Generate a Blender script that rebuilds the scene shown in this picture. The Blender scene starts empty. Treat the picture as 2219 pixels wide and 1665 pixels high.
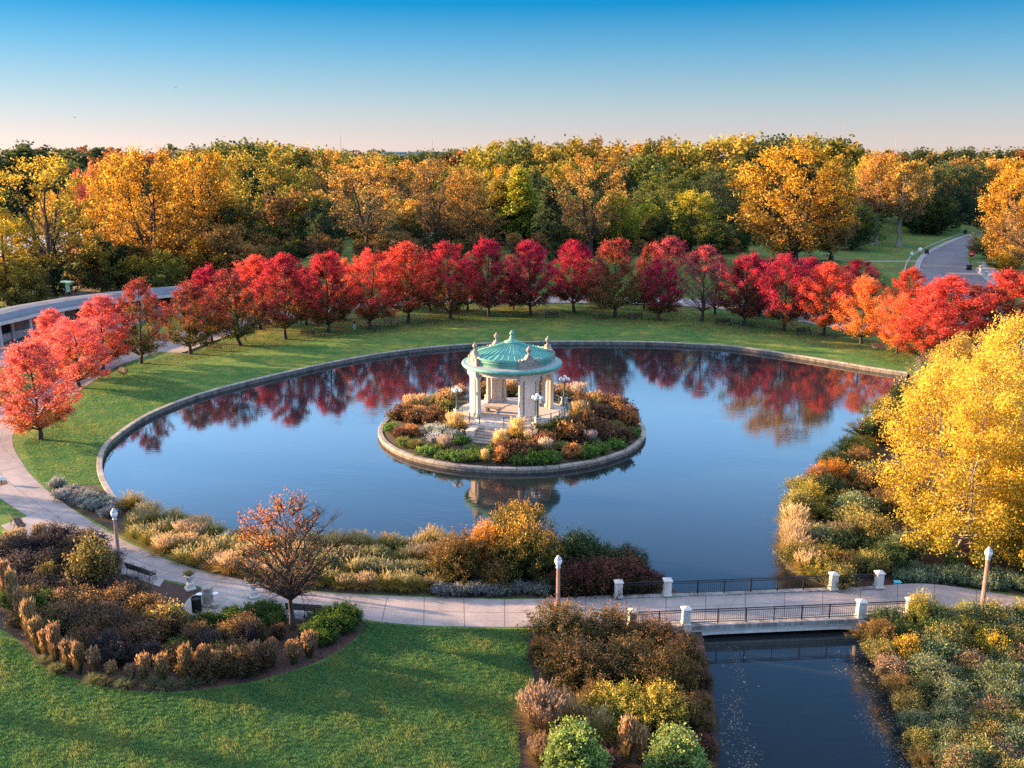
import bpy, bmesh, math, random
import numpy as np
from mathutils import Vector, Matrix, geometry

# ------------------------------------------------------------------ camera, sky, sun, exposure
sc = bpy.context.scene
COL = sc.collection
H = 27.0
F = 2080.0
PITCH = math.atan(497 / F)
cam_d = bpy.data.cameras.new('camera')
cam = bpy.data.objects.new('camera', cam_d)
COL.objects.link(cam)
cam.location = (0, 0, H)
cam.rotation_euler = (math.pi / 2 - PITCH, 0, 0)
cam_d.sensor_width = 36.0
cam_d.lens = 36.0 * F / 2219.0
cam_d.clip_start = 0.5
cam_d.clip_end = 9000
sc.camera = cam

SUN_EL = math.radians(10.0)
SUN_AZ = math.radians(17.0)          # to the left and a little beyond
to_sun = Vector((-math.cos(SUN_AZ) * math.cos(SUN_EL), math.sin(SUN_AZ) * math.cos(SUN_EL), math.sin(SUN_EL)))
sun_d = bpy.data.lights.new('sun', 'SUN')
sun = bpy.data.objects.new('sun', sun_d)
COL.objects.link(sun)
sun.rotation_euler = to_sun.to_track_quat('Z', 'Y').to_euler()
sun_d.energy = 5.0
sun_d.angle = math.radians(0.5)
sun_d.color = (1.0, 0.61, 0.30)

world = bpy.data.worlds.new('World')
sc.world = world
world.use_nodes = True
wn, wl = world.node_tree.nodes, world.node_tree.links
wn.clear()
w_out = wn.new('ShaderNodeOutputWorld')
w_bg = wn.new('ShaderNodeBackground')
w_sky = wn.new('ShaderNodeTexSky')
w_sky.sky_type = 'NISHITA'
w_sky.sun_disc = False
w_sky.sun_elevation = SUN_EL
w_sky.sun_rotation = math.atan2(to_sun.x, to_sun.y)
w_sky.altitude = 150
w_sky.air_density = 1.0
w_sky.dust_density = 0.6
w_sky.ozone_density = 2.0
# the deep, clear autumn blue above the pale horizon: a tint by height (world space), higher bands boosted as added fill and water light
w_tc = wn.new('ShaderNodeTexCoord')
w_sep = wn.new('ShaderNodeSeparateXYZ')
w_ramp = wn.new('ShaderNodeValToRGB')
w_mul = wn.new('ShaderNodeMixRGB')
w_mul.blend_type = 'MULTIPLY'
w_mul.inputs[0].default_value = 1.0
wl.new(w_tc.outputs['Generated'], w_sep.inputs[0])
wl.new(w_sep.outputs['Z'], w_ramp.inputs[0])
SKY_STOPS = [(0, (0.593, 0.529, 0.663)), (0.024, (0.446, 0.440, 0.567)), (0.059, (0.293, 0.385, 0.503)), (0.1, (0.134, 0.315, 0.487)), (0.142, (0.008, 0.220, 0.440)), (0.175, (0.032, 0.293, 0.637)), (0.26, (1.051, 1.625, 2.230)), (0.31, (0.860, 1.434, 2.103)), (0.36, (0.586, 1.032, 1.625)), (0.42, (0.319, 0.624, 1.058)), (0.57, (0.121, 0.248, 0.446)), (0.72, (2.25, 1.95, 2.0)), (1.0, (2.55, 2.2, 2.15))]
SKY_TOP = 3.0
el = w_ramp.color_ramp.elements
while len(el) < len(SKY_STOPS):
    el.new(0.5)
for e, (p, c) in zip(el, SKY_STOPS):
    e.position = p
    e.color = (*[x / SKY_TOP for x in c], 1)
w_gam = wn.new('ShaderNodeGamma')
w_gam.inputs[1].default_value = 0.5
wl.new(w_sky.outputs[0], w_gam.inputs[0])
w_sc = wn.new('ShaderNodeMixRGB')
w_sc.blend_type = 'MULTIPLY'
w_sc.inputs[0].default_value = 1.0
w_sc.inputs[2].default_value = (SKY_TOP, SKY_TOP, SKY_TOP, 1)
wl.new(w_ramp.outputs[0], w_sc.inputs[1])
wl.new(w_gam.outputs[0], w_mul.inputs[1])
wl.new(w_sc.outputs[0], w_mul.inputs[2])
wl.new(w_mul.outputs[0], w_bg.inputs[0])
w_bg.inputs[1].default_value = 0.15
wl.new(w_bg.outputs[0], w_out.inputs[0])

sc.view_settings.view_transform = 'Standard'
sc.view_settings.look = 'None'
sc.view_settings.exposure = 2.45
sc.view_settings.gamma = 1.0
sc.cycles.max_bounces = 6
sc.cycles.diffuse_bounces = 3
sc.cycles.glossy_bounces = 3
sc.cycles.transmission_bounces = 3
sc.cycles.transparent_max_bounces = 4
sc.cycles.use_denoising = False
sc.cycles.use_adaptive_sampling = True
sc.cycles.adaptive_threshold = 0.01

# ------------------------------------------------------------------ helpers
K = 2219.0 / 2212.0

def ray(u, v):
    x = (u - 1109.5) / F
    y = -(v - 832.5) / F
    c, s = math.cos(PITCH), math.sin(PITCH)
    return (x, c + y * s, -s + y * c)

def at(u, v, z=0.0):
    """the ground point seen at pixel (u, v) of the full photograph"""
    r = ray(u, v)
    t = (z - H) / r[2]
    return Vector((r[0] * t, r[1] * t, z))

def gp(u, v, z=0.0):
    """same, in the 2212 pixel wide view"""
    return at(u * K, v * K, z)

def height_at(base, v):
    """height above z=0 of the pixel row v (2212 view) over the ground point base"""
    r = ray(1109.5, v * K)
    return H + r[2] * base.y / r[1]

def px_size(base):
    """metres per pixel (2212 view) at a ground point"""
    depth = base.y * math.cos(PITCH) + (H - base.z) * math.sin(PITCH)
    return depth / F * K

def tag(o, label=None, cat=None, group=None, kind=None):
    if label: o['label'] = label
    if cat: o['category'] = cat
    if group: o['group'] = group
    if kind: o['kind'] = kind
    return o

def empty(name, loc, rz=0.0, label=None, cat=None, group=None):
    o = bpy.data.objects.new(name, None)
    COL.objects.link(o)
    o.empty_display_size = 0.3
    o.location = loc
    o.rotation_euler = (0, 0, rz)
    return tag(o, label, cat, group)

def link_mesh(name, me, mat=None, parent=None, loc=None):
    o = bpy.data.objects.new(name, me)
    COL.objects.link(o)
    if mat is not None and not me.materials:
        for m in (mat if isinstance(mat, (list, tuple)) else [mat]):
            me.materials.append(m)
    if parent is not None: o.parent = parent
    if loc is not None: o.location = loc
    return o

class MB:
    """collects simple shapes into one mesh"""
    def __init__(self):
        self.v, self.f, self.s = [], [], []
    def add(self, verts, faces, smooth=False):
        n = len(self.v)
        self.v += [tuple(p) for p in verts]
        self.f += [tuple(i + n for i in f) for f in faces]
        self.s += [smooth] * len(faces)
        return self
    def box(self, c, d, rz=0.0, bevel=0.0, taper=1.0):
        x, y, z = d[0] / 2, d[1] / 2, d[2] / 2
        if bevel <= 0:
            pts = [(sx * x * (taper if sz > 0 else 1), sy * y * (taper if sz > 0 else 1), sz * z) for sz in (-1, 1) for sx, sy in ((-1, -1), (1, -1), (1, 1), (-1, 1))]
            fs = [(3, 2, 1, 0), (4, 5, 6, 7)] + [(i, (i + 1) % 4, 4 + (i + 1) % 4, 4 + i) for i in range(4)]
        else:
            b = bevel
            ring = lambda xx, yy: [(-xx + b, -yy), (xx - b, -yy), (xx, -yy + b), (xx, yy - b), (xx - b, yy), (-xx + b, yy), (-xx, yy - b), (-xx, -yy + b)]
            pts = []
            for (zz, ins) in ((-z, b), (-z + b, 0), (z - b, 0), (z, b)):
                tt = taper if zz > 0 else 1
                pts += [(px * tt, py * tt, zz) for px, py in ring(x - ins, y - ins)]
            fs = [tuple(range(7, -1, -1)), tuple(range(24, 32))]
            for r in range(3):
                fs += [(r * 8 + i, r * 8 + (i + 1) % 8, r * 8 + 8 + (i + 1) % 8, r * 8 + 8 + i) for i in range(8)]
        ca, sa = math.cos(rz), math.sin(rz)
        self.add([(c[0] + p[0] * ca - p[1] * sa, c[1] + p[0] * sa + p[1] * ca, c[2] + p[2]) for p in pts], fs)
        return self
    def lathe(self, prof, c=(0, 0, 0), n=24, a0=0.0, a1=2 * math.pi, smooth=True, caps=True):
        full = abs(a1 - a0 - 2 * math.pi) < 1e-6
        m = n if full else n + 1
        vs, fs = [], []
        for r, z in prof:
            for i in range(m):
                a = a0 + (a1 - a0) * i / n
                vs.append((c[0] + r * math.cos(a), c[1] + r * math.sin(a), c[2] + z))
        for j in range(len(prof) - 1):
            for i in range(n):
                k = (i + 1) % m if full else i + 1
                fs.append((j * m + i, j * m + k, (j + 1) * m + k, (j + 1) * m + i))
        self.add(vs, fs, smooth)
        if caps and full:
            if prof[0][0] > 1e-4: self.add(vs[:m], [tuple(range(m - 1, -1, -1))])
            if prof[-1][0] > 1e-4: self.add(vs[-m:], [tuple(range(m))])
        return self
    def tube(self, pts, rad, n=6, smooth=True):
        pts = [Vector(p) for p in pts]
        if not isinstance(rad, (list, tuple)): rad = [rad] * len(pts)
        vs, fs = [], []
        for i, p in enumerate(pts):
            t = (pts[min(i + 1, len(pts) - 1)] - pts[max(i - 1, 0)]).normalized()
            a = t.orthogonal().normalized() if i == 0 else (a - t * a.dot(t)).normalized()
            b = t.cross(a)
            for k in range(n):
                an = 2 * math.pi * k / n
                vs.append(p + (a * math.cos(an) + b * math.sin(an)) * rad[i])
        for i in range(len(pts) - 1):
            for k in range(n):
                q = (k + 1) % n
                fs.append((i * n + k, i * n + q, (i + 1) * n + q, (i + 1) * n + k))
        fs.append(tuple(range(n - 1, -1, -1)))
        fs.append(tuple((len(pts) - 1) * n + k for k in range(n)))
        return self.add(vs, fs, smooth)
    def sphere(self, c, r, n=12, m=8, sx=1, sy=1, sz=1):
        prof = [(math.sin(math.pi * j / m), -math.cos(math.pi * j / m)) for j in range(m + 1)]
        vs, fs = [], []
        for pr, pz in prof:
            for i in range(n):
                a = 2 * math.pi * i / n
                vs.append((c[0] + pr * math.cos(a) * r * sx, c[1] + pr * math.sin(a) * r * sy, c[2] + pz * r * sz))
        for j in range(m):
            for i in range(n):
                k = (i + 1) % n
                fs.append((j * n + i, j * n + k, (j + 1) * n + k, (j + 1) * n + i))
        return self.add(vs, fs, True)
    def mesh(self, name):
        me = bpy.data.meshes.new(name)
        me.from_pydata(self.v, [], self.f)
        me.polygons.foreach_set('use_smooth', self.s)
        me.update()
        return me
    def build(self, name, mat, parent=None, loc=None):
        return link_mesh(name, self.mesh(name), mat, parent, loc)

def smooth_line(pts, step=None, closed=False, sub=6):
    """Catmull-Rom through the points"""
    P = [Vector((p[0], p[1])) for p in pts]
    n = len(P)
    out = []
    for i in range(n if closed else n - 1):
        g = lambda k: P[k % n] if closed else P[max(0, min(n - 1, k))]
        a, b, c, d = g(i - 1), g(i), g(i + 1), g(i + 2)
        for s in range(sub):
            t = s / sub
            out.append(0.5 * ((2 * b) + (c - a) * t + (2 * a - 5 * b + 4 * c - d) * t * t + (3 * b - a - 3 * c + d) * t ** 3))
    if not closed: out.append(P[-1])
    return out

def dup(root, name=None):
    """a copy of a thing with copies of its parts and sub-parts (mesh data shared)"""
    r = root.copy()
    COL.objects.link(r)
    for ch in root.children:
        c = ch.copy(); COL.objects.link(c); c.parent = r
        for g in ch.children:
            d = g.copy(); COL.objects.link(d); d.parent = c
    return r

# ------------------------------------------------------------------ materials
def new_mat(name):
    m = bpy.data.materials.new(name)
    m.use_nodes = True
    nt = m.node_tree
    nt.nodes.clear()
    return m, nt.nodes, nt.links

def noise(n, l, scale, detail=4, rough=0.6, coord=None, dist=0.0):
    t = n.new('ShaderNodeTexNoise')
    t.inputs['Scale'].default_value = scale
    t.inputs['Detail'].default_value = detail
    t.inputs['Roughness'].default_value = rough
    t.inputs['Distortion'].default_value = dist
    if coord is not None: l.new(coord, t.inputs['Vector'])
    return t

def ramp(n, l, src, stops):
    r = n.new('ShaderNodeValToRGB')
    e = r.color_ramp.elements
    while len(e) < len(stops): e.new(0.5)
    for q, (p, c) in zip(e, stops):
        q.position = p
        q.color = (*c, 1)
    l.new(src, r.inputs[0])
    return r

def mixc(n, l, a, b, fac, mode='MIX'):
    m = n.new('ShaderNodeMixRGB')
    m.blend_type = mode
    for s, i in ((fac, 0), (a, 1), (b, 2)):
        if isinstance(s, (int, float)): m.inputs[i].default_value = s
        elif isinstance(s, tuple): m.inputs[i].default_value = (*s, 1)
        else: l.new(s, m.inputs[i])
    return m.outputs[0]

def mat(name, c, c2=None, scale=2.0, rough=0.8, metal=0.0, bump=0.0, bscale=None, spec=0.3, obj=True, streak=False):
    """principled surface whose colour wanders between c and c2 with two sizes of noise"""
    m, n, l = new_mat(name)
    o = n.new('ShaderNodeOutputMaterial')
    p = n.new('ShaderNodeBsdfPrincipled')
    p.inputs['Roughness'].default_value = rough
    p.inputs['Metallic'].default_value = metal
    p.inputs['Specular IOR Level'].default_value = spec
    tc = n.new('ShaderNodeTexCoord')
    co = tc.outputs['Object'] if obj else n.new('ShaderNodeNewGeometry').outputs['Position']
    if streak:
        mp = n.new('ShaderNodeMapping')
        mp.inputs['Scale'].default_value = (1, 1, 0.18)
        l.new(co, mp.inputs[0])
        co = mp.outputs[0]
    c2 = c2 or tuple(x * 0.75 for x in c)
    a = noise(n, l, scale, 5, 0.65, co)
    b = noise(n, l, scale * 7, 3, 0.6, co)
    mx = n.new('ShaderNodeMath'); mx.operation = 'MULTIPLY_ADD'
    mx.inputs[1].default_value = 0.35
    l.new(b.outputs[0], mx.inputs[0])
    sc_ = n.new('ShaderNodeMath'); sc_.operation = 'MULTIPLY'; sc_.inputs[1].default_value = 0.65
    l.new(a.outputs[0], sc_.inputs[0])
    l.new(sc_.outputs[0], mx.inputs[2])
    r = ramp(n, l, mx.outputs[0], [(0.36, c2), (0.62, c)])
    l.new(r.outputs[0], p.inputs['Base Color'])
    if bump:
        bn = noise(n, l, bscale or scale * 8, 4, 0.6, co)
        bu = n.new('ShaderNodeBump')
        bu.inputs['Strength'].default_value = bump
        bu.inputs['Distance'].default_value = 0.05
        l.new(bn.outputs[0], bu.inputs['Height'])
        l.new(bu.outputs[0], p.inputs['Normal'])
    l.new(p.outputs[0], o.inputs[0])
    return m

def joint_mat(name, c, c2, joint, du, dv, wu=0.02, wv=0.02, rough=0.85, stain=None):
    """paving or coping: UV in metres, with dark joints every du / dv"""
    m, n, l = new_mat(name)
    o = n.new('ShaderNodeOutputMaterial')
    p = n.new('ShaderNodeBsdfPrincipled')
    p.inputs['Roughness'].default_value = rough
    p.inputs['Specular IOR Level'].default_value = 0.2
    uv = n.new('ShaderNodeUVMap')
    sp = n.new('ShaderNodeSeparateXYZ')
    l.new(uv.outputs[0], sp.inputs[0])
    geo = n.new('ShaderNodeNewGeometry')
    a = noise(n, l, 0.42, 7, 0.72, geo.outputs['Position'], 0.8)
    b = noise(n, l, 6.0, 4, 0.7, geo.outputs['Position'])
    r1 = ramp(n, l, a.outputs[0], [(0.3, c2), (0.65, c)])
    r2 = ramp(n, l, b.outputs[0], [(0.25, (0.72, 0.72, 0.72)), (0.7, (1.06, 1.06, 1.06))])
    base = mixc(n, l, r1.outputs[0], r2.outputs[0], 0.8, 'MULTIPLY')
    fs = []
    for ch, d, w in (('X', du, wu), ('Y', dv, wv)):
        if not d: continue
        q = n.new('ShaderNodeMath'); q.operation = 'PINGPONG'; q.inputs[1].default_value = d / 2
        l.new(sp.outputs[ch], q.inputs[0])
        g = n.new('ShaderNodeMath'); g.operation = 'LESS_THAN'; g.inputs[1].default_value = w
        l.new(q.outputs[0], g.inputs[0])
        fs.append(g.outputs[0])
        # each slab a slightly different tone
        fl = n.new('ShaderNodeMath'); fl.operation = 'DIVIDE'; fl.inputs[1].default_value = d
        l.new(sp.outputs[ch], fl.inputs[0])
        fr = n.new('ShaderNodeMath'); fr.operation = 'ROUND'
        l.new(fl.outputs[0], fr.inputs[0])
        wn_ = n.new('ShaderNodeTexWhiteNoise'); wn_.noise_dimensions = '1D'
        l.new(fr.outputs[0], wn_.inputs['W'])
        rr = ramp(n, l, wn_.outputs[0], [(0, (0.9, 0.9, 0.91)), (1, (1.06, 1.05, 1.03))])
        base = mixc(n, l, base, rr.outputs[0], 1.0, 'MULTIPLY')
    f = fs[0]
    if len(fs) > 1:
        mm = n.new('ShaderNodeMath'); mm.operation = 'MAXIMUM'
        l.new(fs[0], mm.inputs[0]); l.new(fs[1], mm.inputs[1]); f = mm.outputs[0]
    base = mixc(n, l, base, joint, f)
    l.new(base, p.inputs['Base Color'])
    bu = n.new('ShaderNodeBump'); bu.inputs['Strength'].default_value = 0.25; bu.inputs['Distance'].default_value = 0.03
    l.new(b.outputs[0], bu.inputs['Height']); l.new(bu.outputs[0], p.inputs['Normal'])
    l.new(p.outputs[0], o.inputs[0])
    return m

def leaf_mat(name, trans=0.45, rough=0.75):
    """leaf colour comes from the mesh (each leaf its own), tinted by the object's colour"""
    m, n, l = new_mat(name)
    o = n.new('ShaderNodeOutputMaterial')
    at_ = n.new('ShaderNodeAttribute'); at_.attribute_name = 'Col'
    oi = n.new('ShaderNodeObjectInfo')
    c = mixc(n, l, at_.outputs['Color'], oi.outputs['Color'], 1.0, 'MULTIPLY')
    d = n.new('ShaderNodeBsdfPrincipled')
    d.inputs['Roughness'].default_value = rough
    d.inputs['Specular IOR Level'].default_value = 0.15
    t = n.new('ShaderNodeBsdfTranslucent')
    l.new(c, d.inputs['Base Color']); l.new(c, t.inputs['Color'])
    x = n.new('ShaderNodeMixShader'); x.inputs[0].default_value = trans
    l.new(d.outputs[0], x.inputs[1]); l.new(t.outputs[0], x.inputs[2])
    l.new(x.outputs[0], o.inputs[0])
    return m

M = {}
M['leaf'] = leaf_mat('leaf')
M['blade'] = leaf_mat('grass_blade', 0.45)
M['bark'] = mat('bark', (0.075, 0.055, 0.042), (0.03, 0.022, 0.018), 3.0, 0.9, bump=0.4, streak=True)
M['pale_bark'] = mat('pale_bark', (0.34, 0.29, 0.23), (0.13, 0.10, 0.08), 2.0, 0.85, bump=0.3, streak=True)
M['stone'] = mat('limestone', (0.62, 0.54, 0.46), (0.46, 0.385, 0.32), 1.4, 0.8, bump=0.15, streak=True)
M['stone_old'] = mat('weathered_limestone', (0.43, 0.36, 0.30), (0.16, 0.135, 0.115), 2.4, 0.9, bump=0.3)
M['copper'] = mat('green_copper', (0.13, 0.385, 0.315), (0.055, 0.225, 0.195), 1.7, 0.6, bump=0.15, spec=0.4)
M['copper_pale'] = mat('pale_copper', (0.19, 0.41, 0.32), (0.06, 0.20, 0.165), 2.4, 0.65, bump=0.15, streak=True)
M['roof_flat'] = mat('grey_roof_membrane', (0.34, 0.35, 0.37), (0.25, 0.25, 0.27), 1.5, 0.8)
M['concrete'] = mat('concrete', (0.42, 0.39, 0.36), (0.29, 0.27, 0.25), 1.2, 0.9, bump=0.2)
M['concrete_stained'] = mat('stained_concrete', (0.36, 0.33, 0.31), (0.09, 0.08, 0.075), 1.1, 0.9, bump=0.2, streak=True)
M['white_stone'] = mat('painted_stone', (0.62, 0.57, 0.51), (0.42, 0.38, 0.34), 2.5, 0.85, bump=0.15, streak=True)
M['iron'] = mat('black_iron', (0.014, 0.015, 0.016), (0.008, 0.008, 0.009), 6, 0.5, spec=0.4)
M['green_iron'] = mat('green_iron', (0.035, 0.10, 0.085), (0.02, 0.06, 0.05), 6, 0.55)
M['pole'] = mat('terracotta_concrete_pole', (0.36, 0.22, 0.18), (0.26, 0.155, 0.13), 4, 0.85, bump=0.1)
M['pole_grey'] = mat('lamp_cap_metal', (0.42, 0.44, 0.46), (0.3, 0.31, 0.33), 5, 0.5)
M['globe'] = mat('lamp_globe', (0.82, 0.82, 0.8), (0.74, 0.74, 0.72), 3, 0.25, spec=0.5)
M['mulch'] = mat('mulch', (0.085, 0.05, 0.038), (0.03, 0.018, 0.015), 5, 0.95, bump=0.9, bscale=9, obj=False)
M['soil'] = mat('garden_soil', (0.075, 0.055, 0.032), (0.028, 0.024, 0.014), 3, 0.95, bump=0.9, bscale=7, obj=False)
M['bank'] = mat('wet_bank', (0.045, 0.035, 0.022), (0.015, 0.013, 0.01), 1.5, 0.9, bump=0.6, obj=False)
M['road'] = mat('road_asphalt', (0.17, 0.155, 0.16), (0.11, 0.10, 0.105), 0.12, 0.9, bump=0.1, obj=False)
M['pavement'] = mat('pale_pavement', (0.34, 0.30, 0.29), (0.24, 0.21, 0.205), 0.2, 0.9, bump=0.1, obj=False)
M['kerb'] = mat('kerb_concrete', (0.38, 0.35, 0.33), (0.26, 0.24, 0.23), 0.6, 0.9, obj=False)
M['path'] = joint_mat('path_concrete', (0.37, 0.32, 0.305), (0.235, 0.205, 0.20), (0.10, 0.085, 0.08), 2.45, 2.0, 0.022, 0.022)
M['coping'] = joint_mat('coping_stone', (0.42, 0.37, 0.32), (0.20, 0.175, 0.15), (0.06, 0.05, 0.045), 1.3, 0, 0.03)
M['wood_dark'] = mat('dark_bench_slats', (0.035, 0.028, 0.025), (0.018, 0.015, 0.014), 5, 0.6)
M['wood_tan'] = mat('tan_bench_slats', (0.30, 0.20, 0.14), (0.2, 0.13, 0.09), 5, 0.7)

def ground_mat():
    m, n, l = new_mat('lawn')
    o = n.new('ShaderNodeOutputMaterial')
    p = n.new('ShaderNodeBsdfPrincipled')
    p.inputs['Roughness'].default_value = 0.9
    p.inputs['Specular IOR Level'].default_value = 0.1
    g = n.new('ShaderNodeNewGeometry').outputs['Position']
    big = noise(n, l, 0.09, 4, 0.6, g, 0.6)
    mid = noise(n, l, 0.55, 5, 0.65, g, 0.8)
    fine = noise(n, l, 5.5, 4, 0.75, g)
    r1 = ramp(n, l, mid.outputs[0], [(0.30, (0.046, 0.115, 0.034)), (0.5, (0.082, 0.158, 0.038)), (0.62, (0.14, 0.185, 0.045)), (0.75, (0.24, 0.21, 0.07))])
    r2 = ramp(n, l, big.outputs[0], [(0.34, (0.62, 0.86, 0.80)), (0.5, (1.0, 1.0, 1.0)), (0.68, (1.75, 1.28, 1.05))])
    r3 = ramp(n, l, fine.outputs[0], [(0.28, (0.34, 0.4, 0.38)), (0.7, (1.6, 1.5, 1.4))])
    c = mixc(n, l, r1.outputs[0], r2.outputs[0], 1.0, 'MULTIPLY')
    c = mixc(n, l, c, r3.outputs[0], 0.9, 'MULTIPLY')
    # fallen leaves lie under the ring of maples
    sp = n.new('ShaderNodeSeparateXYZ'); l.new(g, sp.inputs[0])
    lf = noise(n, l, 0.12, 5, 0.75, g, 1.0)
    lm = ramp(n, l, lf.outputs[0], [(0.46, (0, 0, 0)), (0.64, (1, 1, 1))])
    far = n.new('ShaderNodeMapRange'); far.inputs[1].default_value = 135; far.inputs[2].default_value = 158
    l.new(sp.outputs['Y'], far.inputs[0])
    k = n.new('ShaderNodeMath'); k.operation = 'MULTIPLY'; l.new(lm.outputs[0], k.inputs[0]); l.new(far.outputs[0], k.inputs[1])
    k2 = n.new('ShaderNodeMath'); k2.operation = 'MULTIPLY'; k2.inputs[1].default_value = 0.6; l.new(k.outputs[0], k2.inputs[0])
    c = mixc(n, l, c, (0.15, 0.075, 0.035), k2.outputs[0])
    l.new(c, p.inputs['Base Color'])
    bu = n.new('ShaderNodeBump'); bu.inputs['Strength'].default_value = 0.9; bu.inputs['Distance'].default_value = 0.12
    l.new(fine.outputs[0], bu.inputs['Height']); l.new(bu.outputs[0], p.inputs['Normal'])
    l.new(p.outputs[0], o.inputs[0])
    return m
M['lawn'] = ground_mat()

def water_mat():
    m, n, l = new_mat('pond_water')
    o = n.new('ShaderNodeOutputMaterial')
    g = n.new('ShaderNodeNewGeometry').outputs['Position']
    mp = n.new('ShaderNodeMapping'); mp.inputs['Scale'].default_value = (0.55, 1.6, 1)
    l.new(g, mp.inputs[0])
    a = noise(n, l, 1.6, 3, 0.55, mp.outputs[0], 0.3)
    b = noise(n, l, 0.10, 2, 0.5, g)
    s = ramp(n, l, b.outputs[0], [(0.38, (0.018, 0.018, 0.018)), (0.52, (0.035, 0.035, 0.035)), (0.68, (0.12, 0.12, 0.12))])
    bu = n.new('ShaderNodeBump'); bu.inputs['Distance'].default_value = 0.07
    l.new(s.outputs[0], bu.inputs['Strength']); l.new(a.outputs[0], bu.inputs['Height'])
    gl = n.new('ShaderNodeBsdfGlossy'); gl.inputs['Roughness'].default_value = 0.045
    gl.inputs['Color'].default_value = (1, 1, 1, 1)
    df = n.new('ShaderNodeBsdfDiffuse'); df.inputs['Color'].default_value = (0.012, 0.017, 0.02, 1)
    fr = n.new('ShaderNodeFresnel'); fr.inputs['IOR'].default_value = 1.55
    for q in (gl, df, fr): l.new(bu.outputs[0], q.inputs['Normal'])
    x = n.new('ShaderNodeMixShader')
    l.new(fr.outputs[0], x.inputs[0]); l.new(df.outputs[0], x.inputs[1]); l.new(gl.outputs[0], x.inputs[2])
    l.new(x.outputs[0], o.inputs[0])
    return m
M['water'] = water_mat()

# ------------------------------------------------------------------ the setting: ground, water, paths, roads
WATER_Z = -0.43
DECK = 0.33            # the footbridge stands a little above the path
RIM = [(1966, 809), (1890, 798), (1745, 774), (1600, 753), (1500, 746), (1400, 742), (1300, 741), (1200, 741), (1100, 743),
       (1000, 748), (900, 757), (800, 771), (700, 790), (650, 801), (542, 826), (434, 855), (361, 882), (307, 908),
       (253, 946), (228, 974), (221, 1003), (224, 1029), (235, 1054), (253, 1079), (271, 1093)]
SHORE = [(330, 1118), (400, 1142), (510, 1166), (640, 1178), (740, 1180), (850, 1180), (940, 1172), (1050, 1178), (1150, 1195),
         (1250, 1218), (1340, 1238), (1430, 1265), (1485, 1296), (1512, 1340), (1525, 1400), (1540, 1460), (1550, 1550), (1556, 1665), (1560, 1900)]
SHORE2 = [(2085, 1900), (1985, 1665), (1962, 1560), (1925, 1470), (1890, 1400), (1866, 1345), (1838, 1290), (1805, 1262), (1762, 1244),
          (1715, 1222), (1692, 1192), (1700, 1150), (1692, 1122), (1722, 1085), (1762, 1030), (1805, 990), (1855, 940), (1905, 890), (1960, 850), (1995, 826)]
rim_w = [at(*p).to_2d() for p in RIM]
rim_line = smooth_line(rim_w, sub=5)
sh1 = smooth_line([rim_line[-1]] + [at(*p).to_2d() for p in SHORE], sub=4)[1:]
sh2 = smooth_line([at(*p).to_2d() for p in SHORE2] + [rim_line[0]], sub=4)[:-1]
water_loop = rim_line + sh1 + sh2
ISL = Vector((0.0, 94.2)); ISL_R = 13.5

bm = bmesh.new()
outer = [bm.verts.new((x, y, 0)) for x, y in ((-2500, -80), (2500, -80), (2500, 6000), (-2500, 6000))]
inner = [bm.verts.new((p.x, p.y, 0)) for p in water_loop]
ed = []
for ring in (outer, inner):
    for i in range(len(ring)):
        ed.append(bm.edges.new((ring[i], ring[(i + 1) % len(ring)])))
bmesh.ops.triangle_fill(bm, use_beauty=True, use_dissolve=False, edges=ed)
bmesh.ops.recalc_face_normals(bm, faces=bm.faces)
if sum(f.normal.z for f in bm.faces) < 0: bmesh.ops.reverse_faces(bm, faces=bm.faces)
me = bpy.data.meshes.new('ground'); bm.to_mesh(me); bm.free()
ground = link_mesh('ground', me, M['lawn']); tag(ground, kind='structure')

# water: one sheet a little larger than its opening
cx = sum(p.x for p in water_loop) / len(water_loop); cy = sum(p.y for p in water_loop) / len(water_loop)
mb = MB()
mb.add([(-60, 18, WATER_Z), (75, 18, WATER_Z), (75, 150, WATER_Z), (-60, 150, WATER_Z)], [(0, 1, 2, 3)])
tag(mb.build('water', M['water']), kind='structure')
# earth banks below the natural shores
mb = MB()
for line in (sh1, sh2):
    pts = list(line)
    n = len(pts)
    nrm = []
    for i in range(n):
        t = (pts[min(i + 1, n - 1)] - pts[max(i - 1, 0)]).normalized()
        nrm.append(Vector((-t.y, t.x)))
    # the loop runs with the water on its right or left: push towards the water
    area = sum(water_loop[i].x * water_loop[(i + 1) % len(water_loop)].y - water_loop[(i + 1) % len(water_loop)].x * water_loop[i].y for i in range(len(water_loop)))
    sg = 1 if area > 0 else -1
    vs, fs = [], []
    rnd = random.Random(3)
    for i in range(n):
        w = 0.12 + rnd.random() * 0.25
        vs += [(pts[i].x, pts[i].y, 0.0), (pts[i].x + nrm[i].x * sg * w * .5, pts[i].y + nrm[i].y * sg * w * .5, -0.55), (pts[i].x + nrm[i].x * sg * w, pts[i].y + nrm[i].y * sg * w, -1.2)]
    for i in range(n - 1):
        for k in range(2):
            fs.append((i * 3 + k, i * 3 + k + 1, i * 3 + 3 + k + 1, i * 3 + 3 + k))
    mb.add(vs, fs, True)
tag(mb.build('bank', M['bank']), kind='structure')

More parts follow.
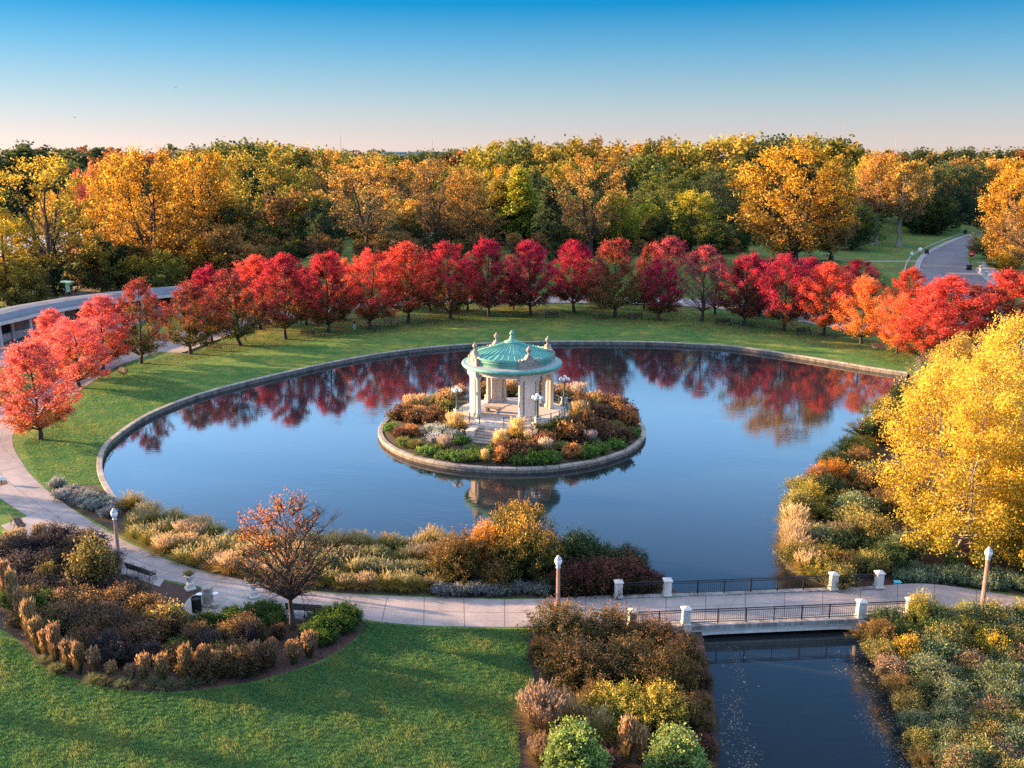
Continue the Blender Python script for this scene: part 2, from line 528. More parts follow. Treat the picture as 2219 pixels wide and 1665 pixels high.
def strip(name, left, right, z, m, kind='structure', nrow=1):
    """a band between two edges with UV in metres (u along, v across)"""
    n = len(left)
    vs, fs, uv = [], [], []
    u = 0
    for i in range(n):
        if i:
            u += (((left[i] - left[i - 1]).length + (right[i] - right[i - 1]).length) / 2)
        w = (right[i] - left[i]).length
        vs += [(left[i].x, left[i].y, z), (right[i].x, right[i].y, z)]
        uv += [(u, -w / 2), (u, w / 2)]
    for i in range(n - 1):
        fs.append((2 * i, 2 * i + 1, 2 * i + 3, 2 * i + 2))
    me = bpy.data.meshes.new(name)
    me.from_pydata(vs, [], fs)
    ul = me.uv_layers.new(name='UVMap')
    for lp in me.loops:
        ul.data[lp.index].uv = uv[lp.vertex_index]
    me.update()
    if me.polygons[0].normal.z < 0: me.flip_normals()
    o = link_mesh(name, me, m)
    if kind: tag(o, kind=kind)
    return o

def sheet(name, pts, z, m, kind='structure'):
    tri = geometry.tessellate_polygon([[Vector((p[0], p[1], 0)) for p in pts]])
    me = bpy.data.meshes.new(name)
    me.from_pydata([(p[0], p[1], z) for p in pts], [], [tuple(t) for t in tri])
    me.update()
    if me.polygons[0].normal.z < 0: me.flip_normals()
    ul = me.uv_layers.new(name='UVMap')
    for lp in me.loops:
        c = me.vertices[lp.vertex_index].co
        ul.data[lp.index].uv = (c.x, c.y)
    o = link_mesh(name, me, m)
    if kind: tag(o, kind=kind)
    return o

def band(center, width, name, z, m, sub=5, kind='structure'):
    c = smooth_line(center, sub=sub)
    n = len(c)
    L, R = [], []
    for i in range(n):
        t = (c[min(i + 1, n - 1)] - c[max(i - 1, 0)]).normalized()
        q = Vector((-t.y, t.x)) * (width / 2)
        L.append(c[i] + q); R.append(c[i] - q)
    return strip(name, L, R, z, m, kind)

# the curving concrete path: its two edges
PU = [(2300, 1308), (2212, 1292), (2100, 1277), (2000, 1270), (1905, 1276), (1800, 1281), (1650, 1288), (1446, 1296), (1340, 1296), (1180, 1297), (930, 1291),
      (800, 1286), (640, 1275), (500, 1248), (380, 1216), (265, 1166), (180, 1116), (100, 1058), (55, 1010), (28, 960), (40, 925), (120, 880), (238, 800), (300, 775), (400, 742), (500, 722)]
PL = [(2300, 1348), (2212, 1338), (2100, 1328), (2000, 1320), (1905, 1330), (1800, 1337), (1650, 1345), (1446, 1352), (1340, 1360), (1180, 1356), (930, 1352),
      (780, 1338), (600, 1306), (430, 1268), (290, 1236), (185, 1190), (110, 1146), (20, 1090), (-60, 1030), (-100, 950), (-40, 900), (60, 850), (205, 784), (275, 760), (385, 732), (490, 714)]
pu = smooth_line([gp(*p).to_2d() for p in PU], sub=6)
pl = smooth_line([gp(*p).to_2d() for p in PL], sub=6)
def ramp_z(x):
    def sm(a, b, x):
        t = max(0.0, min(1.0, (x - a) / (b - a))); return t * t * (3 - 2 * t)
    return 0.012 + DECK * sm(-1.0, 7.0, x) * (1 - sm(24.5, 32.0, x))
po = strip('path', pu, pl, 0.012, M['path'])
for v_ in po.data.vertices: v_.co.z = ramp_z(v_.co.x)
mbk = MB()
for line in (pu, pl):
    q = [p_ for p_ in line if -2 < p_.x < 34]
    for a_, b_ in zip(q, q[1:]):
        mbk.add([(a_.x, a_.y, -0.02), (b_.x, b_.y, -0.02), (b_.x, b_.y, ramp_z(b_.x)), (a_.x, a_.y, ramp_z(a_.x))], [(0, 1, 2, 3)])
tag(mbk.build('kerb', M['kerb']), kind='structure')
# round pad of the drinking fountain, bench pads
pad_c = gp(478, 1300).to_2d()
pts = [(pad_c.x + 2.15 * math.cos(a) * 1.02, pad_c.y + 2.15 * math.sin(a)) for a in [2 * math.pi * i / 40 for i in range(40)]]
sheet('fountain_pad', pts, 0.016, mat('pad_concrete', (0.33, 0.31, 0.30), (0.23, 0.21, 0.2), 0.8, 0.9, bump=.15, obj=False))
sheet('bench_pad', [gp(*p).to_2d() for p in ((2, 1136), (75, 1110), (112, 1143), (60, 1185))], 0.014, M['pavement'])
sheet('bench_pad', [gp(*p).to_2d() for p in ((262, 1226), (355, 1252), (345, 1268), (262, 1240))], 0.016, M['pavement'])
sheet('bench_pad', [gp(*p).to_2d() for p in ((622, 1308), (700, 1320), (700, 1343), (612, 1335))], 0.016, M['pavement'])

# planting beds
def bed(name, pts, m, z=0.008):
    return sheet(name, [p for p in smooth_line([gp(*q).to_2d() for q in pts], closed=True, sub=4)], z, m)
bed('planting_bed', [(-40, 1175), (60, 1160), (120, 1160), (190, 1196), (290, 1240), (430, 1272), (600, 1312), (785, 1342), (770, 1378), (700, 1424), (560, 1470), (380, 1494), (240, 1486), (110, 1445), (30, 1375), (-40, 1320)], M['mulch'])
bed('planting_bed', [(105, 1062), (150, 1050), (215, 1052), (262, 1092), (400, 1142), (640, 1182), (940, 1176), (1150, 1197), (1340, 1240), (1425, 1268), (1420, 1292), (1180, 1293), (930, 1288), (640, 1272), (380, 1213), (180, 1112)], M['soil'])
bed('planting_bed', [(1150, 1362), (1300, 1362), (1500, 1372), (1520, 1400), (1540, 1480), (1550, 1665), (1555, 1780), (1120, 1780), (1125, 1640), (1120, 1560), (1155, 1480), (1140, 1420)], M['mulch'])
bed('planting_bed', [(1880, 1360), (1990, 1326), (2100, 1333), (2300, 1352), (2500, 1780), (2040, 1780), (1985, 1650), (1960, 1560), (1925, 1470), (1895, 1405)], M['soil'])
bed('planting_bed', [(1770, 1243), (1905, 1270), (2000, 1264), (2100, 1271), (2212, 1286), (2400, 1310), (2400, 900), (2000, 828), (1960, 852), (1860, 942), (1768, 1035), (1700, 1122), (1708, 1152), (1702, 1192), (1722, 1220)], M['mulch'])

# soil along the natural shores, from the water's edge inland
for line, sg_ in ((sh1, 1), (sh2, 1)):
    n = len(line); A_, B_ = [], []
    ar = sum(water_loop[i].x * water_loop[(i + 1) % len(water_loop)].y - water_loop[(i + 1) % len(water_loop)].x * water_loop[i].y for i in range(len(water_loop)))
    for i in range(n):
        t = (line[min(i + 1, n - 1)] - line[max(i - 1, 0)]).normalized()
        q = Vector((t.y, -t.x)) * (1 if ar > 0 else -1)
        A_.append(line[i] - q * 0.02); B_.append(line[i] + q * 1.9)
    strip('planting_bed', A_, B_, 0.005, M['soil'])

# wooded rise beyond the park, and the bank behind the ring road
def smst(a, b, x):
    t = max(0.0, min(1.0, (x - a) / (b - a)))
    return t * t * (3 - 2 * t)
def hill_z(x, y):
    y0 = 188.5 - 0.0035 * x * x
    a = 6.8 * smst(y0, y0 + 13, y) * smst(-58, -40, x) * (1 - smst(66, 88, x)) * (1 - 0.5 * smst(400, 560, y))
    for hx, hy, rx, ry, h in ((70, 420, 150, 110, 11), (-260, 640, 260, 160, 13), (140, 440, 90, 90, 3), (-60, 900, 300, 200, 12), (420, 1100, 400, 260, 12)):
        d = ((x - hx) / rx) ** 2 + ((y - hy) / ry) ** 2
        if d < 1: a = max(a, h * (1 - d) ** 2 * (1 + d))
    return a
def gph(u, v):
    """the point on the rising ground seen at a pixel of the 2212 view"""
    r = ray(u * K, v * K)
    s = 150.0
    while s < 900:
        x, y, z = r[0] / r[1] * s, s, H + r[2] / r[1] * s
        hz = hill_z(x, y)
        if z <= max(hz, 0.0): return Vector((x, y, hz))
        s += 0.5
    p_ = gp(u, v)
    return p_
# the roads beyond the maples
ringroad = [gp(*p).to_2d() for p in ((330, 760), (470, 712), (560, 690), (680, 669), (800, 657), (950, 650), (1100, 648), (1300, 649), (1450, 653), (1600, 664), (1750, 686), (1850, 706), (1960, 722), (2100, 740), (2300, 770))]
band(ringroad, 9.0, 'road', 0.02, M['pavement'])
def kerb(line, off, name='kerb'):
    c = smooth_line(line, sub=5)
    n = len(c); mbk = MB(); vs, fs = [], []
    for i in range(n):
        t = (c[min(i + 1, n - 1)] - c[max(i - 1, 0)]).normalized()
        q = Vector((-t.y, t.x))
        a, b = c[i] + q * off, c[i] + q * (off + 0.3)
        vs += [(a.x, a.y, 0), (a.x, a.y, 0.15), (b.x, b.y, 0.15), (b.x, b.y, 0)]
    for i in range(n - 1):
        for k in range(3):
            fs.append((i * 4 + k, i * 4 + k + 1, i * 4 + 5 + k, i * 4 + 4 + k))
    mbk.add(vs, fs)
    return tag(mbk.build(name, M['kerb']), kind='structure')
kerb(ringroad, -4.8); kerb(ringroad, 4.5)
RL = [(1930, 720), (1970, 660), (1990, 615), (1987, 580), (2000, 553), (2040, 530), (2090, 510), (2140, 497), (2200, 489)]
RR = [(2200, 735), (2170, 680), (2145, 620), (2105, 583), (2090, 560), (2094, 535), (2120, 514), (2160, 501), (2212, 491)]
strip('road', smooth_line([gp(*p).to_2d() for p in RL], sub=5), smooth_line([gp(*p).to_2d() for p in RR], sub=5), 0.04, M['road'])
kl = [gp(*p).to_2d() for p in RL[2:]]
kerb(kl, 0.0); kerb(kl, 3.2)
strip('pavement', smooth_line([gp(u - (14 - i * 2), v - 2) .to_2d() for i, (u, v) in enumerate(RL[2:])], sub=5), smooth_line([gp(u, v).to_2d() for u, v in RL[2:]], sub=5), 0.05, M['pavement'])
sheet('pavement', [gp(*p).to_2d() for p in ((2105, 584), (2125, 568), (2150, 580), (2175, 600), (2150, 622))], 0.06, M['pavement'])
# crossing path, right lawn, and the drive at far left behind the cottonwoods
band([gp(*p).to_2d() for p in ((1780, 566), (1900, 565), (1990, 565))], 2.2, 'path', 0.03, M['pavement'])
band([gp(*p).to_2d() for p in ((2110, 567), (2170, 570), (2300, 580))], 2.2, 'path', 0.03, M['pavement'])
sheet('plaza', [gp(*p).to_2d() for p in ((-300, 700), (-300, 830), (-20, 800), (150, 745), (300, 700), (370, 668), (250, 640), (100, 668))], 0.015, M['pavement'])
sheet('parking_lot', [gp(*p).to_2d() for p in ((-250, 560), (235, 548), (260, 520), (200, 500), (-250, 505))], 0.015, mat('pale_asphalt', (0.5, 0.48, 0.5), (0.42, 0.4, 0.42), .1, .8, obj=False))
xs_ = [-560 + 20 * i for i in range(22)] + [-115 + 5 * i for i in range(47)] + [125 + 22 * i for i in range(34)]
ys_ = [164 + 2.0 * i for i in range(28)] + [222 + 8 * i for i in range(18)] + [372 + 34 * i for i in range(31)]
nx, ny = len(xs_) - 1, len(ys_) - 1
vs = [(x, y, hill_z(x, y) - 0.25) for y in ys_ for x in xs_]
fs = [(j * (nx + 1) + i, j * (nx + 1) + i + 1, (j + 1) * (nx + 1) + i + 1, (j + 1) * (nx + 1) + i) for j in range(ny) for i in range(nx)]
mb = MB(); mb.add(vs, fs, True)
tag(mb.build('hill', M['lawn']), kind='structure')
# bits of park road glimpsed between the trees on the rise
for pxs in (((560, 480), (640, 470), (720, 462), (800, 455)), ((860, 530), (905, 512), (960, 498), (1020, 490))):
    o_ = band([gph(*q).to_2d() for q in pxs], 7, 'road', 0.0, M['pavement'])
    for v_ in o_.data.vertices: v_.co.z = hill_z(v_.co.x, v_.co.y) + 0.15

# stone edge of the pond and of the island
def sweep_wall(line, prof, closed, flip=1):
    """profile points (offset away from the water, z) swept along a line; UV u along"""
    n = len(line)
    vs, fs, us = [], [], []
    u = 0.0
    for i in range(n):
        a = line[(i - 1) % n] if closed else line[max(i - 1, 0)]
        b = line[(i + 1) % n] if closed else line[min(i + 1, n - 1)]
        t = (b - a).normalized()
        q = Vector((t.y, -t.x)) * flip
        if i: u += (line[i] - line[i - 1]).length
        for o, z in prof:
            vs.append((line[i].x + q.x * o, line[i].y + q.y * o, z)); us.append(u)
    k = len(prof)
    m = n if closed else n - 1
    for i in range(m):
        j = (i + 1) % n
        for p in range(k - 1):
            fs.append((i * k + p, i * k + p + 1, j * k + p + 1, j * k + p))
    return vs, fs, us
def wall_obj(name, vs, fs, us, m, parent):
    me = bpy.data.meshes.new(name)
    me.from_pydata(vs, [], fs)
    ul = me.uv_layers.new(name='UVMap')
    for lp in me.loops: ul.data[lp.index].uv = (us[lp.vertex_index], me.vertices[lp.vertex_index].co.z)
    me.update()
    return link_mesh(name, me, m, parent)
area = sum(water_loop[i].x * water_loop[(i + 1) % len(water_loop)].y - water_loop[(i + 1) % len(water_loop)].x * water_loop[i].y for i in range(len(water_loop)))
FL = 1 if area > 0 else -1
pw = empty('pond_wall', (0, 0, 0), label='long curved grey stone wall edging the round pond along the lawn', cat='wall')
wall_obj('coping', *sweep_wall(rim_line, [(0.0, -0.06), (-0.05, -0.05), (-0.05, 0.06), (0.0, 0.09), (0.40, 0.09), (0.44, 0.06), (0.44, -0.02)], False, FL), M['coping'], pw)
M['pond_face'] = mat('wet_stone_face', (0.20, 0.175, 0.15), (0.05, 0.045, 0.04), 1.3, 0.8, bump=0.3, streak=True)
wall_obj('wall_face', *sweep_wall(rim_line, [(0.02, -1.5), (0.0, -0.05)], False, FL), M['pond_face'], pw)
iw = empty('island_wall', (ISL.x, ISL.y, 0), label='low ring of stone blocks around the planted island in the pond', cat='wall')
ring = [Vector((ISL_R * math.cos(a), ISL_R * math.sin(a))) for a in [-2 * math.pi * i / 160 for i in range(160)]]
def ring_closed(prof):
    r2 = ring + [ring[0]]
    return sweep_wall(r2, prof, False, 1)
wall_obj('coping', *ring_closed([(0.0, -0.17), (-0.05, -0.15), (-0.05, 0.05), (0.0, 0.08), (0.40, 0.08), (0.44, 0.0)]), M['coping'], iw)
wall_obj('wall_face', *ring_closed([(0.03, -1.5), (0.0, -0.16)]), M['pond_face'], iw)

def isl_z(r):
    return 0.02 + 0.72 * max(0.0, min(1.0, (13.0 - r) / 6.5)) ** 0.9
mb = MB()
mb.lathe([(13.1, 0.0)] + [(r, isl_z(r)) for r in (12.5, 11.5, 10.5, 9.5, 8.5, 7.5, 6.5, 5.0)] + [(0.02, 0.74)], (ISL.x, ISL.y, 0), 64)
tag(mb.build('island', M['soil']), kind='structure')

# ------------------------------------------------------------------ the bandstand
def polar(az, r, z=0.0):
    """point on the island frame: azimuth in degrees from the side facing the bridge, to the right"""
    a = math.radians(az)
    return Vector((math.sin(a) * r, -math.cos(a) * r, z))
band_root = empty('bandstand', (ISL.x, ISL.y, 0), label='round stone bandstand with green copper roof on the island in the pond', cat='bandstand')
mb = MB().lathe([(6.15, 0.1), (6.15, 1.28), (6.05, 1.34), (5.75, 1.34), (5.75, 1.58), (5.65, 1.63), (4.95, 1.63), (4.95, 1.74), (0.01, 1.745)], n=96, smooth=False)
mb.build('platform', M['stone'], band_root)
# stair with cheek blocks
st = MB()
saz = -21
d = polar(saz, 1.0); ang = math.radians(saz)
for i in range(7):
    zt = 1.58 - 0.19 * i
    r0, r1 = 5.6, 6.15 + 0.33 * (i + 1)
    c = polar(saz, (r0 + r1) / 2)
    st.box((c.x, c.y, zt / 2 + .0), (2.1, r1 - r0 + (0.0), zt), ang)
st_o = st.build('stair', M['stone_old'], band_root)
for s in (-1, 1):
    ck = MB()
    c = polar(saz, 6.75) + Vector((math.cos(ang), math.sin(ang), 0)) * s * 1.42
    ck.box((c.x, c.y, 0.72), (0.72, 1.75, 1.44), ang, bevel=0.05)
    ck.box((c.x, c.y, 1.49), (0.82, 1.85, 0.10), ang, bevel=0.03)
    ck.build('stair_cheek', M['stone'], band_root)
PIERS = (24, 114, 204, -66)
for az in PIERS:
    a = math.radians(az)
    c = polar(az, 4.0)
    tx = Vector((math.cos(a), math.sin(a), 0))
    p = MB()
    p.box((c.x, c.y, 1.93), (1.30, 0.85, 0.36), a, bevel=0.04)
    p.box((c.x, c.y, 3.9), (1.06, 0.62, 3.70), a, bevel=0.03)
    p.box((c.x, c.y, 5.70), (1.18, 0.72, 0.16), a, bevel=0.03)
    po = p.build('pier', M['stone'], band_root)
    e = MB()
    e.box((c.x, c.y, 6.06), (2.12, 0.80, 0.58), a, bevel=0.03)
    e.build('entablature', M['stone'], po)
    for s in (-1, 1):
        q = c + tx * s * 0.86
        m2 = MB()
        m2.box((q.x, q.y, 1.83), (0.58, 0.58, 0.16), a, bevel=0.02)
        m2.lathe([(0.27, 1.91), (0.28, 1.96), (0.25, 2.02), (0.235, 2.1), (0.235, 3.2), (0.205, 5.35), (0.23, 5.38), (0.23, 5.42), (0.21, 5.46), (0.25, 5.62), (0.30, 5.70)], (q.x, q.y, 0), 16)
        m2.box((q.x, q.y, 5.735), (0.58, 0.58, 0.07), a)
        # acanthus-like volutes of the capital
        for k in range(4):
            an = a + math.pi / 4 + k * math.pi / 2
            m2.sphere((q.x + 0.27 * math.cos(an), q.y + 0.27 * math.sin(an), 5.62), 0.075, 6, 4)
        m2.build('column', M['stone'], po)
# ring beam with dentils
mb = MB().lathe([(3.75, 6.37), (3.75, 5.96), (4.12, 5.96), (4.12, 6.12), (4.18, 6.14), (4.18, 6.37)], n=96, smooth=False, caps=False)
for i in range(150):
    an = 2 * math.pi * i / 150
    mb.box((4.24 * math.cos(an), 4.24 * math.sin(an), 6.25), (0.10, 0.09, 0.13), an)
mb.build('ring_beam', M['white_stone'], band_root)
MB().lathe([(4.0, 6.375), (0.01, 6.55)], n=64).build('ceiling', M['stone'], band_root)
# eave: copper edge with grey flat roof inside it
MB().lathe([(4.1, 6.38), (4.75, 6.42), (4.95, 6.50), (5.02, 6.60), (5.05, 6.66), (5.05, 6.74), (4.97, 6.80), (4.97, 6.85), (4.9, 6.88), (4.72, 6.86)], n=128).build('eave', M['copper'], band_root)
mb = MB().lathe([(4.73, 6.855), (4.02, 6.93)], n=96)
mb.build('flat_roof', M['roof_flat'], band_root)
# drum, mouldings and palmette cresting
mb = MB().lathe([(4.07, 6.92), (4.07, 7.28), (4.15, 7.32), (4.17, 7.38), (4.11, 7.42), (4.11, 7.50), (4.21, 7.54), (4.21, 7.60), (3.96, 7.62), (3.85, 7.6)], n=96)
dr = mb.build('drum', M['copper_pale'], band_root)
mb = MB()
nt_ = 84 * 8
vs, fs = [], []
for i in range(nt_):
    an = 2 * math.pi * i / nt_
    w_ = abs(math.sin(math.pi * i / 8))
    zt = 7.63 + 0.21 * w_ ** 0.7 * (1 if (i // 8) % 2 else 0.72)
    for r_, z_ in ((4.12, 7.58), (4.21, 7.58), (4.20, zt), (4.14, zt)):
        vs.append((r_ * math.cos(an), r_ * math.sin(an), z_))
for i in range(nt_):
    k = (i + 1) % nt_
    for q in range(1, 4): fs.append((i * 4 + q, i * 4 + (q + 1) % 4, k * 4 + (q + 1) % 4, k * 4 + q))
mb.add(vs, fs)
mb.build('cresting', M['copper'], dr)
# ribbed cone
prof = [(3.98, 7.58), (3.25, 7.82), (2.35, 8.13), (1.45, 8.47), (0.85, 8.74), (0.5, 8.93)]
rf = MB().lathe(prof, n=108)
for i in range(36):
    an = 2 * math.pi * (i + 0.5) / 36
    rf.tube([(r * math.cos(an), r * math.sin(an), z + 0.03) for r, z in prof], [0.05, 0.05, 0.045, 0.04, 0.035, 0.03], 5)
rfo = rf.build('roof', M['copper'], band_root)
MB().lathe([(0.80, 8.80), (0.80, 8.88), (0.66, 8.93), (0.42, 9.05), (0.27, 9.18), (0.20, 9.26), (0.26, 9.33), (0.20, 9.40), (0.14, 9.46), (0.17, 9.52), (0.25, 9.62), (0.255, 9.72), (0.20, 9.82), (0.12, 9.86), (0.13, 9.93), (0.06, 10.0), (0.005, 10.02)], n=20).build('finial', M['copper_pale'], rfo)
# lightning cable lines on the roof are ribs; pediments with urns over the piers
for az in PIERS:
    a = math.radians(az)
    c = polar(az, 3.98)
    half = [(0.98, 6.90), (0.98, 7.46), (0.84, 7.50), (0.68, 7.57), (0.50, 7.74), (0.36, 7.95), (0.25, 8.08), (0.21, 8.22)]
    outl = half + [(-x, z) for x, z in reversed(half)]
    n = len(outl)
    vs = []
    for off in (-0.26, 0.26):
        for x, z in outl:
            vs.append((c.x + math.cos(a) * x - math.sin(a) * off, c.y + math.sin(a) * x + math.cos(a) * off, z))
    fs = [tuple(range(n)), tuple(range(2 * n - 1, n - 1, -1))] + [(i, i + n, (i + 1) % n + n, (i + 1) % n) for i in range(n)]
    pm = MB().add(vs, fs)
    for s in (-1, 1):
        q = c + Vector((math.cos(a), math.sin(a), 0)) * s * 0.98
        pm.box((q.x, q.y, 7.25), (0.24, 0.64, 0.82), a, bevel=0.02)
        pm.lathe([(0.11, 7.66), (0.14, 7.72), (0.10, 7.80), (0.02, 7.92)], (q.x, q.y, 0), 8)
        # scroll
        w = c + Vector((math.cos(a), math.sin(a), 0)) * s * 0.60
        f_ = Vector((math.sin(a), -math.cos(a), 0)) * 0.28
        pm.tube([w - f_ + Vector((0, 0, 7.72)), w + f_ + Vector((0, 0, 7.72))], 0.12, 8)
    front = Vector((math.sin(a), -math.cos(a), 0)) * 0.27
    pm.lathe([(0.28, -0.02), (0.28, 0.03), (0.22, 0.05), (0.0, 0.06)], (0, 0, 0), 12)
    k = len(pm.v) - 4 * 12 - 12
    # turn the disc of the shield to face outwards
    rot = Matrix.Rotation(a, 4, 'Z') @ Matrix.Rotation(math.pi / 2, 4, 'X')
    for i in range(len(pm.v) - 60, len(pm.v)):
        p_ = rot @ Vector(pm.v[i]) + c + front + Vector((0, 0, 7.42))
        pm.v[i] = tuple(p_)
    po = pm.build('pediment', M['stone_old'], band_root)
    MB().lathe([(0.21, 8.20), (0.21, 8.25), (0.12, 8.30), (0.10, 8.44), (0.13, 8.50), (0.23, 8.66), (0.26, 8.76), (0.20, 8.82), (0.22, 8.86), (0.10, 8.92), (0.10, 9.0), (0.05, 9.08), (0.0, 9.14)], (c.x, c.y, 0), 16).build('urn', M['stone_old'], po)
# iron railing between the lamp pedestals, open at the stair
def rail_arc(a0, a1):
    m = MB()
    nseg = max(4, int((a1 - a0) / 4))
    for z, rr in ((2.52, 0.028), (2.12, 0.02)):
        m.tube([polar(a0 + (a1 - a0) * i / nseg, 5.62, z) for i in range(nseg + 1)], rr, 5)
    npost = max(2, round((a1 - a0) / 13))
    for i in range(npost + 1):
        a = a0 + (a1 - a0) * i / npost
        p = polar(a, 5.62)
        m.box((p.x, p.y, 2.08), (0.075, 0.075, 0.92), math.radians(a))
        m.sphere((p.x, p.y, 2.57), 0.05, 6, 4)
    m.build('railing', M['green_iron'], band_root)
for a0, a1 in ((-61, -34), (-8, 19), (29, 109), (119, 199), (209, 289)):
    rail_arc(a0, a1)
# a stone bench on the floor
bs = empty('stone_bench', (ISL.x - 1.95, ISL.y - 0.5, 1.745), math.radians(-24), 'stone bench standing on the bandstand floor', 'bench')
MB().box((0, 0, 0.44), (1.7, 0.62, 0.14), 0, 0.03).build('seat', M['stone_old'], bs)
for s in (-1, 1):
    MB().box((s * 0.55, 0, 0.19), (0.26, 0.5, 0.37), 0, 0.02).build('leg', M['stone_old'], bs)
# five-globe lamps on stone pedestals
gl_names = {24: 'five-globe lamp on the stone pedestal right of the bandstand stair', 114: 'five-globe lamp behind the right side of the bandstand against the dark water',
            204: 'five-globe lamp hidden behind the back of the bandstand', -66: 'five-globe lamp on a pedestal at the left side of the bandstand'}
for az in PIERS:
    c = polar(az, 5.95)
    g = empty('globe_lamp', (ISL.x + c.x, ISL.y + c.y, 0), math.radians(az), gl_names[az], 'lamp', 'globe lamps round the bandstand')
    m = MB().box((0, 0, 0.9), (0.86, 0.86, 1.5), 0, 0.05).box((0, 0, 1.72), (0.74, 0.74, 0.16), 0, 0.04).box((0, 0, 2.1), (0.56, 0.56, 0.64), 0, 0.04, 0.85).box((0, 0, 2.46), (0.62, 0.62, 0.1), 0, 0.03)
    for s in (-1, 1):
        m.tube([(s * 0.36, -0.2, 1.92), (s * 0.36, 0.2, 1.92)], 0.13, 8)
    m.build('pedestal', M['stone'], g)
    pole = MB().lathe([(0.22, 2.5), (0.22, 2.56), (0.14, 2.66), (0.10, 2.8), (0.085, 3.9), (0.12, 3.95), (0.09, 4.05), (0.07, 4.4), (0.10, 4.46), (0.05, 4.52)], n=10)
    for k in range(4):
        an = math.pi / 4 + k * math.pi / 2
        ca, sa = math.cos(an), math.sin(an)
        pole.tube([(0, 0, 4.05), (0.22 * ca, 0.22 * sa, 4.08), (0.36 * ca, 0.36 * sa, 4.2), (0.40 * ca, 0.40 * sa, 4.3)], 0.03, 5)
    po = pole.build('pole', M['green_iron'], g)
    for k in range(4):
        an = math.pi / 4 + k * math.pi / 2
        MB().sphere((0.40 * math.cos(an), 0.40 * math.sin(an), 4.45), 0.185, 12, 8).build('globe', M['globe'], g)
    MB().sphere((0, 0, 4.70), 0.175, 12, 8).build('globe', M['globe'], g)

# ------------------------------------------------------------------ acorn street lamps
def street_lamp(px, h, label):
    b = gp(*px)
    g = empty('street_lamp', b, 0, label, 'street lamp', 'acorn lamps along the path')
    MB().lathe([(0.28, 0), (0.28, 0.22), (0.25, 0.34), (0.2, 0.42), (0.15, 0.48)], n=16).build('base', M['pole'], g)
    m = MB()
    prof = [(0.135, 0.45), (0.125, 1.4), (0.11, h - 0.95), (0.105, h - 0.86)]
    vs, fs = [], []
    for r, z in prof:
        for i in range(24):
            rr = r * (1.0 if i % 2 else 0.90)
            vs.append((rr * math.cos(i * math.pi / 12), rr * math.sin(i * math.pi / 12), z))
    for j in range(len(prof) - 1):
        for i in range(24):
            fs.append((j * 24 + i, j * 24 + (i + 1) % 24, (j + 1) * 24 + (i + 1) % 24, (j + 1) * 24 + i))
    m.add(vs, fs)
    m.build('pole', M['pole'], g)
    MB().lathe([(0.11, h - 0.87), (0.15, h - 0.83), (0.15, h - 0.78), (0.10, h - 0.74), (0.12, h - 0.68)], n=16).build('collar', M['pole_grey'], g)
    MB().lathe([(0.11, h - 0.69), (0.18, h - 0.58), (0.225, h - 0.44), (0.23, h - 0.36), (0.20, h - 0.28)], n=18).build('globe', M['globe'], g)
    MB().lathe([(0.205, h - 0.285), (0.20, h - 0.24), (0.13, h - 0.14), (0.085, h - 0.10), (0.09, h - 0.06), (0.03, h - 0.03), (0.005, h)], n=16).build('cap', M['pole_grey'], g)
street_lamp((258.5, 1226), 4.25, 'acorn street lamp on a pinkish pole beside the bench at the planting bed')
street_lamp((1205, 1316), 3.55, 'acorn street lamp at the path edge behind the big shrubs by the bridge')
street_lamp((2120, 1322), 4.25, 'sunlit acorn street lamp on the path beyond the bridge under the yellow birch')

# ------------------------------------------------------------------ the footbridge
NEAR = [gp(u, v, DECK) for u, v in ((1372, 1357), (1481, 1352), (1858, 1336), (1962, 1331))]
FAR = [gp(u, v, DECK) for u, v in ((1338, 1292), (1441, 1288), (1799, 1275), (1899, 1271))]
NEAR = [NEAR[1] + (NEAR[2] - NEAR[1]) * t for t in (-0.30, 0.0, 1.0, 1.29)]
FAR = [FAR[1] + (FAR[2] - FAR[1]) * t for t in (-0.29, 0.0, 1.0, 1.28)]
br = empty('footbridge', ((NEAR[1] + FAR[2]) / 2), 0, 'low concrete footbridge with stone posts and black iron railings over the channel', 'bridge')
bo = Vector(br.location)
def loc_(v): return Vector((v[0], v[1], 0)) - Vector((bo.x, bo.y, 0))
dirn = (NEAR[2] - NEAR[1]).normalized()
ba = math.atan2(dirn.y, dirn.x)
nrm = Vector((dirn.y, -dirn.x, 0))       # towards the camera
a0, a1 = loc_(NEAR[0] + nrm * 0.25), loc_(NEAR[3] + nrm * 0.25)
b0, b1 = loc_(FAR[0] - nrm * 0.25), loc_(FAR[3] - nrm * 0.25)
def prism(m, quad, z0, z1):
    vs = [(p.x, p.y, z0) for p in quad] + [(p.x, p.y, z1) for p in quad]
    m.add(vs, [(3, 2, 1, 0), (4, 5, 6, 7)] + [(i, (i + 1) % 4, 4 + (i + 1) % 4, 4 + i) for i in range(4)])
m = MB(); prism(m, [a0, a1, b1, b0], -0.30, -0.02); m.build('deck', M['concrete'], br)
for e0, e1, s in ((loc_(NEAR[0]), loc_(NEAR[3]), 1), (loc_(FAR[0]), loc_(FAR[3]), -1)):
    m = MB()
    prism(m, [e0 + nrm * s * 0.27, e1 + nrm * s * 0.27, e1 - nrm * s * 0.2, e0 - nrm * s * 0.2][::s], -0.14, 0.09)
    m.build('kerb_edge', M['concrete_stained'], br)
L = (NEAR[2] - NEAR[1]).length
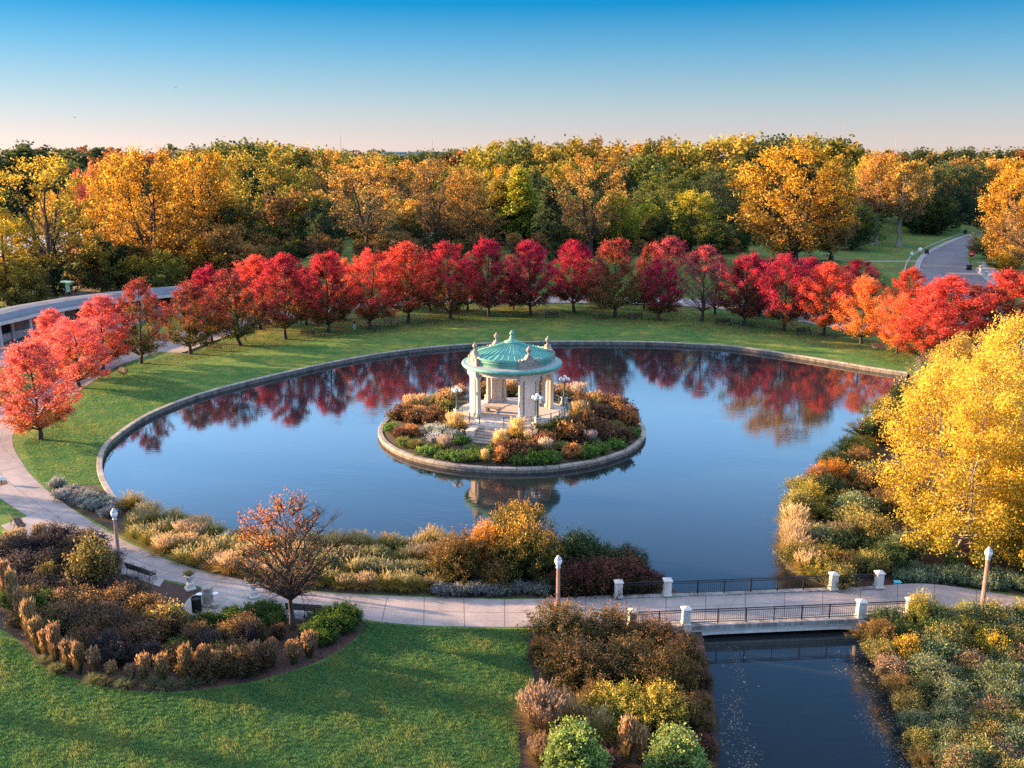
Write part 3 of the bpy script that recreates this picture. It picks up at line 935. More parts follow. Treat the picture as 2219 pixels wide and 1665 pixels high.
for base, s in ((NEAR, 1), (FAR, -1)):
    m = MB()
    p0, p1 = loc_(base[1]), loc_(base[2])
    # girder, haunched at the ends
    n = 14
    vs, fs = [], []
    for i in range(n + 1):
        t = i / n
        dep = 0.52 + 0.30 * max(0, abs(t - 0.5) * 2 - 0.82) / 0.18
        q = p0 + (p1 - p0) * t
        for off in (0.22, -0.18):
            w = q + nrm * s * off
            vs += [(w.x, w.y, -0.141), (w.x, w.y, -dep)]
    for i in range(n):
        k = i * 4
        fs += [(k, k + 1, k + 5, k + 4), (k + 2, k + 6, k + 7, k + 3), (k + 1, k + 3, k + 7, k + 5)]
    fs += [(0, 2, 3, 1), (n * 4, n * 4 + 1, n * 4 + 3, n * 4 + 2)]
    m.add(vs, fs); m.build('girder', M['white_stone'], br)
    for i, j, tag_ in ((0, 1, 0), (2, 3, 1)):
        m = MB()
        q0, q1 = loc_(base[i]), loc_(base[j])
        prism(m, [q0 + nrm * s * 0.23, q1 + nrm * s * 0.23, q1 - nrm * s * 0.15, q0 - nrm * s * 0.15][::s], -1.6, -0.142)
        m.build('abutment', M['concrete_stained'], br)
    for i, p in enumerate(base):
        q = loc_(p)
        m = MB()
        m.box((q.x, q.y, 0.14), (0.54, 0.54, 0.14), ba, 0.02)
        m.box((q.x, q.y, 0.62), (0.44, 0.44, 0.86), ba, 0.02)
        if i in (1, 2): m.box((q.x + nrm.x * s * 0.08, q.y + nrm.y * s * .08, -0.45), (0.5, 0.42, 0.95), ba, 0.02)
        pb = m.build('post', M['white_stone'], br)
        c = MB().box((q.x, q.y, 1.08), (0.56, 0.56, 0.09), ba, 0.02)
        pts = [(q.x + (x * math.cos(ba) - y * math.sin(ba)), q.y + (x * math.sin(ba) + y * math.cos(ba)), z) for x, y, z in ((-.26, -.26, 1.126), (.26, -.26, 1.126), (.26, .26, 1.126), (-.26, .26, 1.126), (0, 0, 1.25))]
        c.add(pts, [(0, 1, 4), (1, 2, 4), (2, 3, 4), (3, 0, 4)])
        c.build('cap', M['white_stone'], pb)
    for i in range(3):
        q0, q1 = loc_(base[i]), loc_(base[i + 1])
        u = (q1 - q0).normalized()
        q0, q1 = q0 + u * 0.23, q1 - u * 0.23
        ln = (q1 - q0).length
        m = MB()
        for z, t in ((0.20, 0.035), (0.84, 0.03), (0.98, 0.045)):
            c = (q0 + q1) / 2
            m.box((c.x, c.y, z), (ln, t, t), ba)
        nb = int(ln / 0.125)
        for k in range(1, nb):
            c = q0 + u * (ln * k / nb)
            m.box((c.x, c.y, 0.52), (0.018, 0.018, 0.63), ba)
            if k % 1 == 0:
                c2 = q0 + u * (ln * (k + 0.5) / nb)
                m.tube([(c2.x + u.x * 0.05 * math.cos(t_), c2.y + u.y * 0.05 * math.cos(t_), 0.91 + 0.05 * math.sin(t_)) for t_ in [2 * math.pi * w / 6 for w in range(7)]], 0.008, 3)
        npst = max(1, round(ln / 1.75))
        for k in range(1, npst):
            c = q0 + u * (ln * k / npst)
            m.box((c.x, c.y, 0.55), (0.06, 0.06, 0.92), ba)
        m.build('railing_panel', M['iron'], br)

# ------------------------------------------------------------------ benches, bin, fountain, planters
def bench_proto(slat, length=2.3):
    root = empty('park_bench', (0, 0, 0))
    m = MB()
    for k in range(7):
        m.box((0, -0.42 + k * 0.075, 0.45 + 0.002 * k), (length, 0.055, 0.03))
    m.build('seat', slat, root)
    m = MB()
    for k in range(6):
        t = k / 5
        m.box((0, 0.10 + 0.14 * t, 0.52 + 0.42 * t), (length, 0.03, 0.055))
    m.build('backrest', slat, root)
    for x in (-length / 2 + 0.04, 0, length / 2 - 0.04):
        m = MB()
        m.tube([(x, -0.42, 0.0), (x, -0.40, 0.2), (x, -0.36, 0.40), (x, 0.06, 0.42), (x, 0.13, 0.62), (x, 0.28, 0.99)], 0.026, 5)
        m.tube([(x, 0.20, 0.0), (x, 0.12, 0.22), (x, 0.07, 0.42)], 0.026, 5)
        m.tube([(x, 0.14, 0.68), (x, -0.1, 0.70), (x, -0.34, 0.68), (x, -0.44, 0.62), (x, -0.42, 0.54), (x, -0.36, 0.53), (x, -0.35, 0.44)], 0.022, 5)
        m.tube([(x, -0.2 + 0.09 * math.cos(t), 0.24 + 0.09 * math.sin(t)) for t in [math.pi * 2 * i / 8 for i in range(9)]], 0.016, 4)
        m.build('leg', M['iron'], root)
    return root
BENCHES = [
    ((36, 1142), math.radians(128), 0, 'black iron bench on its own pad left of the path'),
    ((302, 1250), math.radians(149), 0, 'black iron bench beside the path between the lamp and the urn planter'),
    ((660, 1334), math.radians(172), 0, 'black bench at the path edge behind the small orange tree'),
    ((265, 812), math.radians(-45), 0, 'dark bench on the lawn beside the coral maples'),
    ((465, 757), math.radians(-22), 0, 'dark bench under the dusky maples on the left lawn'),
    ((665, 728), math.radians(-10), 0, 'dark bench in the shade of maples left of the two people'),
    ((845, 704), math.radians(-4), 1, 'pale sunlit bench right of the two people on the lawn'),
    ((1192, 686), math.radians(2), 0, 'dark bench under maples straight behind the bandstand roof'),
    ((1372, 690), math.radians(4), 0, 'dark bench under the maples near the white car'),
    ((1562, 702), math.radians(8), 0, 'dark bench right of the leafless purple maple'),
    ((1735, 722), math.radians(12), 0, 'dark bench on the right lawn between two crimson maples'),
    ((1898, 756), math.radians(24), 1, 'tan bench on the right lawn between two orange maples')]
protos = {}
for px, rz, k, lab in BENCHES:
    if k not in protos:
        protos[k] = o = bench_proto(M['wood_tan'] if k else M['wood_dark'])
    else:
        o = dup(protos[k])
    b = gp(*px)
    o.location = (b.x, b.y, 0.02)
    o.rotation_euler = (0, 0, rz)
    tag(o, lab, 'bench', 'benches round the pond')

b = gp(426, 1322)
tr = empty('trash_can', (b.x, b.y, 0.016), 0, 'black slatted litter bin on the round pad next to the drinking fountain', 'litter bin')
m = MB()
for i in range(26):
    a = 2 * math.pi * i / 26
    m.box((0.29 * math.cos(a), 0.29 * math.sin(a), 0.47), (0.015, 0.045, 0.86), a)
m.lathe([(0.31, 0.82), (0.325, 0.85), (0.325, 0.92), (0.30, 0.94), (0.28, 0.9)], n=24, caps=False).lathe([(0.305, 0.05), (0.31, 0.1), (0.29, 0.1)], n=24, caps=False)
m.build('basket', M['iron'], tr)
MB().lathe([(0.26, 0.03), (0.265, 0.84), (0.25, 0.84), (0.25, 0.3), (0.0, 0.3)], n=20).build('liner', M['iron'], tr)
b = gp(450, 1309)
df = empty('drinking_fountain', (b.x, b.y, 0.016), 0.2, 'hexagonal concrete drinking fountain with small white basins on the round pad', 'fountain')
MB().lathe([(0.40, 0), (0.40, 0.12), (0.33, 0.2), (0.33, 1.12), (0.355, 1.14), (0.355, 1.22), (0.32, 1.25), (0.0, 1.26)], n=6, smooth=False).build('pillar', M['stone_old'], df)
MB().box((0.42, -0.3, 0.14), (0.4, 0.5, 0.28), 0.2, 0.02).build('step', M['stone_old'], df)
for x, y in ((0.46, -0.06), (-0.46, 0.02)):
    MB().lathe([(0.05, 0.70), (0.12, 0.72), (0.19, 0.78), (0.20, 0.82), (0.17, 0.81), (0.10, 0.76), (0.0, 0.75)], (x, y, 0), 14).build('basin', M['globe'], df)
for px, lab in (((411, 1274), 'white urn planter on a pedestal beside the bench and the drinking fountain'), ((549, 1291), 'white urn planter partly hidden behind the branches of the orange tree')):
    b = gp(*px)
    u = empty('urn_planter', (b.x, b.y, 0.012), 0, lab, 'planter', 'urn planters at the fountain pad')
    MB().box((0, 0, 0.08), (0.62, 0.62, 0.16), 0.6, 0.03).box((0, 0, 0.3), (0.42, 0.42, 0.3), 0.6, 0.02).build('plinth', M['white_stone'], u)
    MB().lathe([(0.16, 0.45), (0.10, 0.52), (0.11, 0.58), (0.2, 0.66), (0.27, 0.82), (0.30, 0.93), (0.33, 0.96), (0.28, 0.97), (0.0, 0.92)], n=20).build('urn', M['white_stone'], u)
b = gp(4, 1046)
sg = empty('garden_sign', b, 0.3, 'small white garden sign on a stake beside the path at the far left', 'sign')
MB().box((0, 0, 0.2), (0.05, 0.05, 0.4)).build('stake', M['iron'], sg)
MB().box((0, 0, 0.48), (0.7, 0.05, 0.34)).build('panel', M['globe'], sg)
sheet('planting_bed', [gp(*p).to_2d() for p in ((-30, 1040), (8, 1030), (18, 1045), (-5, 1052), (-40, 1052))], 0.018, M['mulch'])
b = gp(1938, 1266)
MBx = MB().box((0, 0, 0.14), (0.42, 0.32, 0.28), 0, 0.03).box((0, 0, 0.30), (0.46, 0.36, 0.05), 0, 0.02)
o = MBx.build('valve_box', mat('turquoise_plastic', (0.10, 0.50, 0.56), (0.08, 0.4, 0.46), 4, 0.5), None, (b.x, b.y, 0.0))
tag(o, 'small turquoise box at the path edge beyond the bridge', 'utility box')

# ------------------------------------------------------------------ cars on the ring road
M['glass'] = mat('car_glass', (0.02, 0.025, 0.03), (0.015, 0.02, 0.022), 3, 0.08, spec=0.6)
M['tyre'] = mat('tyre', (0.012, 0.012, 0.012), None, 5, 0.9)
M['rim'] = mat('wheel_rim', (0.45, 0.45, 0.46), None, 5, 0.35, metal=0.8)
def car(px, rz, paint, label):
    b = gp(*px)
    root = empty('parked_car', (b.x, b.y, 0.02), rz, label, 'car', 'cars on the ring road')
    prof = [(-2.3, 0.32), (-2.33, 0.62), (-2.22, 0.92), (-1.5, 0.98), (-0.75, 1.02), (0.95, 1.02), (1.75, 0.90), (2.22, 0.74), (2.32, 0.5), (2.28, 0.3)]
    m = MB()
    vs, fs = [], []
    n = len(prof)
    ws = (-0.9, -0.82, 0.82, 0.9)
    for y in ws:
        for x, z in prof:
            inset = 0.06 if abs(y) > 0.85 else 0
            vs.append((x * (1 - inset * .3), y, z - (inset if z > 0.6 else 0)))
    for k in range(3):
        for i in range(n):
            fs.append((k * n + i, k * n + (i + 1) % n, (k + 1) * n + (i + 1) % n, (k + 1) * n + i))
    fs += [tuple(range(n - 1, -1, -1)), tuple(range(3 * n, 4 * n))]
    m.add(vs, fs)
    # roof
    roof = [(-0.98, 1.42), (-0.3, 1.49), (0.35, 1.44)]
    m.add([(x, y, z) for y in (-0.6, 0.6) for x, z in roof] + [(x, y, z - 0.05) for y in (-0.66, 0.66) for x, z in roof], [(0, 1, 4, 3), (1, 2, 5, 4), (6, 7, 1, 0), (7, 8, 2, 1), (3, 4, 10, 9), (4, 5, 11, 10)])
    m.build('body', paint, root)
    g = MB()
    bot = [(-1.72, 1.0), (1.12, 1.02)]
    g.add([(-1.7, -0.78, 0.97), (1.1, -0.78, 0.99), (0.36, -0.64, 1.41), (-0.98, -0.64, 1.39), (-1.7, 0.78, 0.97), (1.1, 0.78, 0.99), (0.36, 0.64, 1.41), (-0.98, 0.64, 1.39)],
          [(0, 1, 2, 3), (5, 4, 7, 6), (1, 5, 6, 2), (4, 0, 3, 7), (3, 2, 6, 7)])
    g.build('window', M['glass'], root)
    for x in (-1.42, 1.42):
        for y in (-0.86, 0.86):
            w = MB(); w.tube([(x, y - 0.11, 0.33), (x, y + 0.11, 0.33)], 0.33, 16)
            wo = w.build('wheel', M['tyre'], root)
            w = MB(); w.tube([(x, y - 0.12, 0.33), (x, y + 0.12, 0.33)], 0.2, 12); w.build('rim', M['rim'], wo)
    for y in (-0.62, 0.62):
        MB().box((2.22, y, 0.66), (0.12, 0.36, 0.12), 0, 0.02).build('headlight', M['globe'], root)
M['paint_white'] = mat('white_car_paint', (0.78, 0.78, 0.79), (0.74, 0.74, 0.75), 1, 0.3, spec=0.5)
M['paint_dark'] = mat('dark_car_paint', (0.02, 0.022, 0.028), None, 1, 0.25, spec=0.5)
car((1446, 661), math.radians(-6), M['paint_white'], 'white car parked behind the maples on the ring road')
car((1390, 658), math.radians(-3), M['paint_dark'], 'dark car parked beside the white car behind the maples')
car((1128, 643), math.radians(2), M['paint_white'], 'pale car half hidden on the road behind the bandstand maples')

# ------------------------------------------------------------------ road-end signs, barrels, balusters
M['red'] = mat('sign_red', (0.55, 0.03, 0.04), (0.48, 0.03, 0.035), 3, 0.5)
b = gp(2096, 574)
sgn = empty('no_entry_sign', b, 0, 'round red no entry sign on a post at the end of the road', 'sign')
MB().lathe([(0.06, 0), (0.06, 3.2)], n=8).build('pole', M['iron'], sgn)
t = MB(); t.tube([(0, -0.05, 2.9), (0, -0.09, 2.9)], 0.78, 20); pan = t.build('panel', M['red'], sgn)
MB().box((0, -0.10, 2.9), (1.0, 0.02, 0.24)).build('bar', M['globe'], pan)
b = gp(2093, 584)
o = MB().lathe([(0.5, 0), (0.62, 0.3), (0.66, 1.2), (0.6, 1.3), (0.3, 1.32), (0.0, 1.3)], n=14).box((0, 0, 0.05), (1.9, 1.0, 0.1)).build('traffic_drum', M['iron'], None, b)
tag(o, 'black traffic drum below the no entry sign on the road island', 'barrel')
for px, lab in (((2002, 549), 'black traffic drum at the left kerb of the road beside the white round sign'), ((2085, 505), 'black traffic drum at the far bend of the road')):
    b = gp(*px)
    o = MB().lathe([(0.5, 0), (0.55, 0.2), (0.5, 1.2), (0.42, 1.35), (0.0, 1.36)], n=14).lathe([(0.56, 0.0), (0.6, 0.1), (0.5, 0.15)], n=14).build('traffic_drum', M['iron'], None, b)
    tag(o, lab, 'barrel')
b = gp(1986, 556)
sgn = empty('round_sign', b, 0, 'blank white round sign on a short post at the left kerb of the road', 'sign')
MB().lathe([(0.05, 0), (0.05, 2.2)], n=8).build('pole', M['iron'], sgn)
t = MB(); t.tube([(0, -0.05, 2.0), (0, -0.09, 2.0)], 0.62, 20); t.build('panel', M['globe'], sgn)
b = gp(1967, 572)
sgn = empty('square_sign', b, 0, 'small white square sign on a post on the lawn left of the road', 'sign')
MB().lathe([(0.05, 0), (0.05, 3.0)], n=8).build('pole', M['iron'], sgn)
MB().box((0, -0.07, 2.9), (0.7, 0.03, 0.8)).build('panel', M['globe'], sgn)
bal = [(2118, 590), (2124, 597), (2130, 604), (2137, 611)]
pr = MB().box((0, 0, 0.12), (0.9, 0.9, 0.24), 0, 0.03).lathe([(0.34, 0.24), (0.28, 0.4), (0.36, 0.9), (0.30, 1.5), (0.38, 1.6)], n=12).box((0, 0, 1.68), (0.85, 0.85, 0.16), 0, 0.03).mesh('stone_bollard')
for i, p in enumerate(bal):
    o = link_mesh('stone_bollard', pr, M['white_stone'], None, gp(*p))
    tag(o, ('farthest of the white stone bollards right of the road', 'white stone bollard second from the far end of the row', 'white stone bollard second from the near end of the row', 'nearest of the white stone bollards above the red maples')[i], 'bollard', 'white bollards beside the road')

# ------------------------------------------------------------------ colonnade at the far left
PB = [(-330, 860), (-200, 815), (-80, 776), (38, 745), (90, 730), (200, 708), (330, 690), (430, 680)]
pc = [gp(*p).to_2d() for p in PB]
pline = smooth_line(pc, sub=6)
pg = empty('pergola', (pc[3].x, pc[3].y, 0), 0, 'long curved colonnade with a grey roof and pale columns at the far left', 'colonnade')
po_ = Vector((pc[3].x, pc[3].y, 0))
def off_line(d):
    out = []
    n = len(pline)
    for i in range(n):
        t = (pline[min(i + 1, n - 1)] - pline[max(i - 1, 0)]).normalized()
        out.append(pline[i] + Vector((-t.y, t.x)) * d)
    return out
m = MB()
prof = [(-0.75, 3.55), (-0.8, 3.9), (-0.2, 4.25), (1.4, 4.6), (3.2, 4.7), (5.0, 4.6), (6.4, 4.2), (6.6, 3.9), (6.5, 3.55)]
lines = [off_line(o) for o, z in prof]
vs, fs = [], []
n = len(pline); k = len(prof)
for i in range(n):
    for j, (o, z) in enumerate(prof):
        vs.append((lines[j][i].x - po_.x, lines[j][i].y - po_.y, z))
for i in range(n - 1):
    for j in range(k):
        fs.append((i * k + j, i * k + (j + 1) % k, (i + 1) * k + (j + 1) % k, (i + 1) * k + j))
fs += [tuple(range(k)), tuple((n - 1) * k + j for j in range(k - 1, -1, -1))]
m.add(vs, fs)
M['slate'] = mat('blue_grey_roof', (0.135, 0.155, 0.185), (0.085, 0.10, 0.12), .4, 0.75)
ro = m.build('roof', M['slate'], pg)
ln = off_line(-0.80); ln2 = off_line(-0.92)
m = MB(); vs, fs = [], []
for i in range(n):
    for L_, z in ((ln, 3.52), (ln2, 3.52), (ln2, 3.93), (ln, 3.93)):
        vs.append((L_[i].x - po_.x, L_[i].y - po_.y, z))
for i in range(n - 1):
    for j in range(4): fs.append((i * 4 + j, i * 4 + (j + 1) % 4, i * 4 + 4 + (j + 1) % 4, i * 4 + 4 + j))
m.add(vs, fs); m.build('fascia', M['white_stone'], pg)
# back wall with dark openings
lw = off_line(4.6)
m = MB(); vs, fs = [], []
for i in range(n):
    vs += [(lw[i].x - po_.x, lw[i].y - po_.y, 0), (lw[i].x - po_.x, lw[i].y - po_.y, 3.6)]
for i in range(n - 1): fs.append((i * 2, i * 2 + 2, i * 2 + 3, i * 2 + 1))
m.add(vs, fs); m.build('back_wall', M['stone_old'], pg)
lpar = off_line(3.4)
m = MB()
for i in range(n - 1):
    a, b_ = lpar[i], lpar[i + 1]
    c = (a + b_) / 2 - po_.to_2d(); d_ = b_ - a
    m.box((c.x, c.y, 0.55), (d_.length * 0.94, 0.3, 1.1), math.atan2(d_.y, d_.x))
m.build('parapet', M['white_stone'], pg)
acc = 0.0; last = 0.0; cn = 0
M['opening'] = mat('dark_opening', (0.03, 0.028, 0.026), None, 2, 0.7)
lwin = off_line(4.55)
for i in range(1, n):
    acc += (pline[i] - pline[i - 1]).length
    if acc - last > 6.0:
        last = acc
        for d_, rad in ((0.0, 0.26), (3.0, 0.24)):
            q = off_line(d_)[i] - po_.to_2d()
            MB().lathe([(rad * 1.5, 0), (rad * 1.5, 0.2), (rad * 1.1, 0.28), (rad, 0.4), (rad * 0.85, 3.2), (rad * 1.1, 3.3), (rad * 1.4, 3.55)], (q.x, q.y, 0), 14).build('column', M['white_stone'], pg)
        q = lwin[i] - po_.to_2d()
        t = (pline[min(i + 1, n - 1)] - pline[i - 1]).normalized(); an = math.atan2(t.y, t.x)
        MB().box((q.x, q.y, 1.9), (3.0, 0.08, 2.0), an).build('window', M['opening'], pg)
b = gp(142, 692) - po_
m = MB().box((b.x, b.y + 2, 5.3), (0.5, 0.5, 1.6)).box((b.x, b.y + 2, 6.2), (2.2, 0.9, 0.22), -0.4)
m.build('roof_ornament', M['copper_pale'], pg)
q0 = gp(188, 622); q1 = gp(268, 612)
m = MB(); d_ = q1 - q0
m.box((0, 0, 0.9), (d_.length, 0.5, 1.8), math.atan2(d_.y, d_.x)).box((0, 0, 1.87), (d_.length + .2, 0.7, 0.14), math.atan2(d_.y, d_.x))
tag(m.build('retaining_wall', M['concrete_stained'], None, (q0 + q1) / 2), 'grey retaining wall behind the colonnade under the orange cottonwood', 'wall')
sheet('terrace', [gp(*p).to_2d() for p in ((118, 660), (135, 628), (170, 618), (245, 622), (330, 628), (360, 640), (250, 652))], 0.05, mat('beige_terrace', (0.36, 0.32, 0.28), (0.28, 0.25, 0.22), .3, .9, obj=False))
# far buildings and masts
M['far_wall'] = mat('far_wall', (0.42, 0.45, 0.50), (0.36, 0.38, 0.42), .05, .8)
b = gp(917, 345)
bd = empty('flat_roofed_building', (-75, 800, 0), 0, 'long pale flat roofed building far off on the tree line', 'building')
MB().box((0, 0, 14), (52, 24, 28)).build('wall', M['far_wall'], bd)
MB().box((0, 0, 28.6), (54, 26, 1.2)).build('roof', M['far_wall'], bd)
m = MB()
for i in range(10): m.box((-23 + i * 5.1, -12.05, 25), (3.2, 0.1, 2.2))
m.build('window', M['glass'], bd)
for px, top, dist, lab in ((735, 289, 2600, 'thin radio mast on the horizon left of the flat building'), (934, 300, 2900, 'faint radio mast above the flat roofed building'), (1655, 266, 2500, 'radio mast behind the dark green crown of the right woods'), (1824, 262, 2400, 'tallest radio mast on the horizon right of the woods'), (1937, 292, 2700, 'short faint radio mast at the right end of the horizon')):
    r = ray(px * K, top * K)
    t = dist / r[1]
    m = MB().tube([(0, 0, 0), (0, 0, H + r[2] * t)], [1.0, 0.5], 4)
    o = m.build('radio_mast', mat('mast', (0.35, 0.30, 0.32), None, 1, .8), None, (r[0] * t, dist, 0))  # pale grey puts the distance haze into the mast colour
    tag(o, lab, 'mast', 'radio masts on the horizon')

# ------------------------------------------------------------------ two people on the lawn, birds in the sky
def person(px, rz, label, joints, mats):
    b = gp(*px)
    root = empty('person', (b.x, b.y, 0.0), rz, label, 'person', 'people on the lawn')
    pts, edges, rads = joints
    me = bpy.data.meshes.new('body')
    me.from_pydata([p for p in pts], edges, [])
    o = link_mesh('body', me, mats, root)
    sk = o.modifiers.new('skin', 'SKIN')
    o.modifiers.new('sub', 'SUBSURF').levels = 2
    o.modifiers['sub'].render_levels = 2
    for i, sv in enumerate(me.skin_vertices[0].data):
        sv.radius = (rads[i], rads[i]); sv.use_root = (i == 0)
    return root
def clothes(name, stops):
    m, n, l = new_mat(name)
    o = n.new('ShaderNodeOutputMaterial'); p = n.new('ShaderNodeBsdfPrincipled'); p.inputs['Roughness'].default_value = 0.85
    tc = n.new('ShaderNodeTexCoord'); s = n.new('ShaderNodeSeparateXYZ'); l.new(tc.outputs['Object'], s.inputs[0])
    d_ = n.new('ShaderNodeMath'); d_.operation = 'DIVIDE'; d_.inputs[1].default_value = 2.0; l.new(s.outputs['Z'], d_.inputs[0])
    r = ramp(n, l, d_.outputs[0], stops); r.color_ramp.interpolation = 'CONSTANT'
    l.new(r.outputs[0], p.inputs['Base Color']); l.new(p.outputs[0], o.inputs[0])
    return m
skin, hair = (0.42, 0.25, 0.18), (0.03, 0.02, 0.015)
def figure(arm_l, arm_r, step=0.0):
    pts = [(0, 0, 0.98), (0, 0, 1.2), (0, 0, 1.42), (0, -0.01, 1.52), (0, -0.02, 1.64), (0, 0, 1.74),
           (-0.10, 0, 0.9), (-0.11, -step, 0.5), (-0.11, step * .6, 0.1), (-0.11, step * .6 - 0.16, 0.05),
           (0.10, 0, 0.9), (0.11, step, 0.5), (0.11, -step * .6, 0.1), (0.11, -step * .6 - 0.16, 0.05),
           (-0.19, 0, 1.42), *arm_l, (0.19, 0, 1.42), *arm_r]
    e = [(0, 1), (1, 2), (2, 3), (3, 4), (4, 5), (0, 6), (6, 7), (7, 8), (8, 9), (0, 10), (10, 11), (11, 12), (12, 13), (2, 14), (14, 15), (15, 16), (2, 17), (17, 18), (18, 19)]
    r = [0.15, 0.145, 0.15, 0.065, 0.10, 0.095, 0.095, 0.065, 0.05, 0.045, 0.095, 0.065, 0.05, 0.045, 0.06, 0.045, 0.04, 0.06, 0.045, 0.04]
    return pts, e, r
person((766, 713), 0.1, 'person in dark top and pale trousers with arms raised beside a maple trunk', figure([(-0.30, -0.12, 1.30), (-0.12, -0.32, 1.55)], [(0.30, -0.12, 1.30), (0.12, -0.32, 1.55)]),
       clothes('dark_top_pale_trousers', [(0.0, (0.05, 0.04, 0.035)), (0.05, (0.55, 0.55, 0.58)), (0.48, (0.035, 0.03, 0.035)), (0.745, skin), (0.845, hair)]))
person((810, 717), 1.4, 'person in all dark clothes standing beside the trunk of a maple', figure([(-0.26, 0.03, 1.14), (-0.24, -0.08, 0.9)], [(0.26, 0.03, 1.14), (0.24, -0.12, 0.92)], 0.1),
       clothes('dark_clothes', [(0.0, (0.03, 0.025, 0.02)), (0.05, (0.03, 0.03, 0.04)), (0.48, (0.05, 0.025, 0.03)), (0.745, skin), (0.845, hair)]))
for px, lab in (((380, 190), 'small dark bird flying high over the left woods'), ((161, 254), 'tiny dark bird low in the sky at the far left')):
    r = ray(px[0] * K, px[1] * K); t = 260
    m = MB().sphere((0, 0, 0), 0.14, 8, 6, 1, 2.0, 0.8)
    for s in (-1, 1):
        m.add([(s * 0.1, 0.12, 0.02), (s * 0.5, 0.1, 0.2), (s * 0.95, -0.12, 0.12), (s * 0.5, -0.1, 0.17), (s * 0.1, -0.14, 0.0)], [(0, 1, 2, 3, 4)])
    o = m.build('bird', M['iron'], None, (r[0] * t, r[1] * t, H + r[2] * t))
    tag(o, lab, 'bird', 'birds in the sky')

# ------------------------------------------------------------------ foliage generators
def build_quads(name, C, A, B, colr, m, extra=None):
    """leaf mesh: each leaf a rhombus with half axes A, B round its centre C, its own colour"""
    n = len(C)
    v = np.empty((n, 4, 3), np.float32)
    v[:, 0] = C - A; v[:, 1] = C - B; v[:, 2] = C + A; v[:, 3] = C + B
    v = v.reshape(-1, 3)
    col = np.repeat(np.concatenate([colr, np.ones((n, 1))], 1).astype(np.float32), 4, 0)
    faces = np.arange(4 * n, dtype=np.int32).reshape(-1, 4)
    return raw_mesh(name, v, faces, col, m)

def raw_mesh(name, v, faces, col, m):
    me = bpy.data.meshes.new(name)
    k = faces.shape[1]
    me.vertices.add(len(v)); me.vertices.foreach_set('co', v.astype(np.float32).ravel())
    me.loops.add(faces.size); me.loops.foreach_set('vertex_index', faces.astype(np.int32).ravel())
    me.polygons.add(len(faces))
    me.polygons.foreach_set('loop_start', np.arange(0, faces.size, k, dtype=np.int32))
    at_ = me.attributes.new('Col', 'FLOAT_COLOR', 'POINT')
    at_.data.foreach_set('color', col.astype(np.float32).ravel())
    me.update(calc_edges=True)
    me.materials.append(m)
    return me

def unit(a):
    return a / np.maximum(np.linalg.norm(a, axis=-1, keepdims=True), 1e-6)

def palette(P, stops, rng, jit=0.22, mix=0.10):
    """colour per leaf: stops = [(t, rgb)...] along P (0..1), with per leaf and per clump variation"""
    ts = np.array([s[0] for s in stops]); cs = np.array([s[1] for s in stops])
    t = np.clip(P + rng.normal(0, mix, len(P)), 0, 1)
    c = np.stack([np.interp(t, ts, cs[:, k]) for k in range(3)], 1)
    c *= np.exp(rng.normal(0, jit, (len(P), 1)))
    c *= np.exp(rng.normal(0, 0.06, (len(P), 3)))
    return np.clip(c, 0.002, 0.95)

def tube_arrays(path, rad, n):
    path = np.asarray(path); k = len(path)
    t = np.gradient(path, axis=0); t = unit(t)
    ref = np.array([0.31, 0.77, 0.55])
    a = unit(np.cross(t, ref)); b = np.cross(t, a)
    an = np.arange(n) * 2 * np.pi / n
    ring = a[:, None] * np.cos(an)[None, :, None] + b[:, None] * np.sin(an)[None, :, None]
    v = path[:, None] + ring * np.asarray(rad)[:, None, None]
    i = np.arange(k - 1)[:, None] * n; j = np.arange(n)[None]; q = (j + 1) % n
    f = np.stack([i + j, i + q, i + n + q, i + n + j], -1).reshape(-1, 4)
    return v.reshape(-1, 3), f

class Wood:
    def __init__(self): self.v, self.f, self.n = [], [], 0
    def add(self, path, rad, n):
        v, f = tube_arrays(path, rad, n)
        self.v.append(v); self.f.append(f + self.n); self.n += len(v)
    def mesh(self, name, m):
        v = np.concatenate(self.v); f = np.concatenate(self.f)
        me = raw_mesh(name, v, f, np.ones((len(v), 4), np.float32) * 0.1, m)
        me.polygons.foreach_set('use_smooth', np.ones(len(f), bool))
        return me

ENV = {
    'ovate': lambda t: (np.sin(np.pi * np.clip(t, 0, 1) ** 0.72)) ** 0.62,
    'round': lambda t: np.sqrt(np.clip(1 - (2 * t - 1) ** 2, 0.02, 1)),
    'broad': lambda t: np.clip(np.sin(np.pi * np.clip(t * 0.93 + 0.05, 0, 1)), 0, 1) ** 0.42,
    'cone': lambda t: np.clip(1.02 - t, 0.03, 1) ** 0.85 * np.clip(0.35 + t * 5, 0, 1),
    'column': lambda t: np.clip(np.sin(np.pi * np.clip(t * 0.9 + 0.07, 0, 1)), 0, 1) ** 0.5,
    'umbrella': lambda t: np.clip(np.sin(np.pi * np.clip(t * 0.75 + 0.22, 0, 1)), 0, 1) ** 0.6,
}

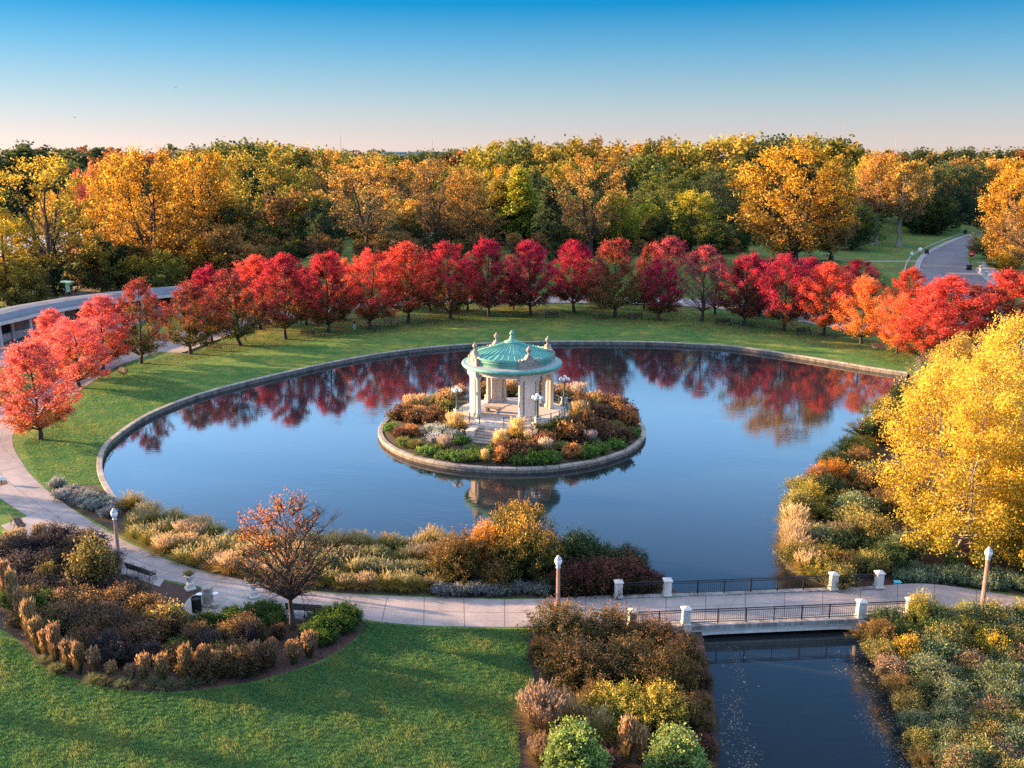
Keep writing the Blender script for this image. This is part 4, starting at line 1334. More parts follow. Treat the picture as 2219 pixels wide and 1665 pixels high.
def tree_mesh(seed, Ht, R, h0, env, n1, n2, n3, leaf, sig, up, stops, trunk_r, bark='bark', jit=0.22, fork=1, twig=True, asym=0.22, L2=0.26, keep=None, leafmat='leaf', tmode='height', lw=0.62, clump=0.0, twr=1.0):
    """trunk mesh (trunk, limbs, twigs) and crown mesh of a broadleaf tree of height Ht and crown radius R"""
    rng = np.random.default_rng(seed)
    E = ENV[env]
    W = Wood()
    lean = rng.normal(0, 0.025, 2) * Ht
    def axis(z):
        s = z / Ht
        return np.array([lean[0] * s * s, lean[1] * s * s, z])
    tz = np.linspace(0, Ht * 0.93, 9)
    tp = np.array([axis(z) for z in tz]) + rng.normal(0, 0.010 * Ht, (9, 3)) * np.array([1, 1, 0]) * (tz > h0 * 0.5)[:, None]
    tr = trunk_r * np.clip(1 - tz / Ht, 0.06, 1) ** 0.9
    tr[0] *= 1.45
    if fork == 1:
        W.add(tp, tr, 7)
    else:
        zf = h0 * 0.85
        W.add(np.array([axis(z) for z in np.linspace(0, zf, 4)]), trunk_r * np.array([1.4, 1.0, 0.92, 0.9]), 8)
    ph = rng.uniform(0, 6.28, 4)
    def lobes(a, t):
        return 1 + asym * (np.sin(2 * a + ph[0] + 3 * t) * 0.5 + np.sin(3 * a + ph[1] - 5 * t) * 0.35 + np.sin(5 * a + ph[2] + 9 * t) * 0.3)
    LP, LD, LG = [], [], []
    fa = rng.uniform(0, 6.28)
    for k in range(n1):
        tt = (k + rng.uniform(0, 1)) / n1
        tt = 0.03 + 0.97 * tt
        az = k * 2.39996 + rng.normal(0, 0.25)
        rr = R * float(E(tt)) * lobes(az, tt) * rng.uniform(0.78, 1.04)
        zt = h0 + tt * (Ht - h0)
        za = np.clip(zt - up * rr * rng.uniform(0.8, 1.2), h0 * 0.72, Ht * 0.9)
        if fork == 1:
            p0 = axis(za)
        else:
            s = int(round(((az + fa) / (2 * np.pi)) * fork)) % fork
            sa = s * 2 * np.pi / fork - fa
            w = np.clip((za - h0 * 0.85) / (Ht - h0), 0, 1)
            p0 = axis(za) + np.array([np.cos(sa), np.sin(sa), 0]) * R * 0.42 * w ** 0.8
        p2 = axis(zt) * np.array([1, 1, 0]) + np.array([np.cos(az) * rr, np.sin(az) * rr, zt])
        p1 = p0 * 0.5 + p2 * 0.5 + np.array([0, 0, (0.12 if up > 0.5 else -0.05) * rr]) + rng.normal(0, 0.05 * rr + 0.01, 3)
        s = np.linspace(0, 1, 6)[:, None]
        limb = (1 - s) ** 2 * p0 + 2 * s * (1 - s) * p1 + s * s * p2
        lr = trunk_r * 0.42 * (1 + 0.35 * (twr - 1)) * np.clip(1 - za / Ht, 0.12, 1) * np.linspace(1, 0.12, 6)
        W.add(limb, lr, 5)
        for j in range(n2):
            q = rng.uniform(0.22, 1.0) ** 0.8
            b0 = (1 - q) ** 2 * p0 + 2 * q * (1 - q) * p1 + q * q * p2
            dirr = unit(unit(p2 - p0) * 0.75 + rng.normal(0, 0.62, 3) + np.array([0, 0, 0.30 * (up > 0.4)]))
            l2 = R * L2 * rng.uniform(0.55, 1.25) * (1.25 - 0.5 * q)
            b2 = b0 + dirr * l2
            if twig: W.add(np.array([b0, (b0 + b2) / 2 + rng.normal(0, 0.04 * l2, 3), b2]), twr * trunk_r * np.array([0.075, 0.05, 0.02]) * (1.6 - q), 3)
            s2 = rng.uniform(0.15, 1.12, n3)[:, None]
            pos = b0 + dirr * l2 * s2 + rng.normal(0, sig, (n3, 3))
            LP.append(pos); LD.append(np.repeat(dirr[None], n3, 0)); LG.append(np.full(n3, rng.normal()))
    if fork > 1:
        for s in range(fork):
            sa = s * 2 * np.pi / fork - fa
            zz = np.linspace(h0 * 0.82, Ht * 0.88, 7)
            w = np.clip((zz - h0 * 0.85) / (Ht - h0), 0, 1)
            pth = np.array([axis(z) for z in zz]) + np.array([np.cos(sa), np.sin(sa), 0]) * (R * 0.42 * w ** 0.8)[:, None] + rng.normal(0, 0.012 * Ht, (7, 3)) * (np.arange(7) > 0)[:, None]
            W.add(pth, trunk_r * 0.72 * np.linspace(1, 0.08, 7), 6)
    P = np.concatenate(LP); D = np.concatenate(LD); G = np.concatenate(LG)
    if keep is not None:
        kk = keep(P, rng); P, D, G = P[kk], D[kk], G[kk]
    n = len(P)
    nor = unit(rng.normal(0, 1, (n, 3)) + np.array([0, 0, 0.5]))
    a = unit(np.cross(nor, unit(D + rng.normal(0, 0.5, (n, 3)))))
    b = np.cross(nor, a)
    sz = leaf * rng.uniform(0.6, 1.25, (n, 1))
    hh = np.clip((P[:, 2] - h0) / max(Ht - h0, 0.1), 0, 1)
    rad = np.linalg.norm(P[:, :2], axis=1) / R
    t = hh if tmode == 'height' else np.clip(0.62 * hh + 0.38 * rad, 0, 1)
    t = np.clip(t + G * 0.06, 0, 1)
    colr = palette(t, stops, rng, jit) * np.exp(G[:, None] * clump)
    colr = np.clip(colr, 0.002, 0.95)
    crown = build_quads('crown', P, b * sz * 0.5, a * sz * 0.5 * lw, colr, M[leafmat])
    return W.mesh('trunk', M[bark]), crown

def make_tree(name, meshes, loc, sc_, rz, label, cat, group=None, tint=None):
    g = empty(name, loc, rz, label, cat, group)
    g.scale = sc_
    t = link_mesh('trunk', meshes[0], None, g)
    c = link_mesh('crown', meshes[1], None, g)
    if tint: c.color = (*tint, 1)
    return g

# ------------------------------------------------------------------ the ring of maples
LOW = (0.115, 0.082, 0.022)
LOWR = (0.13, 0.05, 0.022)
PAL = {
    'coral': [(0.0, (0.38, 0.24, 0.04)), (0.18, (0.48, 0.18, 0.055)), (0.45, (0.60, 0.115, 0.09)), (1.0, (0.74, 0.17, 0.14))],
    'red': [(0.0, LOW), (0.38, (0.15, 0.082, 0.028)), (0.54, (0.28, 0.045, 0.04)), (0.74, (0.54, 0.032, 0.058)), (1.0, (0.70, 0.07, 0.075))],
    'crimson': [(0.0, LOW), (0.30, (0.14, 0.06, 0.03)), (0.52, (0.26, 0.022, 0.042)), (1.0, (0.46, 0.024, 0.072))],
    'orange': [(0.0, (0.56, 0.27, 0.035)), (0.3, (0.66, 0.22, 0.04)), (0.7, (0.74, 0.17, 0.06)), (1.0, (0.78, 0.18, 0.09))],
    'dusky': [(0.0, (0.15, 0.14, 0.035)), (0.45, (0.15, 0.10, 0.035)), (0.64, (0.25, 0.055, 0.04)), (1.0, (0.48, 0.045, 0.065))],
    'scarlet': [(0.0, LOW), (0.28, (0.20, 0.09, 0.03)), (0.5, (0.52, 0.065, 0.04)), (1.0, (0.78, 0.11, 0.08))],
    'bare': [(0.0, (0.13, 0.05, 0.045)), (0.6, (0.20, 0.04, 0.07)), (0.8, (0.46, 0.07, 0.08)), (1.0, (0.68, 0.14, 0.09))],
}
maple_cache = {}
def maple(pal, var):
    key = (pal, var)
    if key not in maple_cache:
        seed = 11 + var * 7
        kw = {}
        if pal == 'bare':
            kw['keep'] = lambda P, rng: rng.uniform(0, 1, len(P)) < np.clip((P[:, 2] - 6.0) / 6.0, 0.10, 0.75)
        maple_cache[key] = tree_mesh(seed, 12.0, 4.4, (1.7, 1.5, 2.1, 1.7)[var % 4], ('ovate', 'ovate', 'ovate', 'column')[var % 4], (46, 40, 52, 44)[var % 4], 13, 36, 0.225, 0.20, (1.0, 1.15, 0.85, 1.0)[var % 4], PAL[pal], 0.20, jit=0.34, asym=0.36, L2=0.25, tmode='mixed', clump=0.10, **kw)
    return maple_cache[key]
# base pixel, row of the top, crown width in pixels, palette, label
MAPLES = [
    ((88, 950), 735, 178, 'coral', 'coral and yellow maple nearest on the left beside the curving path'),
    ((172, 838), 688, 140, 'coral', 'coral maple with a dark red underside just behind the nearest left maple'),
    ((118, 812), 668, 95, 'coral', 'small coral maple in front of the colonnade columns'),
    ((222, 800), 638, 125, 'coral', 'coral maple reaching over the colonnade roof left of the dark bench'),
    ((305, 785), 600, 118, 'dusky', 'rose topped maple with green underside at the right end of the colonnade'),
    ((412, 765), 608, 128, 'dusky', 'dusky maple with olive lower crown above the curving walk'),
    ((458, 742), 574, 105, 'crimson', 'dark crimson maple behind the dusky maples on the left'),
    ((520, 747), 580, 132, 'dusky', 'dusky wine red maple right of the lawn bench under the left row'),
    ((562, 712), 552, 120, 'scarlet', 'scarlet topped maple in the back row under the olive cottonwood'),
    ((617, 733), 548, 128, 'red', 'red maple with two trunks left of the shaded bench'),
    ((662, 702), 578, 90, 'crimson', 'crimson maple half hidden between two red maples of the left row'),
    ((710, 719), 545, 126, 'red', 'bright red maple left of the person with raised arms'),
    ((742, 690), 560, 85, 'orange', 'orange topped maple peeping from the back row left of the people'),
    ((800, 709), 540, 118, 'scarlet', 'red and orange maple whose trunk stands between the two people'),
    ((882, 698), 523, 125, 'scarlet', 'tall scarlet maple right of the pale sunlit bench'),
    ((930, 672), 545, 90, 'crimson', 'crimson back row maple between the scarlet and the cherry red maples'),
    ((973, 690), 521, 122, 'red', 'cherry red maple left of the bandstand finial with a clear dark trunk'),
    ((1010, 670), 560, 80, 'crimson', 'crimson back row maple left behind the bandstand'),
    ((1056, 684), 516, 112, 'crimson', 'wine red maple with green skirt directly behind the bandstand finial'),
    ((1108, 668), 590, 80, 'crimson', 'low crimson maple in the back row right above the bandstand'),
    ((1147, 682), 519, 122, 'crimson', 'magenta maple with a forked trunk right behind the bandstand'),
    ((1240, 674), 519, 112, 'crimson', 'narrow topped wine red maple behind the right end of the bandstand'),
    ((1292, 664), 575, 85, 'crimson', 'crimson back row maple half hidden left of the green skirted maple'),
    ((1328, 685), 515, 128, 'dusky', 'large maple with pink top and broad green brown skirt'),
    ((1390, 668), 522, 80, 'dusky', 'faded maple behind the dark car'),
    ((1424, 692), 560, 90, 'crimson', 'slim crimson maple in front of the white car'),
    ((1446, 674), 511, 112, 'bare', 'thin maple with a glowing orange top beside the white car'),
    ((1516, 693), 530, 116, 'bare', 'half leafless purple maple with a dark many branched crown'),
    ((1544, 680), 552, 80, 'bare', 'thin purple maple just behind the half leafless one'),
    ((1607, 702), 548, 128, 'crimson', 'deep crimson maple right of the half leafless maples'),
    ((1640, 684), 556, 90, 'dusky', 'dull red maple behind the deep crimson one'),
    ((1694, 714), 548, 120, 'crimson', 'crimson maple with a few scarlet clumps left of the lawn bench on the right'),
    ((1740, 690), 556, 85, 'crimson', 'dark crimson maple showing only its top between two brighter ones'),
    ((1778, 724), 566, 122, 'scarlet', 'bright red maple right of the lawn bench on the right'),
    ((1857, 664), 560, 100, 'crimson', 'dark red maple with an orange tip behind the orange maples'),
    ((1860, 743), 598, 112, 'orange', 'glowing orange cone shaped maple above the right lawn'),
    ((1956, 680), 578, 92, 'scarlet', 'dark red maple with a bright top beside the end of the road'),
    ((1937, 763), 636, 98, 'orange', 'smaller orange maple with a pale trunk right of the tan bench'),
    ((1990, 790), 640, 130, 'scarlet', 'low crimson maple over the end of the right lawn'),
    ((2040, 772), 596, 175, 'scarlet', 'broad scarlet maple below the end of the road'),
    ((2110, 744), 615, 140, 'dusky', 'half green maple between the two broad scarlet maples on the right'),
    ((2178, 750), 586, 200, 'scarlet', 'broad scarlet maple at the far right above the yellow birch'),
]
rnd = random.Random(5)
for i, (px, top, wpx, pal, lab) in enumerate(MAPLES):
    b = gp(*px)
    h = height_at(b, top)
    w = wpx * px_size(b)
    s = (w / 8.8 * 1.10, w / 8.8 * 1.10, h * 0.955 / 12.0)
    tv = rnd.uniform(0.86, 1.14)
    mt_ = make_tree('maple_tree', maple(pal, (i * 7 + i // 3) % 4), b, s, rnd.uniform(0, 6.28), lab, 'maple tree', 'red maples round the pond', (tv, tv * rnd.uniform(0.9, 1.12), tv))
    mt_.rotation_euler = (rnd.gauss(0, 0.03), rnd.gauss(0, 0.03), mt_.rotation_euler.z)

# ------------------------------------------------------------------ the big trees behind
BIGPAL = {
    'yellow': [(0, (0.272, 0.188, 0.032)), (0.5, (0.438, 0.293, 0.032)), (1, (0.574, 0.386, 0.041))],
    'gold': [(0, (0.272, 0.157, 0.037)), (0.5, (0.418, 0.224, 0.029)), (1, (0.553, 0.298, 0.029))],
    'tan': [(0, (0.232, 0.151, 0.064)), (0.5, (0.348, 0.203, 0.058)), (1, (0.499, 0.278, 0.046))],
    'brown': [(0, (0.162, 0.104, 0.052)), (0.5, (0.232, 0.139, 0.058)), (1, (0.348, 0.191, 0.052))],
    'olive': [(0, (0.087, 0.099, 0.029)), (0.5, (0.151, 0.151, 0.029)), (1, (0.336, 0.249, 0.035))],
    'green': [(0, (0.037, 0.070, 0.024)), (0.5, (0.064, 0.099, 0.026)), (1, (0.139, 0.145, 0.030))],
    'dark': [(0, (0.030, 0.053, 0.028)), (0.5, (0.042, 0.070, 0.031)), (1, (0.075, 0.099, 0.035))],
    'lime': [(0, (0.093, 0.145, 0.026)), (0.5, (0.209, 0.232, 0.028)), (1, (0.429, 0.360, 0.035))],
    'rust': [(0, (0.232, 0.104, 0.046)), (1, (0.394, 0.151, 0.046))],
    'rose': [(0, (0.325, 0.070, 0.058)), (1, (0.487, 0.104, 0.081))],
}
BIG = {
    # kind: Ht, R, h0, env, n1, n2, n3, leaf, sig, up, trunk, bark, fork, asym, L2
    'cottonwood': (24.0, 10.5, 2.6, 'broad', 64, 14, 22, 0.50, 0.46, 0.42, 0.62, 'bark', 3, 0.24, 0.24),
    'cottonwood_open': (24.0, 9.0, 5.5, 'broad', 38, 13, 16, 0.46, 0.38, 0.55, 0.55, 'bark', 3, 0.36, 0.24),
    'oak': (20.0, 9.0, 3.0, 'broad', 46, 13, 20, 0.54, 0.5, 0.30, 0.55, 'bark', 1, 0.22, 0.24),
    'cypress': (22.0, 5.2, 2.5, 'cone', 62, 9, 20, 0.55, 0.45, -0.15, 0.40, 'bark', 1, 0.30, 0.34),
    'sycamore': (24.0, 7.5, 9.0, 'broad', 44, 11, 16, 0.58, 0.45, 0.55, 0.50, 'pale_bark', 1, 0.32, 0.24),
    'small': (11.0, 5.0, 1.0, 'round', 46, 9, 20, 0.42, 0.36, 0.5, 0.22, 'bark', 1, 0.24, 0.28),
    'spruce': (17.0, 4.6, 0.8, 'cone', 60, 8, 18, 0.5, 0.36, -0.2, 0.30, 'bark', 1, 0.15, 0.3),
}
big_cache = {}
def big(kind, pal, var=0):
    key = (kind, pal, var)
    if key not in big_cache:
        Ht, R, h0, env, n1, n2, n3, leaf, sig, up, tr, bark, fork, asym, L2 = BIG[kind]
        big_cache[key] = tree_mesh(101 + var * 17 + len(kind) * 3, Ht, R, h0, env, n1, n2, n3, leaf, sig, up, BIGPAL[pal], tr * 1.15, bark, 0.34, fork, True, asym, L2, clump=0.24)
    return big_cache[key]
TREES = [
    # base, top row, width px, kind, palette, variant, category label
    ((112, 640), 333, 255, 'cottonwood_open', 'yellow', 0, 'spreading yellow cottonwood with bold dark limbs at the far left'),
    ((20, 660), 470, 150, 'oak', 'yellow', 1, 'low yellow tree overhanging the colonnade at the left edge'),
    ((55, 665), 560, 130, 'small', 'olive', 0, 'olive bush like tree behind the colonnade roof at the far left'),
    ((332, 612), 322, 205, 'cottonwood', 'gold', 0, 'broad golden orange cottonwood left of the olive one'),
    ((455, 590), 326, 170, 'cottonwood', 'gold', 1, 'orange cottonwood with dark forked limbs beside the olive one'),
    ((250, 580), 350, 120, 'oak', 'gold', 2, 'yellow brown tree between the two leftmost cottonwoods'),
    ((385, 600), 430, 160, 'oak', 'tan', 3, 'tan leaved tree low under the golden cottonwoods'),
    ((575, 565), 322, 235, 'cottonwood', 'olive', 2, 'large olive green cottonwood with yellow edges over the left maples'),
    ((640, 560), 400, 130, 'oak', 'green', 1, 'dark green tree on the shaded side of the olive cottonwood'),
    ((718, 505), 320, 100, 'cottonwood_open', 'tan', 1, 'slender orange tan tree standing back in the gap left of centre'),
    ((795, 548), 333, 178, 'cottonwood_open', 'tan', 0, 'tan cottonwood with a tall dark forked trunk left of centre'),
    ((858, 520), 425, 60, 'small', 'yellow', 1, 'small bright yellow tree beside the tan cottonwood'),
    ((845, 560), 500, 130, 'small', 'brown', 2, 'brown thicket tree under the tan cottonwood'),
    ((940, 540), 340, 120, 'cottonwood_open', 'brown', 1, 'brown half bare tree just left of the golden brown oak'),
    ((1010, 540), 360, 115, 'oak', 'tan', 0, 'golden brown oak left of the bald cypress'),
    ((1085, 525), 385, 110, 'cypress', 'olive', 1, 'yellow green tree close on the left of the bald cypress'),
    ((1130, 528), 360, 112, 'cypress', 'lime', 0, 'feathery lime green bald cypress in the middle of the woods'),
    ((1190, 535), 400, 105, 'spruce', 'dark', 0, 'dark green conifer right of the bald cypress'),
    ((1235, 520), 470, 90, 'spruce', 'dark', 1, 'deep green conifer beside the trunk of the tall tan cottonwood'),
    ((1275, 552), 332, 175, 'cottonwood_open', 'tan', 2, 'tall tan cottonwood with a long pale trunk right of centre'),
    ((1328, 548), 415, 90, 'small', 'lime', 0, 'yellow green young tree right of the long pale trunk'),
    ((1398, 535), 440, 90, 'small', 'lime', 1, 'round lime tree at the foot of the dark wood'),
    ((1490, 540), 412, 125, 'oak', 'lime', 1, 'yellow topped lime tree left of the great golden cottonwood'),
    ((1540, 545), 480, 100, 'small', 'green', 2, 'grey green bush like tree before the great golden cottonwood'),
    ((1440, 520), 375, 140, 'oak', 'green', 0, 'deep green oak behind the lime trees'),
    ((1545, 500), 375, 130, 'oak', 'dark', 2, 'dark green oak left behind the great golden cottonwood'),
    ((1715, 562), 312, 255, 'cottonwood', 'gold', 2, 'great golden cottonwood towering over the right maples'),
    ((1795, 560), 345, 110, 'oak', 'tan', 1, 'tan side tree on the right flank of the great golden cottonwood'),
    ((1856, 520), 350, 85, 'small', 'lime', 3, 'lime yellow tree right of the great golden cottonwood'),
    ((1840, 540), 440, 110, 'small', 'green', 0, 'dark green thicket tree left of the white trunked sycamore'),
    ((1890, 530), 330, 130, 'sycamore', 'tan', 0, 'tan sycamore with a tall white trunk on the right lawn'),
    ((1940, 535), 345, 120, 'sycamore', 'tan', 1, 'tan sycamore with a slimmer trunk right of the white trunked one'),
    ((1990, 500), 360, 110, 'cottonwood_open', 'dark', 2, 'leaning dark tree on the shaded lawn left of the road'),
    ((2038, 495), 350, 130, 'oak', 'dark', 1, 'dark blue green tree above the bend of the road'),
    ((2100, 470), 352, 110, 'oak', 'dark', 0, 'dark tree standing at the far bend of the road'),
    ((2185, 580), 358, 150, 'cottonwood', 'gold', 1, 'gold and tan tree at the right edge of the road'),
    ((2225, 600), 420, 150, 'cottonwood_open', 'brown', 0, 'brown tree cut by the right edge of the picture'),
    ((2150, 560), 490, 95, 'small', 'dark', 1, 'dark shrubby tree at the right side of the road'),
    ((2182, 586), 530, 60, 'small', 'yellow', 2, 'small yellow tree by the crossing path on the right'),
    ((2150, 580), 555, 48, 'small', 'green', 2, 'small green bush tree beside the little yellow one'),
    ((2110, 548), 512, 40, 'small', 'rust', 0, 'rust red bush on the kerb of the road bend'),
    ((215, 500), 358, 46, 'small', 'rose', 0, 'small red tree far off behind the left cottonwoods'),
    ((182, 510), 368, 36, 'small', 'rose', 1, 'faint rose tree just left of the small far red one'),
]
for i, (px, top, wpx, kind, pal, var, lab) in enumerate(TREES):
    b = gph(*px)
    b.z = max(0.0, b.z - 0.3)
    h = height_at(b, top) - b.z
    w = wpx * px_size(b)
    Ht, R = BIG[kind][0], BIG[kind][1]
    tv = rnd.uniform(0.9, 1.1)
    make_tree({'cypress': 'cypress_tree', 'spruce': 'conifer', 'sycamore': 'sycamore_tree', 'oak': 'oak_tree', 'small': 'young_tree'}.get(kind, 'cottonwood_tree'), big(kind, pal, var), b,
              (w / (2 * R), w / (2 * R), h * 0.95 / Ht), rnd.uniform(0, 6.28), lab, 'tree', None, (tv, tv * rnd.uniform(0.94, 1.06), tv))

# the deep woods on the rise: every tree a thing, few meshes
def far_mesh(kind, pal, seed):
    if kind == 'conifer':
        return tree_mesh(seed, 18, 4.2, 1.0, 'cone', 34, 6, 11, 0.85, 0.45, -0.1, BIGPAL[pal], 0.3, 'bark', 0.25, 1, False, 0.2, 0.3, lw=0.8)
    return tree_mesh(seed, 18, 7.5, 2.0, 'broad', 30, 8, 15, 0.80, 0.62, 0.4, BIGPAL[pal], 0.4, 'bark', 0.28, 1, True, 0.42, 0.30, lw=0.8, clump=0.26)
far_protos = {}
for kind, pal in (('broad', 'gold'), ('broad', 'tan'), ('broad', 'olive'), ('broad', 'green'), ('broad', 'dark'), ('broad', 'rust'), ('broad', 'brown'), ('conifer', 'dark')):
    far_protos[(kind, pal)] = [far_mesh(kind, pal, 301 + j * 13 + len(pal)) for j in range(3)]
FARLAB = {
    'gold': 'golden autumn tree deep in the woods behind the cottonwoods', 'tan': 'tan leaved tree deep in the woods behind the cottonwoods',
    'olive': 'olive green tree deep in the woods behind the cottonwoods', 'green': 'green leaved tree deep in the woods behind the cottonwoods',
    'dark': 'dark green tree deep in the woods behind the cottonwoods', 'rust': 'rust coloured tree deep in the woods behind the cottonwoods',
    'brown': 'brown half bare tree deep in the woods behind the cottonwoods', 'conifer': 'dark conifer standing on the wooded rise behind the cottonwoods'}
rnd = random.Random(21)
placed = []
def far_tree(u, dist, top, kind, pal, wid=None):
    r = ray(u * K, 400)
    x = r[0] / r[1] * dist
    z = max(0.0, hill_z(x, dist) - 0.4)
    rt = ray(u * K, top * K)
    h = H + rt[2] / rt[1] * dist - z
    if h < 3.5: return
    w = (wid or h * rnd.uniform(0.75, 1.05))
    ms = rnd.choice(far_protos[(kind, pal)])
    R2 = 15.0 if kind == 'broad' else 8.4
    tv = rnd.uniform(0.68, 1.12)
    key = 'conifer' if kind == 'conifer' else pal
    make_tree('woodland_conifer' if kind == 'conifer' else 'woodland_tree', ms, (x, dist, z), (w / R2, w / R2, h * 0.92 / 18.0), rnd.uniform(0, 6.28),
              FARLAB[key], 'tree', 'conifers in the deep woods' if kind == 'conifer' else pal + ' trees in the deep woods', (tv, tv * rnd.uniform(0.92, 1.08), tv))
def pick(ws):
    t = rnd.uniform(0, sum(w for _, w in ws)); s = 0
    for p, w in ws:
        s += w
        if t <= s: return p
# skyline rows: (u range, top row range, distance range, mix)
ROWS = [
    (-60, 490, 300, 330, 430, 520, 14, [('dark', 5), ('conifer', 4), ('tan', 1), ('rust', 1)]),
    (-60, 520, 335, 372, 330, 420, 12, [('dark', 6), ('conifer', 2), ('green', 2), ('brown', 1)]),
    (480, 700, 303, 322, 420, 520, 8, [('green', 3), ('olive', 2), ('gold', 1), ('dark', 2)]),
    (490, 560, 296, 310, 330, 380, 3, [('green', 3), ('dark', 2)]),
    (680, 1040, 318, 335, 480, 640, 16, [('dark', 4), ('green', 3), ('tan', 1), ('olive', 2), ('rust', 1)]),
    (640, 1040, 340, 380, 330, 430, 16, [('olive', 2), ('tan', 4), ('brown', 4), ('green', 2), ('gold', 1)]),
    (1020, 1250, 296, 315, 330, 400, 9, [('olive', 4), ('green', 3), ('gold', 2)]),
    (1240, 1560, 290, 312, 320, 400, 13, [('olive', 4), ('green', 3), ('tan', 2), ('brown', 2)]),
    (1580, 1830, 288, 306, 330, 400, 10, [('green', 5), ('dark', 5), ('olive', 1)]),
    (1040, 1640, 330, 385, 285, 345, 24, [('olive', 3), ('green', 5), ('dark', 3), ('tan', 1), ('gold', 1)]),
    (1040, 1640, 400, 460, 262, 300, 18, [('green', 4), ('dark', 5), ('olive', 1)]),
    (1800, 2280, 316, 332, 520, 800, 18, [('brown', 4), ('dark', 4), ('tan', 2), ('rust', 1)]),
    (1800, 2280, 335, 362, 380, 520, 16, [('tan', 4), ('gold', 2), ('brown', 3), ('dark', 3)]),
    (1850, 2120, 385, 440, 320, 400, 12, [('dark', 7), ('green', 3)]),
    (-80, 1040, 400, 470, 262, 330, 24, [('brown', 4), ('tan', 3), ('olive', 3), ('green', 4), ('dark', 2)]),
    (640, 1040, 470, 520, 235, 262, 9, [('green', 4), ('dark', 3), ('brown', 4)]),
    (1040, 1640, 470, 520, 240, 262, 12, [('dark', 6), ('green', 4), ('olive', 1)]),
    (480, 1640, 405, 455, 222, 262, 30, [('green', 5), ('dark', 4), ('olive', 3), ('brown', 2), ('tan', 1)]),
    (470, 1660, 450, 505, 204, 226, 34, [('green', 5), ('dark', 5), ('olive', 2), ('brown', 3)]),
    (480, 1640, 500, 535, 198, 206, 30, [('dark', 5), ('green', 4), ('brown', 3)]),
    (150, 500, 480, 545, 190, 235, 15, [('brown', 3), ('dark', 3), ('gold', 2), ('olive', 3), ('tan', 2)]),
    (-60, 300, 520, 575, 180, 215, 10, [('olive', 3), ('brown', 2), ('dark', 3)]),
    (1640, 1800, 470, 545, 215, 260, 8, [('dark', 4), ('green', 4), ('brown', 1)]),
    (1960, 2160, 400, 455, 335, 420, 8, [('dark', 6), ('green', 2)]),
]
for u0, u1, t0, t1, d0, d1, n, mix in ROWS:
    for k in range(n):
        u = u0 + (u1 - u0) * (k + rnd.uniform(0.1, 0.9)) / n
        p = pick(mix)
        kind = 'conifer' if p == 'conifer' else 'broad'
        far_tree(u, rnd.uniform(d0, d1), rnd.uniform(t0, t1), kind, 'dark' if p == 'conifer' else p)
# the wood that runs on to the horizon, one mass nobody could count
rng = np.random.default_rng(77)
Cs, Ss, Cl = [], [], []
for k in range(1500):
    y = 560 * (1 + 4.6 * rng.uniform() ** 1.6); x = rng.uniform(-0.62, 0.62) * y
    h = rng.uniform(13, 21) + hill_z(x, y)
    base = np.array([(0.05, 0.07, 0.03), (0.13, 0.10, 0.05), (0.20, 0.13, 0.05), (0.08, 0.09, 0.03), (0.16, 0.07, 0.04)][rng.integers(0, 5)])
    n = 110
    d = unit(rng.normal(0, 1, (n, 3))) * np.array([7.5, 7.5, 6.5]) * rng.uniform(0.7, 1.0, (n, 1))
    Cs.append(np.array([x, y, h - 6.5]) + d); Cl.append(base * np.exp(rng.normal(0, 0.25, (n, 1)))); Ss.append(np.full(n, 2.6))
Cs = np.concatenate(Cs); Cl = np.concatenate(Cl); Ss = np.concatenate(Ss)[:, None]
nor = unit(rng.normal(0, 1, Cs.shape)); a = unit(np.cross(nor, rng.normal(0, 1, Cs.shape))); b = np.cross(nor, a)
o = link_mesh('far_woods', build_quads('far_woods', Cs, a * Ss * 0.5, b * Ss * 0.45, Cl, M['leaf']))
tag(o, 'endless autumn woods running to the horizon', 'woods', None, 'stuff')
# big trees outside the picture on the left, whose long shadows fall across the foreground
SIDE = [(-75, 82.3, 14, 2.3), (-75, 73.3, 15, 1.3), (-78, 66.4, 15, 1.2), (-76, 57.6, 14, 0.6), (-74, 51.0, 15, 1.5), (-95, 72.1, 17, 1.2), (-92, 56.0, 17, 1.5),
        (-112, 177.5, 24, 4.2), (-116, 190, 24, 4.6), (-118, 201, 25, 5.0)]
for k, (x, y, h, r_) in enumerate(SIDE):
    make_tree('oak_tree', big('oak', 'olive', k % 2), (x, y, 0), (r_ / 9.0, r_ / 9.0, h / 20.0), k * 1.3, 'olive oak standing left of the path outside the view', 'tree', 'oaks left of the path')

